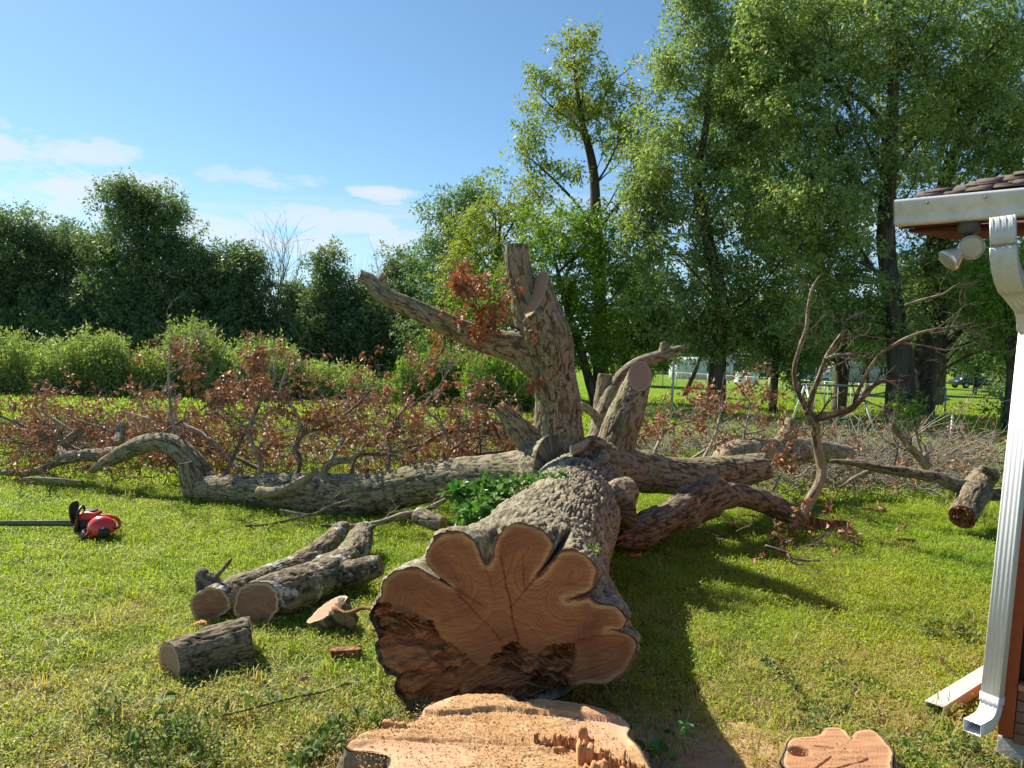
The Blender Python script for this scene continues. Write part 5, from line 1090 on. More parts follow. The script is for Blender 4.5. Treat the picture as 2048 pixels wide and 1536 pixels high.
for s_ in (-1, 1):
    t_ = tube([HE(-.03, s_ * .105, .04), HE(-.03, s_ * .125, .04), HE(-.03, s_ * .145, .04), HE(-.03, s_ * .152, .04)], [.05, .055, .05, .03], sides=24, seg=.2); o = build('ear_muff', t_['V'], [t_['F3'], t_['F4']], M['black'], hel)
    t_ = tube([HE(-.0, s_ * .135, .0), HE(.0, s_ * .135, .05), HE(.01, s_ * .118, .085)], [.007] * 3, sides=8, seg=.02); build('arm', t_['V'], [t_['F3'], t_['F4']], M['black'], o)
mb = MB(); vis = [HE(.12, -.115, .06), HE(.20, -.10, -.005), HE(.25, -.06, -.05), HE(.26, .0, -.06), HE(.25, .06, -.05), HE(.20, .10, -.005), HE(.12, .115, .06)]; mb.path(vis, [.008] * 7, 8); mb.path([HE(.12, -.115, .06), HE(.165, -.06, .075), HE(.175, 0, .08), HE(.165, .06, .075), HE(.12, .115, .06)], [.006] * 5, 8)
vo = mb.obj('visor', M['black'], hel)
mb = MB(); 
for k in range(1, 24):
    f = k / 24; a = HE(.125 + .05 * math.sin(f * math.pi), -.115 + .23 * f, .06 + .02 * math.sin(f * math.pi)); b = HE(.12 + .14 * math.sin(f * math.pi) ** .6, -.115 + .23 * f, .06 - .12 * math.sin(f * math.pi) ** .6); mb.bar(a, b, .0022, 4)
for k in range(1, 16):
    f = k / 16; pts = [HE(.125 + .05 * math.sin(g * math.pi) * (1 - f) + (.14 * math.sin(g * math.pi) ** .6 - .005) * f, -.115 + .23 * g, .06 + .02 * math.sin(g * math.pi) * (1 - f) - .12 * math.sin(g * math.pi) ** .6 * f) for g in np.linspace(.03, .97, 8)]; mb.path(pts, [.0022] * 8, 4, .1)
mb.obj('mesh', M['black'], vo)
t_ = tube([HE(-.13, -.08, .05), HE(-.15, 0, .05), HE(-.13, .08, .05)], [.012] * 3, sides=8, seg=.03); build('neck_band', t_['V'], [t_['F3'], t_['F4']], M['black'], hel)
# ------------------------------------------------------------------ trees
M['leaf_maple'] = mat_leaf('leaf_maple', [(0.1045, 0.1906, 0.0677), (0.1599, 0.2583, 0.0922), (0.2214, 0.326, 0.123), (0.3075, 0.3936, 0.1783), (0.4674, 0.492, 0.3321)], trans=.48, rough=.5, spec=.3, posvar=(.55, (0.36, 0.42, 0.10), .5))
M['leaf_walnut'] = mat_leaf('leaf_walnut', [(0.135, 0.2295, 0.0405), (0.2025, 0.3038, 0.054), (0.2835, 0.3645, 0.0743), (0.3915, 0.4185, 0.108)], trans=.48, rough=.5, spec=.3, posvar=(.6, (0.33, 0.31, 0.06), .5))
M['leaf_green'] = mat_leaf('leaf_green', [(0.0861, 0.1845, 0.0271), (0.1353, 0.246, 0.0369), (0.1968, 0.3075, 0.0492)], trans=.48, rough=.5, posvar=(.6, (0.32, 0.42, 0.08), .45))
M['leaf_dark'] = mat_leaf('leaf_dark', [(0.0829, 0.153, 0.0765), (0.1148, 0.1913, 0.0918), (0.1594, 0.2359, 0.1084), (0.2167, 0.2805, 0.1403)], trans=.42, rough=.5, spec=.3, posvar=(.4, (0.20, 0.26, 0.10), .5))  # lifted, bluish greens: haze of the far wood edge painted into the leaf colour
M['leaf_blue'] = mat_leaf('leaf_grey_green', [(0.112, 0.217, 0.091), (0.161, 0.273, 0.112), (0.224, 0.329, 0.14)], trans=.40, rough=.5, posvar=(.6, (0.2, 0.26, 0.08), .4))
M['leaf_weed'] = mat_leaf('leaf_weed', [(0.143, 0.231, 0.055), (0.209, 0.308, 0.0825), (0.297, 0.385, 0.121), (0.385, 0.44, 0.176)], trans=.45, rough=.55, posvar=(.7, (0.36, 0.40, 0.14), .5))
TREE_N = [0]
def tree(name, label, cat, trunk_px, Y, crowns, leaf='leaf_maple', n_blob=70, blob_r=(.5, .95), per=170, L=(.10, .17), depth=2.2, group=None, bark='bark_far', droop=.25, seed=None, twist=.25, branches=True, base_y=None, wr=.5, skirt=0.0, bare=None, ragged=1.0):
    """trunk_px: (px, py, half width) from the ground up; crowns: ellipses (px, py, rx, ry) in photo pixels at depth Y"""
    TREE_N[0] += 1; rng = np.random.default_rng(seed or 900 + TREE_N[0])
    tp = np.array([P(a, b, Y) for a, b, r in trunk_px]); tr = np.array([r * S(Y) for a, b, r in trunk_px]); tp[0, 2] = -.05; 
    root = thing(name, label, cat, (tp[0, 0], tp[0, 1], 0), group)
    for k in range(1, len(tp)): tp[k, 1] += rng.normal(0, .25)
    t_ = tube(tp, tr, sides=18, seg=.3, bark=tr.max() * .12, bscale=3.5, seed=TREE_N[0], lump=.08); wood = MB(); wood.add(t_['V'], t_['F3'], t_['F4'], tc=t_['tc'], bh=t_['bh'])
    w_ = np.array([c[2] * c[3] for c in crowns], float); w_ /= w_.sum(); blobs = []
    C = t_['C']
    for k in range(n_blob * 5):
        if len(blobs) >= n_blob: break
        c = crowns[rng.choice(len(crowns), p=w_)]; q = rdir(1, rng)[0] * rng.uniform() ** .40 * (ragged if rng.uniform() < .25 else 1.0)
        rz = min(c[2], c[3] * 1.2) * S(Y) * depth * .5 if len(c) < 5 else c[4]
        p = P(c[0] + q[0] * c[2], c[1] - q[2] * c[3], Y) + A(0, q[1] * rz, 0); r = rng.uniform(*blob_r)
        if p[2] < .3: continue
        if any(np.linalg.norm(p - b[0]) < .55 * min(r, b[1]) for b in blobs): continue
        blobs.append((p, r))
    ps, ds, ns = [], [], []; LP = [C[(C[:, 2] > 1.8)] if (C[:, 2] > 1.8).any() else C]
    if branches and len(blobs) > 8:
        # main limbs: spread-out targets, each limb leaves the trunk steeply, bends and thins
        T_ = [int(rng.integers(len(blobs)))]; BP = np.array([b[0] for b in blobs]); dm = np.linalg.norm(BP - BP[T_[0]], axis=1)
        for _ in range(min(13, len(blobs) // 6)): k_ = int(np.argmax(dm * rng.uniform(.7, 1, len(BP)))); T_.append(k_); dm = np.minimum(dm, np.linalg.norm(BP - BP[k_], axis=1))
        for k_ in T_:
            p = BP[k_]
            if p[2] < 3: continue
            hd = np.linalg.norm(p[:2] - C[:, :2], axis=1); cand = np.where((C[:, 2] > 1.8) & (C[:, 2] < p[2] - .5 * hd))[0]
            if not len(cand): continue
            a = C[cand[np.argmin(np.abs(C[cand, 2] - (p[2] - 1.1 * hd[cand])))]]; d_ = p - a; Ld = np.linalg.norm(d_)
            pts = [a, a + d_ * .28 + A(0, 0, .05 * Ld) + rng.normal(0, .05, 3) * Ld, a + d_ * .62 + A(0, 0, .07 * Ld) + rng.normal(0, .06, 3) * Ld, p]
            r0 = np.clip(.016 * Ld, .03, .5 * tr.max()); b_ = tube(pts, [r0 * 1.15, r0 * .8, r0 * .5, .012], sides=7, seg=.35, caps=False, lump=.1, seed=k_); wood.add(b_['V'], None, b_['F4'], tc=b_['tc'], bh=b_['bh']); LP.append(b_['C'])
    LP = np.concatenate(LP)
    for p, r in blobs:
        if branches and rng.uniform() < .34 and p[2] > 2.6:
            dl = np.linalg.norm(LP - p, axis=1) + 2.0 * np.maximum(0, LP[:, 2] - p[2] + .1); a = LP[np.argmin(dl)]; Ld = np.linalg.norm(p - a)
            if .3 < Ld < 3.2:
                mid = (a + p) / 2 + rng.normal(0, .09, 3) * Ld + A(0, 0, .05 * Ld); b_ = tube([a, mid, p], [.012 + .007 * Ld, .010 + .003 * Ld, .006], sides=5, seg=.4, caps=False); wood.add(b_['V'], None, b_['F4'], tc=b_['tc'], bh=b_['bh'])
        k = int(1.25 * per * (r / .7) ** 2 * rng.choice([.35, .8, 1.1, 1.4])); ncl = max(3, k // 11)
        cd = rdir(ncl, rng, .2); cc = p + cd * (rng.uniform(.25, 1.0, (ncl, 1)) ** .6) * r * A(1.15, 1.15, .8)
        for q in range(ncl):
            m_ = 11; sdv = nrm(cd[q] + rng.normal(0, .5, 3) + A(0, 0, -droop)); u = rng.uniform(-.5, .5, m_)[:, None]
            pp = cc[q] + sdv * u * r * .7 + rng.normal(0, .07, (m_, 3)) * (L[1] / .15); ps.append(pp); ds.append(sdv * .6 + rdir(m_, rng) * .8 + A(0, 0, -droop)); ns.append(rdir(m_, rng, .9))
        if branches and r > .6 and rng.uniform() < .5:
            for q in range(2):
                e = cc[rng.integers(ncl)]; b_ = tube([p, (p + e) / 2 + rng.normal(0, .06, 3), e], [.014, .01, .005], sides=4, seg=.6, caps=False); wood.add(b_['V'], None, b_['F4'], tc=b_['tc'], bh=b_['bh'])
    if bare:
        for k in range(bare):
            p, r = blobs[rng.integers(len(blobs))]; twig_rec(wood, p, nrm(rdir(1, rng)[0] + A(0, -.4, -.5)), rng.uniform(.7, 1.6), .018, 2, rng, None, .4, kids=(2, 4))
    wood.obj('trunk', M[bark], root)
    if ps:
        ps, ds, ns = map(np.concatenate, (ps, ds, ns)); ok = ps[:, 2] > .02; ps, ds, ns = ps[ok], ds[ok], ns[ok]; L_ = rng.uniform(*L, len(ps)) * rng.choice([.7, 1.0, 1.25], len(ps))
        V, f3, f4 = leaf_mesh(ps, ds, ns, L_, L_ * wr, 'tri', .18); l = MB(); l.add(V, f3, f4); l.obj('crown', M[leaf], root, smooth=False)
    return root

# --- the wood edge at the left, about 45 m away
WE = 'trees of the far wood edge'
far = [
    ('wide dark tree at the left picture edge of the wood', [(20, 745, 5), (22, 640, 4), (25, 520, 3)], [(10, 540, 90, 95), (30, 470, 48, 42), (-30, 600, 90, 100)], 46),
    ('rounded dark tree between the left edge tree and the tallest tree', [(128, 745, 5), (130, 600, 4), (132, 520, 2)], [(125, 560, 85, 100), (110, 490, 50, 40), (160, 500, 50, 42)], 47),
    ('tallest dark tree of the wood, with loose airy top', [(285, 745, 6), (284, 600, 5), (283, 430, 2.5)], [(283, 500, 92, 85), (285, 620, 95, 90), (262, 420, 50, 45), (320, 425, 46, 48), (268, 398, 28, 22), (348, 470, 36, 50), (215, 500, 42, 48)], 45),
    ('dark tree right of the tallest tree, with ragged top', [(408, 745, 4), (405, 640, 3), (402, 540, 2)], [(405, 590, 58, 80), (388, 530, 40, 28), (430, 560, 30, 40)], 45),
    ('dark round tree beside the gap in the wood', [(482, 745, 4), (480, 640, 3), (478, 540, 2)], [(480, 590, 56, 80), (470, 530, 36, 28), (510, 560, 26, 42)], 45),
    ('low grey green tree just right of the gap in the wood', [(600, 745, 4), (598, 670, 3), (597, 600, 2)], [(600, 640, 44, 60), (590, 585, 28, 28), (625, 600, 24, 30)], 46),
    ('slender tree with a leaning spire top in the wood', [(660, 745, 4), (658, 640, 3), (655, 520, 1.5)], [(660, 620, 45, 70), (650, 545, 24, 40), (668, 512, 14, 18), (690, 580, 22, 34)], 45),
    ('dark tree behind the stub of the leaning limb', [(725, 745, 4), (728, 660, 3), (730, 590, 2)], [(728, 650, 45, 70), (715, 590, 24, 26), (745, 590, 26, 24)], 46),
    ('narrow upright tree above the leaning limb', [(795, 745, 4), (796, 640, 3), (797, 540, 2)], [(795, 610, 34, 80), (797, 535, 22, 32), (830, 590, 26, 60)], 45),
]
for lb, tk, cw, Y in far:
    tree('wood_edge_tree', lb, 'tree', tk, Y, cw, leaf='leaf_dark', n_blob=int(24 + sum(c[2] * c[3] for c in cw) / 95), blob_r=(.35, 1.1), per=170, L=(.12, .23), group=WE, droop=.1, depth=2.4, wr=.52, ragged=1.15)
# understorey of the wood: a dark closed mass below the crowns
for k, (x, y, rx, ry, Y) in enumerate([(-20, 660, 110, 100, 44), (120, 665, 110, 100, 44.5), (250, 670, 110, 100, 44), (370, 670, 90, 95, 44), (475, 670, 80, 95, 44.5), (560, 705, 60, 55, 45), (640, 685, 75, 75, 44), (735, 685, 75, 78, 44.5), (830, 675, 80, 90, 44), (920, 685, 80, 85, 44.5)]):
    tree('understorey_shrub', ['dark shrub under the wood crowns, outermost at the left', 'dark shrub below the rounded tree of the wood', 'dark shrub below the tallest wood tree', 'dark shrub below the ragged wood tree', 'dark shrub under the round tree by the gap', 'low dark shrub filling the gap in the wood', 'dark shrub under the spire topped tree', 'dark shrub below the leaning limb stub', 'dark shrub under the narrow upright tree', 'dark shrub behind the brown leafed limb sprays'][k], 'shrub',
         [(x, 745, 3), (x + 3, 715, 2), (x, 690, 1.5)], Y, [(x, y, rx, ry)], leaf='leaf_dark', n_blob=95, blob_r=(.5, 1.1), per=130, L=(.15, .26), group='shrubs under the far wood', branches=False, depth=2.0, ragged=1.12)
# leafless saplings in the gap
rg = np.random.default_rng(44)
for k, (x, y, Y, L_) in enumerate([(532, 745, 46, 5.0), (541, 745, 46, 5.6), (549, 745, 46.5, 5.2), (557, 745, 46, 4.8), (564, 745, 46, 4.4), (705, 745, 50, 5.2), (738, 745, 50, 5.0)]):
    b = P(x, y, Y); b[2] = 0; gs = thing('bare_sapling', ['leftmost thin leafless sapling in the gap of the wood', 'tallest thin leafless sapling in the gap of the wood', 'middle thin leafless sapling in the gap of the wood', 'fourth thin leafless sapling from the left in the gap', 'rightmost thin leafless sapling in the gap of the wood', 'leftmost leafless treetop right of the spire topped tree', 'rightmost leafless treetop beside the narrow upright tree'][k], 'sapling', b, 'bare saplings in the gap' if k < 5 else 'bare treetops behind the limb stub'); mb = MB()
    twig_rec(mb, b, nrm(A(rg.normal(0, .04), 0, 1)), L_, .05, 3, rg, None, .14, .0, .6, (3, 6), 4); mb.obj('stem', M['twig'], gs)

# --- tall weeds along the lawn edge
def weeds(label, x0, x1, ytop, ybase, Y, n, seed, leaf='leaf_weed', L=(.10, .2), grassy=.4):
    rng = np.random.default_rng(seed); root = thing('weed_thicket', label, 'weeds', G((x0 + x1) / 2, ybase), 'tall weeds along the far lawn edge'); st = MB(); lf = MB(); ps, ds, ns = [], [], []
    hx = (x1 - x0) / 2; cx_ = (x0 + x1) / 2; H0 = P(cx_, ytop, Y)[2]
    for k in range(n):
        u = rng.uniform(-1, 1); x = P(cx_ + u * hx, 760, Y)[0]; y = Y + rng.uniform(-1.1, 1.6); h = H0 * (1 - .45 * abs(u) ** 2.5) * (rng.uniform(.55, 1.0) + .22 * vnoise(np.array([[x * .8, y * .8, 3.]]), seed)[0]) * (1 - .12 * max(0, Y - y))
        b = A(x, y, 0); ln = A(rng.normal(0, .12), rng.normal(0, .12), 1); tp_ = b + ln * h; t_ = tube([b, (b + tp_) / 2 + rng.normal(0, .05, 3), tp_], [.012, .009, .004], sides=4, seg=1.2, caps=False); st.add(t_['V'], None, t_['F4'], tc=t_['tc'], bh=t_['bh'])
        m_ = int(34 * h); f = rng.uniform(.06, 1, m_) ** .75; pp = b + ln * h * f[:, None] + rng.normal(0, .10, (m_, 3)); ps.append(pp); gr = rng.uniform() < grassy
        ds.append(rdir(m_, rng, 1.2 if gr else -.1)); ns.append(rdir(m_, rng, .7))
    st.obj('stems', M['twig'], root); ps, ds, ns = map(np.concatenate, (ps, ds, ns)); L_ = rng.uniform(*L, len(ps)); V, f3, f4 = leaf_mesh(ps, ds, ns, L_, L_ * .42, 'tri', .15); lf.add(V, f3, f4); lf.obj('leaves', M[leaf], root, smooth=False)
weeds('tall grassy weeds at the left end of the lawn edge', -60, 130, 668, 792, 31, 330, 1, grassy=.65)
weeds('dense leafy weeds with rounded top near the left', 90, 268, 660, 792, 30.5, 330, 2, grassy=.2)
weeds('tall weed mound behind the bare upright branch', 270, 470, 655, 792, 31, 360, 3, grassy=.5)
weeds('leafy weed mound with pointed tips right of the bare branch', 420, 592, 672, 792, 30.5, 300, 4, grassy=.2)
weeds('lower feathery weeds behind the brown brush', 560, 760, 718, 792, 31.5, 300, 5, grassy=.6)
weeds('leafy bush patch under the leaning limb', 780, 960, 690, 795, 30, 300, 6, leaf='leaf_green', grassy=.2)
weeds('dark leafy bush left of the upright limb', 930, 1070, 700, 800, 28, 240, 7, leaf='leaf_green', grassy=.2)

# --- trees at the right
tree('walnut_tree', 'tall airy walnut tree rising above the middle of the view', 'tree', [(1203, 790, 17), (1200, 690, 14), (1197, 560, 12), (1192, 440, 11), (1187, 330, 9), (1165, 250, 6), (1150, 160, 3.5), (1148, 110, 2)], 34,
     [(1150, 170, 62, 110), (1085, 230, 52, 60), (1075, 160, 30, 40), (1195, 240, 62, 80), (1240, 160, 50, 40), (1165, 80, 44, 28), (1060, 290, 34, 40), (1120, 330, 60, 34), (1265, 260, 50, 90), (1300, 330, 50, 80), (1090, 360, 60, 34)], leaf='leaf_walnut', n_blob=270, blob_r=(.25, .6), per=135, L=(.13, .23), wr=.42, droop=.35, seed=51, depth=2.4)
tree('broadleaf_tree', 'dense green tree below the walnut, behind the upright limb', 'tree', [(1195, 790, 10), (1160, 700, 8), (1130, 600, 6), (1110, 520, 3)], 31,
     [(1130, 560, 110, 120), (1110, 450, 80, 60), (1190, 480, 90, 80), (1050, 560, 60, 90), (1200, 600, 90, 100), (1080, 650, 110, 80), (1180, 690, 80, 50)], leaf='leaf_green', n_blob=300, blob_r=(.3, .75), per=190, L=(.10, .17), wr=.55, seed=52, ragged=1.12)
tree('broadleaf_tree', 'yellowish green tree left of the upright limb stub', 'tree', [(985, 790, 9), (985, 680, 7), (990, 560, 5), (1000, 450, 3)], 35,
     [(985, 470, 95, 70), (1040, 400, 66, 50), (940, 540, 66, 70), (1010, 580, 80, 90), (960, 640, 90, 60)], leaf='leaf_walnut', n_blob=230, blob_r=(.3, .72), per=170, L=(.11, .19), wr=.5, seed=53, ragged=1.12)
tree('broadleaf_tree', 'grey green tree at the left end of the right hand group', 'tree', [(905, 790, 8), (905, 680, 6), (912, 560, 4), (920, 440, 2)], 40,
     [(915, 470, 62, 70), (890, 430, 44, 34), (960, 400, 42, 34), (880, 540, 56, 70), (930, 600, 70, 80), (850, 500, 40, 26), (890, 680, 80, 60)], leaf='leaf_blue', n_blob=210, blob_r=(.35, .85), per=160, L=(.12, .21), wr=.5, seed=54, ragged=1.15)
tree('maple_tree', 'large silvery maple leaning over the middle right', 'tree', [(1432, 800, 19), (1440, 700, 15), (1430, 600, 13), (1415, 480, 11), (1400, 360, 8), (1410, 240, 6), (1420, 120, 4), (1425, 20, 2)], 29,
     [(1400, 180, 100, 150), (1330, 330, 90, 110), (1470, 60, 90, 100), (1430, 400, 130, 110), (1300, 470, 70, 110), (1400, 570, 130, 80), (1350, 120, 56, 60), (1480, 260, 90, 120), (1490, 520, 110, 90), (1330, 620, 90, 60), (1390, 10, 60, 70), (1420, 660, 110, 40), (1510, 150, 80, 150), (1290, 400, 50, 90), (1440, 700, 90, 34), (1350, 660, 80, 40), (1520, 640, 90, 60)], leaf='leaf_maple', n_blob=860, blob_r=(.26, .66), per=205, L=(.10, .17), wr=.58, seed=55, depth=2.0, ragged=1.12, bare=30)
tree('maple_tree', 'tall dark trunked maple at the upper right', 'tree', [(1800, 845, 30), (1795, 740, 24), (1790, 620, 19), (1785, 480, 17), (1785, 320, 14), (1790, 160, 10), (1800, 0, 6), (1805, -120, 4)], 26,
     [(1700, 120, 120, 160), (1800, 60, 130, 120), (1620, 220, 110, 150), (1760, 300, 120, 100), (1640, 420, 120, 110), (1560, 120, 90, 130), (1900, 120, 120, 150), (1690, 540, 110, 80), (1980, 60, 110, 120), (1590, 30, 110, 80), (1700, 640, 110, 55), (1790, 640, 70, 70), (1620, 650, 70, 50)], leaf='leaf_maple', n_blob=860, blob_r=(.26, .66), per=205, L=(.095, .165), wr=.58, seed=56, depth=1.9, ragged=1.12, bare=30)
tree('maple_tree', 'maple with a heavy slanting trunk behind the gutter', 'tree', [(1838, 840, 26), (1850, 740, 24), (1870, 640, 22), (1882, 500, 18), (1895, 380, 14), (1930, 260, 10), (1990, 180, 7), (2050, 120, 5)], 27.5,
     [(1950, 260, 120, 110), (1880, 360, 110, 90), (2000, 180, 100, 120), (2040, 330, 90, 110), (1950, 520, 120, 110), (1870, 540, 90, 90), (2050, 560, 90, 150), (1990, 640, 90, 60), (1840, 220, 90, 70)], leaf='leaf_maple', n_blob=520, blob_r=(.28, .68), per=205, L=(.095, .165), wr=.58, seed=57, depth=1.9, ragged=1.12)
tree('maple_tree', 'maple with slender trunk in the middle of the right group', 'tree', [(1678, 810, 14), (1680, 700, 12), (1650, 580, 11), (1610, 440, 9), (1590, 320, 7), (1580, 200, 5), (1575, 100, 3)], 33,
     [(1550, 110, 110, 150), (1640, 60, 110, 110), (1470, 240, 90, 130), (1560, 300, 110, 150), (1600, 480, 130, 120), (1540, 440, 90, 100), (1680, 600, 120, 70), (1570, 610, 110, 60), (1660, 380, 90, 100), (1720, 660, 70, 40)], leaf='leaf_green', n_blob=560, blob_r=(.3, .75), per=190, L=(.10, .17), wr=.55, seed=58, ragged=1.1)
tree('broadleaf_tree', 'tree with straight dark trunk beyond the chain link fence', 'tree', [(1872, 812, 13), (1874, 720, 11), (1878, 640, 9), (1880, 560, 6)], 38,
     [(1900, 600, 110, 70), (1980, 620, 100, 80), (1860, 560, 70, 60), (2050, 660, 70, 90)], leaf='leaf_dark', n_blob=100, blob_r=(.6, 1.0), per=150, L=(.14, .24), seed=59)
tree('broadleaf_tree', 'dark leafy tree filling the space beside the downspout', 'tree', [(2010, 860, 10), (2012, 760, 9), (2015, 660, 7), (2020, 560, 5)], 24,
     [(2010, 600, 80, 90), (2040, 700, 60, 100), (1980, 560, 60, 60), (2060, 850, 60, 100), (2020, 890, 50, 70)], leaf='leaf_green', n_blob=90, blob_r=(.4, .75), per=150, L=(.10, .17), seed=60)
tree('broadleaf_tree', 'shaded low tree between the shed and the swing set', 'tree', [(1545, 790, 8), (1548, 740, 7), (1550, 680, 5)], 30,
     [(1560, 670, 70, 50), (1590, 730, 60, 60), (1530, 720, 40, 40), (1520, 640, 70, 40)], leaf='leaf_blue', n_blob=120, blob_r=(.3, .65), per=140, L=(.10, .17), seed=61, bare=16)
tree('small_tree', 'small dark leaning tree in front of the white shed', 'tree', [(1367, 790, 5), (1380, 760, 4.5), (1390, 735, 3.5), (1400, 712, 2)], 42, [(1400, 690, 40, 24), (1365, 700, 30, 22)], leaf='leaf_dark', n_blob=24, blob_r=(.4, .7), per=100, L=(.14, .22), seed=62)
tree('broadleaf_tree', 'dark tree behind the right limbs of the felled oak', 'tree', [(1250, 785, 9), (1252, 700, 8), (1255, 620, 6)], 36, [(1260, 620, 70, 80), (1300, 670, 60, 50), (1230, 690, 50, 60), (1280, 560, 60, 60), (1310, 610, 50, 60)], leaf='leaf_dark', n_blob=90, blob_r=(.55, .95), per=140, L=(.14, .24), seed=63)
tree('young_shrub', 'leafy vine shrub growing at the foot of the maple trunks', 'shrub', [(1815, 885, 3), (1815, 850, 2), (1815, 830, 1)], 22, [(1815, 850, 36, 50), (1780, 890, 50, 36), (1860, 900, 70, 34), (1930, 905, 60, 36)], leaf='leaf_green', n_blob=60, blob_r=(.2, .4), per=110, L=(.09, .15), seed=64, branches=False)
tree('young_shrub', 'small grey green shrub on the lawn left of the brush', 'shrub', [(1322, 845, 2), (1325, 830, 1.5), (1328, 815, 1)], 24, [(1325, 822, 26, 20)], leaf='leaf_blue', n_blob=14, blob_r=(.2, .35), per=80, L=(.08, .13), seed=65, branches=False)
for k, (x, y, rx, ry, Y, lb) in enumerate([(1600, 690, 70, 52, 55, 'bushy tree screening the pale house at its left end'), (1735, 672, 70, 50, 58, 'bushy tree screening the pale house at its right end'), (1950, 700, 110, 44, 60, 'bushy tree in the shade beyond the fence at the right'), (2050, 740, 60, 60, 50, 'bushy tree beyond the fence behind the downspout'), (1290, 705, 60, 50, 60, 'bushy tree left of the white shed')]):
    tree('bushy_tree', lb, 'tree', [(x, 765, 4), (x + 2, 730, 3), (x, 700, 2)], Y, [(x, y, rx, ry), (x + 20, y - 20, rx * .7, ry * .8)], leaf='leaf_dark', n_blob=80, blob_r=(.5, 1.2), per=130, L=(.18, .3), group='bushy trees beyond the fence', branches=False, seed=170 + k)
# closing belt of trees far behind the lots
for k, (x, y, rx, ry, Y, lb) in enumerate([(1330, 690, 70, 40, 120, 'far tree behind the white shed'), (1480, 690, 90, 36, 125, 'far tree right of the white shed'), (1620, 660, 110, 60, 115, 'far tree behind the pale house'), (1780, 680, 110, 60, 110, 'far tree between the maple trunks'), (1920, 690, 110, 60, 105, 'far tree behind the dark parked car'), (2060, 690, 110, 80, 100, 'far tree behind the downspout')]):
    tree('far_tree', lb, 'tree', [(x, 750, 5), (x + 2, 710, 4), (x, 680, 3)], Y, [(x, y, rx, ry)], leaf='leaf_dark', n_blob=34, blob_r=(1.6, 2.8), per=60, L=(.4, .7), group='far trees behind the lots', branches=False, seed=70 + k)

# ------------------------------------------------------------------ things beyond the lawn
M['shed'] = mat_plain('shed_white', (0.70, 0.72, 0.73), .5, .3, .06, 3)
M['house_wall'] = mat_plain('house_siding', (0.42, 0.44, 0.46), .6, .2, .08, 3)
M['roof_grey'] = mat_plain('grey_roof', (0.16, 0.17, 0.19), .8, .2, .2, 3)
M['galv'] = mat_plain('galvanised', (0.42, 0.44, 0.45), .45, .4, .1, 5, metal=.3)
M['glass'] = mat_plain('dark_glass', (0.02, 0.025, 0.03), .1, .6, .1, 3)
def gable(name, label, cat, x0, x1, ybase, Y, hwall, hroof, dep, wallm, roofm, windows=(), planks=0):
    a = P(x0, ybase, Y); b = P(x1, ybase, Y); a[2] = b[2] = 0; L = b[0] - a[0]; root = thing(name, label, cat, (a + b) / 2); mb = MB(); mb.box(((a[0] + b[0]) / 2, Y + dep / 2, hwall / 2), (L, dep, hwall)); mb.obj('wall', wallm, root, False)
    V = [(a[0] - .2, Y - .2, hwall), (b[0] + .2, Y - .2, hwall), (b[0] + .2, Y + dep / 2, hwall + hroof), (a[0] - .2, Y + dep / 2, hwall + hroof), (b[0] + .2, Y + dep + .2, hwall), (a[0] - .2, Y + dep + .2, hwall)]
    V = V + [(x, y, z - .12) for x, y, z in V]; build('roof', V, [[[0, 1, 2, 3], [3, 2, 4, 5], [6, 9, 8, 7], [9, 11, 10, 8], [0, 6, 7, 1], [5, 4, 10, 11]], [[0, 3, 5], [1, 4, 2]]], roofm, root, smooth=False)
    for (u, z, w_, h_) in windows:
        mb = MB(); x = a[0] + u * L; mb.box((x, Y - .03, z), (w_, .05, h_)); wo = mb.obj('window', M['glass'], root, False); mb = MB()
        for (dx, dz, sx_, sz_) in ((-w_ / 2, 0, .07, h_ + .14), (w_ / 2, 0, .07, h_ + .14), (0, h_ / 2, w_, .07), (0, -h_ / 2, w_, .07), (0, 0, .05, h_)): mb.box((x + dx, Y - .07, z + dz), (sx_, .04, sz_))
        mb.obj('frame', M['white'], wo, False)
    if planks:
        for k in range(planks):
            mb = MB(); mb.box((a[0] + (k + .5) * L / planks, Y - .012, hwall / 2), (L / planks * .9, .024, hwall - .1)); mb.obj('panel', wallm, root, False)
    return root
gable('white_shed', 'white metal shed with a small window beyond the fence', 'shed', 1352, 1466, 752, 88, 2.15, .45, 4, M['shed'], M['shed'], [(.57, 1.3, .55, .8)], planks=14)
gable('dark_barn', 'low dark barn with grey roof behind the white shed', 'barn', 1455, 1560, 750, 98, 2.6, .8, 6, M['screen'], M['roof_grey'])
gable('pale_house', 'pale house with grey roof seen between the maple trunks', 'house', 1668, 1790, 752, 92, 2.9, 2.6, 8, M['house_wall'], M['roof_grey'], [(.2, 1.5, .9, 1.2), (.45, 1.5, .9, 1.2), (.8, 1.5, .9, 1.2)])
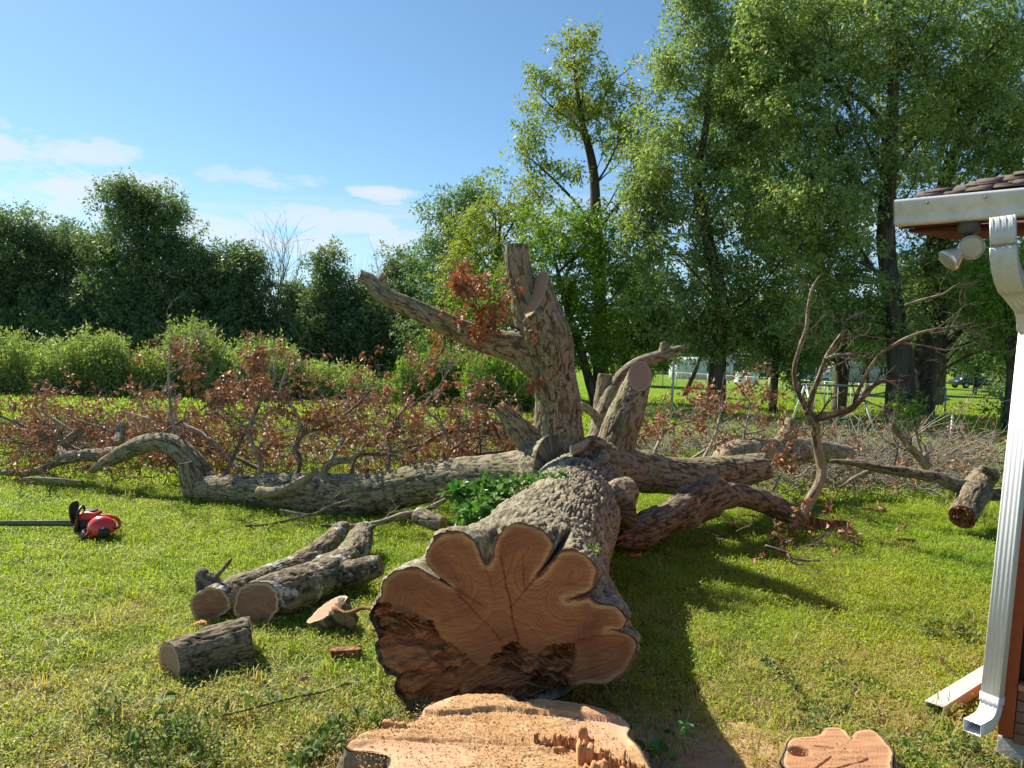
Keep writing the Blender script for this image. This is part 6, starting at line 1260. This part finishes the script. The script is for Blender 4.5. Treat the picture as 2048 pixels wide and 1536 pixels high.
# round pool beside the shed
pc = P(1492, 757, 74); pool = thing('garden_pool', 'low round white pool beside the shed', 'pool', (pc[0], 74, 0)); t_ = tube([A(pc[0], 74, 0), A(pc[0], 74, .5), A(pc[0], 74, 1.05)], [1.15, 1.15, 1.15], sides=32, seg=.6, caps=False); build('wall', t_['V'], [t_['F4']], M['shed'], pool); t_ = tube([A(pc[0], 74, 1.03), A(pc[0], 74, 1.12)], [1.2, 1.2], sides=32, seg=1); build('rim', t_['V'], [t_['F3'], t_['F4']], M['galv'], pool)
def car(label, px, py, Y, mat, rz=0.0):
    g = P(px, py, Y); g[2] = 0; root = thing('parked_car', label, 'car', g, 'cars parked beyond the lots'); R_ = np.array(Matrix.Rotation(rz, 3, 'Z'))
    def f(x, y, z): return g + R_ @ A(x, y, z)
    hull('body', [(-2.2, .35), (-2.25, .75), (-1.9, .92), (-1.0, .95), (1.1, .95), (2.1, .82), (2.2, .5), (2.1, .3)], -.85, .85, mat, root, f, .95, .05)
    hull('cabin', [(-1.7, .93), (-1.25, 1.42), (.35, 1.45), (1.05, .95)], -.75, .75, M['glass'], root, f, .9, .04); hull('cabin_roof', [(-1.25, 1.40), (-1.2, 1.48), (.3, 1.49), (.38, 1.42)], -.68, .68, mat, root, f, .95, .02)
    for x in (-1.35, 1.35):
        for y in (-.82, .82):
            t_ = tube([f(x, y - .1, .32), f(x, y + .1, .32)], [.32, .32], sides=18, seg=1); wo = build('wheel', t_['V'], [t_['F3'], t_['F4']], M['black'], root); t_ = tube([f(x, y - .112, .32), f(x, y + .112, .32)], [.2, .2], sides=14, seg=1); build('rim', t_['V'], [t_['F3'], t_['F4']], M['galv'], wo)
car('silver car parked in front of the pale house', 1622, 752, 84, mat_plain('silver_paint', (.5, .52, .54), .25, .5, .03, 2, metal=.4), .2)
car('dark car parked beyond the fence at the right', 1945, 765, 78, mat_plain('dark_paint', (.03, .035, .045), .25, .5, .03, 2), .1)
# chain link fence running away to the left
FA, FB = A(3.2 + 13.8, 26, 0), A(10.5, 62, 0)
fence = thing('chain_link_fence', 'chain link fence crossing the lots behind the trees', 'fence', FA)
fd = FB - FA; fl_ = np.linalg.norm(fd); fdir = fd / fl_; npost = 15
for k in range(npost):
    p = FA + fdir * fl_ * k / (npost - 1); mb = MB(); mb.bar(p, p + A(0, 0, 1.25), .03, 8); mb.obj('post', M['galv'], fence)
mb = MB(); mb.bar(FA + A(0, 0, 1.22), FB + A(0, 0, 1.22), .022, 6); mb.obj('top_rail', M['galv'], fence)
mb = MB(); nW = int(fl_ / .13)
for k in range(nW):
    p = FA + fdir * (k * .13)
    for s_ in (-1, 1):
        q = p + fdir * (s_ * .6)
        if 0 <= (q - FA) @ fdir <= fl_: mb.bar(p + A(0, 0, .04), q + A(0, 0, 1.2), .0026, 3)
tag(mb.obj('chain_link', M['galv'], fence), kind='stuff')
# fence posts standing alone on the lawn
for lb, x, y0, y1, r in (('white post standing on the shaded lawn before the fence', 1900, 895, 832, .03), ('white clothesline pole beyond the right limb', 1343, 822, 716, .05)):
    b = G(x, y0); t_px = P(x, y1, b[1]); root = thing('lawn_post', lb, 'post', b); mb = MB(); mb.bar(b, A(b[0] + .03, b[1], t_px[2]), r, 10); mb.obj('shaft', M['white'], root); mb = MB(); mb.path([A(b[0] + .03, b[1], t_px[2]), A(b[0] + .03, b[1], t_px[2] + .03)], [r * 1.15, r * .7], 10); mb.obj('cap', M['galv'], root)
# swing set
g0 = G(1710, 868); Ys = g0[1]; sws = thing('swing_set', 'white framed swing set on the shaded lawn', 'swing set', g0)
M['blue'] = mat_plain('blue_plastic', (.03, .20, .48), .4, .4, .1, 5)
zt = P(1710, 772, Ys)[2]; xl = P(1612, 800, Ys)[0]; xr = P(1722, 800, Ys)[0]
for x in (xl, xr):
    for s_ in (-1, 1):
        mb = MB(); mb.bar(A(x + (-.28 if x == xl else -.28) * (s_ * .6), Ys + .1 + s_ * .75, 0), A(x, Ys + .1, zt), .032, 10); mb.obj('leg', M['white'], sws)
mb = MB(); mb.bar(A(xl - .1, Ys + .1, zt), A(xr + .1, Ys + .1, zt), .035, 10); mb.obj('top_bar', M['roof_grey'], sws)
for k, u in enumerate((.3, .72)):
    x = xl + (xr - xl) * u; mb = MB(); mb.box((x, Ys + .1, .42), (.42, .16, .03)); so_ = mb.obj('seat', M['black'] if k else M['blue'], sws, False)
    for s_ in (-1, 1): mb = MB(); mb.bar(A(x + s_ * .19, Ys + .1, .43), A(x + s_ * .19, Ys + .1, zt), .008, 5); mb.obj('rope', M['white'], so_)
tp = thing('blue_tarp', 'small blue tarp on the grass beyond the fence', 'tarp', G(1872, 808)); c = G(1872, 806); nx, ny = 12, 6; V = []
for j in range(ny + 1):
    for i in range(nx + 1): u, v = i / nx - .5, j / ny - .5; V.append(c + A(u * 1.3, v * 1.0, .16 + .10 * vnoise(np.array([[u * 4, v * 4, 1.]]), 9)[0] - .3 * v))
I = np.arange((nx + 1) * (ny + 1)).reshape(ny + 1, nx + 1); o = build('sheet', V, [np.stack([I[:-1, :-1], I[:-1, 1:], I[1:, 1:], I[1:, :-1]], -1).reshape(-1, 4)], M['blue'], tp); o.modifiers.new('wall', 'SOLIDIFY').thickness = .01
# green and white cart behind the upright limb
cb_ = G(1042, 822); cart = thing('garden_cart', 'small dark garden cart with pale green lid behind the upright limb', 'cart', cb_)
def CF(x, y, z): return cb_ + A(x, y, z)
hull('tub', [(-.40, .28), (-.46, .62), (.46, .62), (.38, .28)], -.28, .28, M['black'], cart, CF, .95, .02); hull('lid', [(-.46, .625), (-.36, .78), (.36, .78), (.46, .625)], -.3, .3, mat_plain('pale_green', (.33, .46, .36), .5, .3, .08, 6), cart, CF, .92, .03)
for s_ in (-1, 1): t_ = tube([CF(.2, s_ * .30 - .03, .17), CF(.2, s_ * .30 + .03, .17)], [.17, .17], sides=20, seg=1); build('wheel', t_['V'], [t_['F3'], t_['F4']], M['black'], cart); mb = MB(); mb.bar(CF(-.36, s_ * .22, 0), CF(-.36, s_ * .22, .3), .02, 8); mb.obj('leg', M['white'], cart)
# ------------------------------------------------------------------ living plants at the trunk and in the grass
M['leaf_vine'] = mat_leaf('leaf_vine', [(0.06, 0.17, 0.028), (0.085, 0.22, 0.035), (0.12, 0.27, 0.05), (0.20, 0.30, 0.12)], trans=.35, rough=.38, spec=.5)
M['leaf_weed2'] = mat_leaf('leaf_low_weed', [(0.09, 0.16, 0.04), (0.14, 0.22, 0.05), (0.20, 0.28, 0.08), (0.28, 0.33, 0.14)], trans=.35, rough=.6, spec=.2)
M['stem'] = mat_plain('green_stem', (.16, .17, .06), .6, .2, .2, 20)
def plant(name, label, spots, seed, n, L, leaf='leaf_vine', h=(.1, .3), per=14, cat='plant', lean=None, shape='oval', wr=.62, parent=None, droop=0.0, group=None):
    rng = np.random.default_rng(seed); root = parent or thing(name, label, cat, spots[0], group); st = MB(); ps, ds, ns = [], [], []
    for k in range(n):
        b = np.asarray(spots[rng.integers(len(spots))]) + rng.normal(0, .035, 3) * A(1, 1, .3); d = nrm(rng.normal(0, .55, 3) + A(0, 0, 1) + (0 if lean is None else np.asarray(lean))); H_ = rng.uniform(*h); e = b + d * H_; mid = (b + e) / 2 + rng.normal(0, .02, 3)
        t_ = tube([b, mid, e], [.0035, .003, .0015], sides=4, seg=.08, caps=False); st.add(t_['V'], None, t_['F4']); C = t_['C']; m_ = per
        f = rng.uniform(.25, 1, m_); q = C[(f * (len(C) - 1)).astype(int)]; od = rdir(m_, rng, .15); ps.append(q + od * .012); ds.append(od + d * .3 + A(0, 0, -droop)); ns.append(rdir(m_, rng, 1.6))
    tag(st.obj('stems', M['stem'], root), kind='stuff'); ps, ds, ns = map(np.concatenate, (ps, ds, ns)); L_ = rng.uniform(*L, len(ps)); V, f3, f4 = leaf_mesh(ps, ds, ns, L_, L_ * wr, shape, .14); l = MB(); l.add(V, f3, f4); l.obj('leaves', M[leaf], root)
    return root
plant('leafy_vine', 'bright green leafy vine climbing the left side of the felled trunk', [P(x, y, Y) for x, y, Y in ((925, 1040, 6.2), (945, 1025, 6.2), (960, 1005, 6.3), (985, 1015, 6.15), (1000, 990, 6.4), (1030, 985, 6.4), (1060, 980, 6.5), (1090, 975, 6.6), (930, 1005, 6.4), (1010, 1005, 6.2), (1110, 972, 6.6), (975, 985, 6.4), (955, 1040, 6.1), (915, 995, 6.4), (940, 1050, 6.0), (970, 1030, 6.0))], 201, 150, (.05, .09), h=(.06, .22), per=9)
plant('trunk_seedlings', 'small pale green leaves growing on top of the trunk near the cut', [P(x, y, Y) for x, y, Y in ((1115, 1050, 4.9), (1135, 1075, 4.8), (1155, 1085, 4.8), (1170, 1100, 4.7), (1100, 1052, 5.0), (1185, 1108, 4.7))], 202, 34, (.018, .035), h=(.02, .06), per=6, leaf='leaf_weed2')
plant('seedling', 'drooping green seedling beside the right rim of the oak stump', [G(1285, 1545), G(1300, 1550), G(1330, 1558)], 203, 7, (.05, .085), h=(.22, .42), per=8, leaf='leaf_vine', droop=.7, lean=(.25, 0, 0))
plant('ivy_patch', 'patch of ivy leaves at the left foot of the oak stump', [G(x, y) for x, y in ((640, 1500), (660, 1480), (620, 1520), (700, 1450), (680, 1500), (600, 1535), (760, 1440))], 204, 80, (.025, .05), h=(.03, .10), per=6, leaf='leaf_weed2')
plant('weed_patch', 'dark leafy weeds with long stems at the front left of the lawn', [G(x, y) for x, y in ((300, 1500), (340, 1480), (380, 1500), (280, 1530), (420, 1520), (240, 1520), (330, 1530), (360, 1450), (210, 1440), (400, 1480))], 205, 120, (.022, .05), h=(.05, .18), per=6, leaf='leaf_weed2', wr=.45)
plant('weed_patch', 'leafy weeds on the sunny grass left of the small stump', [G(x, y) for x, y in ((1560, 1360), (1590, 1390), (1620, 1420), (1640, 1440), (1680, 1380), (1720, 1400), (1660, 1350), (1540, 1340), (1600, 1450), (1750, 1380), (1690, 1430))], 206, 170, (.018, .042), h=(.02, .09), per=6, leaf='leaf_weed2')
plant('weed_patch', 'scattered weeds at the foot of the house', [G(x, y) for x, y in ((1800, 1500), (1850, 1490), (1900, 1510), (1940, 1500), (1830, 1540), (1900, 1470), (1960, 1520))], 207, 110, (.018, .042), h=(.02, .08), per=6, leaf='leaf_weed2')
plant('weed_patch', 'clump of dark weeds beside the white downspout', [G(x, y) for x, y in ((1880, 1250), (1910, 1260), (1930, 1280), (1860, 1270), (1940, 1240))], 208, 80, (.018, .042), h=(.03, .10), per=6, leaf='leaf_weed2')
def vine_cut(label, pts, seed, n):
    rng = np.random.default_rng(seed); root = thing('cut_vine', label, 'vine', pts[0]); t_ = tube(pts, [.006] * len(pts), sides=6, seg=.03, lump=.2); build('stem', t_['V'], [t_['F3'], t_['F4']], M['stem'], root); C = t_['C']; i = rng.integers(0, len(C), n); od = rdir(n, rng, .2); od[:, 2] = np.abs(od[:, 2]) * .4
    L_ = rng.uniform(.04, .08, n); V, f3, f4 = leaf_mesh(C[i] + A(0, 0, .012), od, rdir(n, rng, 1.5), L_, L_ * .5, 'oval', .25); l = MB(); l.add(V, f3, f4); l.obj('leaves', M['leaf_weed2'], root)
vine_cut('wilted cut vine lying on the grass below the trunk face', [G(x, y, .03) for x, y in ((715, 1362), (680, 1372), (640, 1385), (600, 1392), (560, 1402), (500, 1418), (440, 1432))], 211, 30)
vine_cut('cut stem with leaves trailing toward the small stump', [G(x, y, .03) for x, y in ((1520, 1308), (1560, 1345), (1600, 1395), (1630, 1440), (1650, 1462))], 212, 26)
vine_cut('long pale stems tangled in the front left weeds', [G(x, y, .05) for x, y in ((333, 1385), (318, 1420), (300, 1450), (262, 1490), (225, 1515))], 213, 14)

# loose dead leaves and little sticks in the grass
rng = np.random.default_rng(77); n = 700
xy = np.stack([rng.uniform(-4.5, 4.5, n), rng.uniform(3.0, 9.5, n)], 1); ps = np.c_[xy, ground_z(xy[:, 0], xy[:, 1]) + rng.uniform(.02, .05, n)]; L_ = rng.uniform(.03, .085, n); V, f3, f4 = leaf_mesh(ps, rdir(n, rng) * A(1, 1, .3), rdir(n, rng, 1.2), L_, L_ * .6, 'oak', .3); mb = MB(); mb.add(V, f3, f4)
M['litter'] = mat_leaf('litter_leaf', [(.14, .075, .04), (.22, .13, .07), (.33, .24, .14), (.18, .06, .03)], trans=.15, rough=.8, tcol=(1.1, .8, .5))
tag(mb.obj('leaf_litter', M['litter']), 'loose dead leaves scattered on the lawn', 'leaves', kind='stuff')
mb = MB()
for k in range(110):
    q = A(rng.uniform(-4.5, 4.2), rng.uniform(3.0, 9.0), .03); a = rng.uniform(0, 6.28); twig_rec(mb, q, nrm(A(math.cos(a), math.sin(a), .08)), rng.uniform(.08, .3), rng.uniform(.002, .005), 1, rng, None, .4, -.03, kids=(0, 3))
tag(mb.obj('twig_litter', M['twig']), 'small broken sticks scattered over the lawn', 'twigs', kind='stuff')

# sawdust on the ground round the big stump
m, t, b = new_mat('sawdust'); p_ = pos(t); f = noise(t, p_, 120.0, 3, .8); g_ = noise(t, p_, 6.0, 5, .7); t.links.new(rmp(t, math_n(t, 'ADD', math_n(t, 'MULTIPLY', f, .5), math_n(t, 'MULTIPLY', g_, .5)), [(.3, (.25, .14, .07)), (.5, (.45, .29, .16)), (.68, (.58, .40, .23))]), b.inputs['Base Color']); b.inputs['Roughness'].default_value = .95; bump(t, b, f, .8, .01); M['dust'] = m
xs = np.arange(-2.4, 2.3, .024); ys = np.arange(2.5, 4.6, .024); X, Y = np.meshgrid(xs, ys); pp = np.stack([X, Y, 0 * X], -1)
d_ = np.minimum(np.sqrt(((X - .35) / 1.25) ** 2 + ((Y - 3.45) / .95) ** 2), np.sqrt(((X + 1.05) / .62) ** 2 + ((Y - 3.15) / .38) ** 2)); mk = (1.0 - d_) + .30 * fbm(pp * 2.6, 4, 90); Z = ground_z(X, Y) + np.clip(mk, -.5, 1) * .035 + .010 * fbm(pp * 14, 3, 91) * (mk > -.1)
ok = (mk > -.12); I = np.arange(X.size).reshape(X.shape); q = np.stack([I[:-1, :-1], I[:-1, 1:], I[1:, 1:], I[1:, :-1]], -1).reshape(-1, 4); q = q[ok.ravel()[q].all(1)]
V = np.stack([X, Y, Z], -1).reshape(-1, 3); used = np.unique(q); re = np.zeros(len(V), int); re[used] = np.arange(len(used))
tag(build('sawdust', V[used], [re[q]], M['dust']), 'drift of sawdust on the ground round the oak stump', 'sawdust', kind='stuff')
n = 9000; a = rng.normal(0, 1, (n, 2)) * A(1.15, .6) + A(.05, 3.45); a = a[(a[:, 1] > 2.7)]; n = len(a); V, f3, f4 = leaf_mesh(np.c_[a, ground_z(a[:, 0], a[:, 1]) + rng.uniform(.012, .035, n)], rdir(n, rng) * A(1, 1, .3), rdir(n, rng, 1.5), rng.uniform(.008, .03, n), rng.uniform(.004, .012, n), 'diamond', .1); mb = MB(); mb.add(V, f3, f4); tag(mb.obj('wood_chips', M['split']), 'fine wood chips scattered round the stump', 'wood chips', kind='stuff')

# ------------------------------------------------------------------ grass
def mat_grass(name, cols, straw, straw_amt, trans=.4):
    m, t, b = new_mat(name); g = N(t, 'ShaderNodeNewGeometry'); ri = g.outputs['Random Per Island']; p_ = g.outputs['Position']; oi = N(t, 'ShaderNodeObjectInfo').outputs['Random']
    mixr = math_n(t, 'FRACT', math_n(t, 'ADD', ri, oi)); k = len(cols); c = rmp(t, mixr, [(i / (k - 1), q) for i, q in enumerate(cols)])
    big = noise(t, p_, .45, 4, .6); c = mixcol(t, rmp(t, big, [(.38, 0), (.64, .55)]), c, (0.43, 0.47, 0.06))
    dk = noise(t, p_, 2.1, 4, .6); c = mixcol(t, rmp(t, dk, [(.54, 0), (.72, .55)]), c, (0.09, 0.20, 0.016)); med = noise(t, p_, 1.5, 5, .65); sy = N(t, 'ShaderNodeSeparateXYZ'); t.links.new(p_, sy.inputs[0]); near = rmp(t, math_n(t, 'DIVIDE', sy.outputs['Y'], 20), [(.17, .33), (.33, .0), (1.0, 0.0)])
    fs = rmp(t, math_n(t, 'ADD', math_n(t, 'ADD', med, near), math_n(t, 'MULTIPLY', math_n(t, 'SUBTRACT', ri, .5), .35)), [(.58, 0), (.80, straw_amt)]); c = mixcol(t, fs, c, straw)
    t.links.new(c, b.inputs['Base Color']); b.inputs['Roughness'].default_value = .5; b.inputs['Specular IOR Level'].default_value = .3
    tr = N(t, 'ShaderNodeBsdfTranslucent'); t.links.new(mixcol(t, 1.0, c, (1.15, 1.15, .55), 'MULTIPLY'), tr.inputs['Color']); mx = N(t, 'ShaderNodeMixShader'); mx.inputs[0].default_value = trans
    t.links.new(b.outputs[0], mx.inputs[1]); t.links.new(tr.outputs[0], mx.inputs[2]); t.links.new(mx.outputs[0], t.nodes['Material Output'].inputs['Surface']); return m
M['grass'] = mat_grass('grass', [(.15, .30, .02), (.22, .38, .028), (.31, .44, .04), (.40, .49, .07)], (.55, .43, .22), .9, .5)
M['clover'] = mat_grass('clover', [(.15, .30, .025), (.24, .39, .035), (.35, .46, .055), (.50, .54, .15)], (.52, .43, .19), .6, .5)
gcol = bpy.data.collections.new('grass_tufts')          # sources of the instances, not part of the scene
def tuft(name, kind, seed, R=.11, n=20, hgt=(.03, .075), w_=.0042):
    rng = np.random.default_rng(seed); mb = MB()
    if kind in ('blade', 'straw'):
        for k in range(n):
            a = rng.uniform(0, 6.28); r = R * math.sqrt(rng.uniform()); b = A(math.cos(a) * r, math.sin(a) * r, -.01); h = rng.uniform(*hgt); az = rng.uniform(0, 6.28); ln = rng.uniform(.15, .8) if kind == 'blade' else rng.uniform(1.2, 3); d = A(math.cos(az), math.sin(az), 0); s_ = A(-math.sin(az), math.cos(az), 0); w2 = w_ * rng.uniform(.7, 1.3)
            V = [b - s_ * w2, b + s_ * w2]
            for f in (.5, .85): c = b + A(0, 0, h * f) + d * h * ln * f * f; V += [c - s_ * w2 * (1 - f * .5), c + s_ * w2 * (1 - f * .5)]
            V.append(b + A(0, 0, h * (1 - .25 * ln if kind == 'blade' else .35)) + d * h * ln * 1.15); mb.add(V, [[4, 5, 6]], [[0, 1, 3, 2], [2, 3, 5, 4]])
    else:
        ps = np.zeros((n, 3)); a = rng.uniform(0, 6.28, n); r = R * np.sqrt(rng.uniform(0, 1, n)); ps[:, 0] = np.cos(a) * r; ps[:, 1] = np.sin(a) * r; ps[:, 2] = rng.uniform(hgt[0] * .4, hgt[1] * .8, n); dd = rdir(n, rng) * A(1, 1, .35); L_ = rng.uniform(.010, .021, n) * (w_ / .0042); V, f3, f4 = leaf_mesh(ps, dd, rdir(n, rng, 1.4), L_, L_ * .75, 'diamond', .12); mb.add(V, f3, f4)
    o = mb.obj(name, M['grass'] if kind == 'blade' else M['grass'] if kind == 'straw' else M['clover'], None, False)
    COL.objects.unlink(o); gcol.objects.link(o); return o
for k in range(4): tuft('a%d' % k, 'blade', 500 + k, n=40, w_=.0030)
for k in range(4): tuft('b%d' % k, 'clover', 510 + k, n=38)
for k in range(2): tuft('c%d' % k, 'straw', 520 + k, n=16, hgt=(.04, .08))
for k in range(4): tuft('d%d' % k, 'blade', 530 + k, R=.24, n=30, hgt=(.04, .085), w_=.010)
for k in range(2): tuft('e%d' % k, 'clover', 540 + k, R=.24, n=26, hgt=(.03, .07), w_=.0075)
for k in range(3): tuft('g%d' % k, 'blade', 560 + k, R=.07, n=22, hgt=(.07, .15), w_=.0038)
for k in range(2): tuft('f%d' % k, 'blade', 550 + k, R=.5, n=40, hgt=(.05, .10), w_=.022)
def scatter():
    rng = np.random.default_rng(99); pts, idx, scl = [], [], []
    def band(y0, y1, dens, kinds, wts, s0, s1):
        A_ = (y1 ** 2 - y0 ** 2) * .5 * 1.5 + (y1 - y0) * .8; n = int(A_ * dens); y = np.sqrt(rng.uniform(y0 ** 2, y1 ** 2, n)); x = rng.uniform(-1, 1, n) * (y * .75 + .4)
        pp = np.stack([x, y, 0 * x], -1); keep = np.ones(n, bool)
        if y0 < 12:
            thin = sstep(.55, 1.15, fbm(pp * 1.1, 3, 95) + .9 * sstep(5.5, 3.0, y)); keep &= rng.uniform(0, 1, n) > thin * .55
            ds_ = np.minimum(np.sqrt(((x - .35) / 1.25) ** 2 + ((y - 3.45) / .95) ** 2), np.sqrt(((x + 1.05) / .62) ** 2 + ((y - 3.15) / .38) ** 2)); keep &= rng.uniform(0, 1, n) < sstep(.55, 1.35, ds_ + .25 * fbm(pp * 2.6, 3, 90)) + .04
            keep &= np.hypot((x + .05) / .82, (y - 3.2) / .74) > 1; keep &= np.hypot(x - 1.545, y - 3.43) > .27
            keep &= ~(((x - HC[0]) * HV[0] + (y - HC[1]) * HV[1] > -.03) & ((x - HC[0]) * HU[0] + (y - HC[1]) * HU[1] > -.02))
        pp = pp[keep]; z = ground_z(pp[:, 0], pp[:, 1]) * np.clip(1.6 - np.hypot(pp[:, 0], pp[:, 1]) / 60, 0, 1); pp[:, 2] = z; m_ = len(pp)
        pts.append(pp); idx.append(rng.choice(kinds, m_, p=np.array(wts) / sum(wts))); scl.append(rng.uniform(s0, s1, m_))
    near_k = [0, 1, 2, 3, 4, 5, 6, 7, 8, 9]
    band(2.8, 6, 300, near_k, [1, 1, 1, 1, 1.5, 1.5, 1.5, 1.5, .9, .9], .6, 1.15)
    band(3.2, 11, 5, [18, 19, 20], [1, 1, 1], .7, 1.2)
    band(6, 11, 190, near_k, [1.2, 1.2, 1.2, 1.2, 1.3, 1.3, 1.3, 1.3, .3, .3], .8, 1.3)
    band(11, 20, 34, [10, 11, 12, 13, 14, 15], [1, 1, 1, 1, 1.2, 1.2], .8, 1.3)
    band(20, 42, 8, [10, 11, 12, 13, 14, 15, 16, 17], [1, 1, 1, 1, 1, 1, 3, 3], .9, 1.4)
    pp = np.concatenate(pts); me = bpy.data.meshes.new('grass'); me.vertices.add(len(pp)); me.vertices.foreach_set('co', pp.astype(np.float32).ravel())
    a = me.attributes.new('pick', 'INT', 'POINT'); a.data.foreach_set('value', np.concatenate(idx).astype(np.int32)); a = me.attributes.new('size', 'FLOAT', 'POINT'); a.data.foreach_set('value', np.concatenate(scl).astype(np.float32))
    rot = np.zeros((len(pp), 3), np.float32); rot[:, 2] = rng.uniform(0, 6.28, len(pp)); rot[:, :2] = rng.normal(0, .12, (len(pp), 2)); a = me.attributes.new('turn', 'FLOAT_VECTOR', 'POINT'); a.data.foreach_set('vector', rot.ravel())
    o = bpy.data.objects.new('grass', me); COL.objects.link(o); tag(o, 'short lawn grass and clover leaves', 'grass', kind='stuff')
    ng = bpy.data.node_groups.new('grass_scatter', 'GeometryNodeTree'); ng.interface.new_socket('Geometry', in_out='INPUT', socket_type='NodeSocketGeometry'); ng.interface.new_socket('Geometry', in_out='OUTPUT', socket_type='NodeSocketGeometry')
    gi = ng.nodes.new('NodeGroupInput'); go = ng.nodes.new('NodeGroupOutput'); ci = ng.nodes.new('GeometryNodeCollectionInfo'); ci.inputs['Collection'].default_value = gcol; ci.inputs['Separate Children'].default_value = True; ci.inputs['Reset Children'].default_value = True
    ip = ng.nodes.new('GeometryNodeInstanceOnPoints'); ip.inputs['Pick Instance'].default_value = True
    def na(name, typ): n_ = ng.nodes.new('GeometryNodeInputNamedAttribute'); n_.data_type = typ; n_.inputs['Name'].default_value = name; return n_.outputs['Attribute']
    ng.links.new(gi.outputs[0], ip.inputs['Points']); ng.links.new(ci.outputs[0], ip.inputs['Instance']); ng.links.new(na('pick', 'INT'), ip.inputs['Instance Index']); ng.links.new(na('turn', 'FLOAT_VECTOR'), ip.inputs['Rotation']); ng.links.new(na('size', 'FLOAT'), ip.inputs['Scale']); ng.links.new(ip.outputs[0], go.inputs[0])
    md = o.modifiers.new('scatter', 'NODES'); md.node_group = ng; return o
scatter()
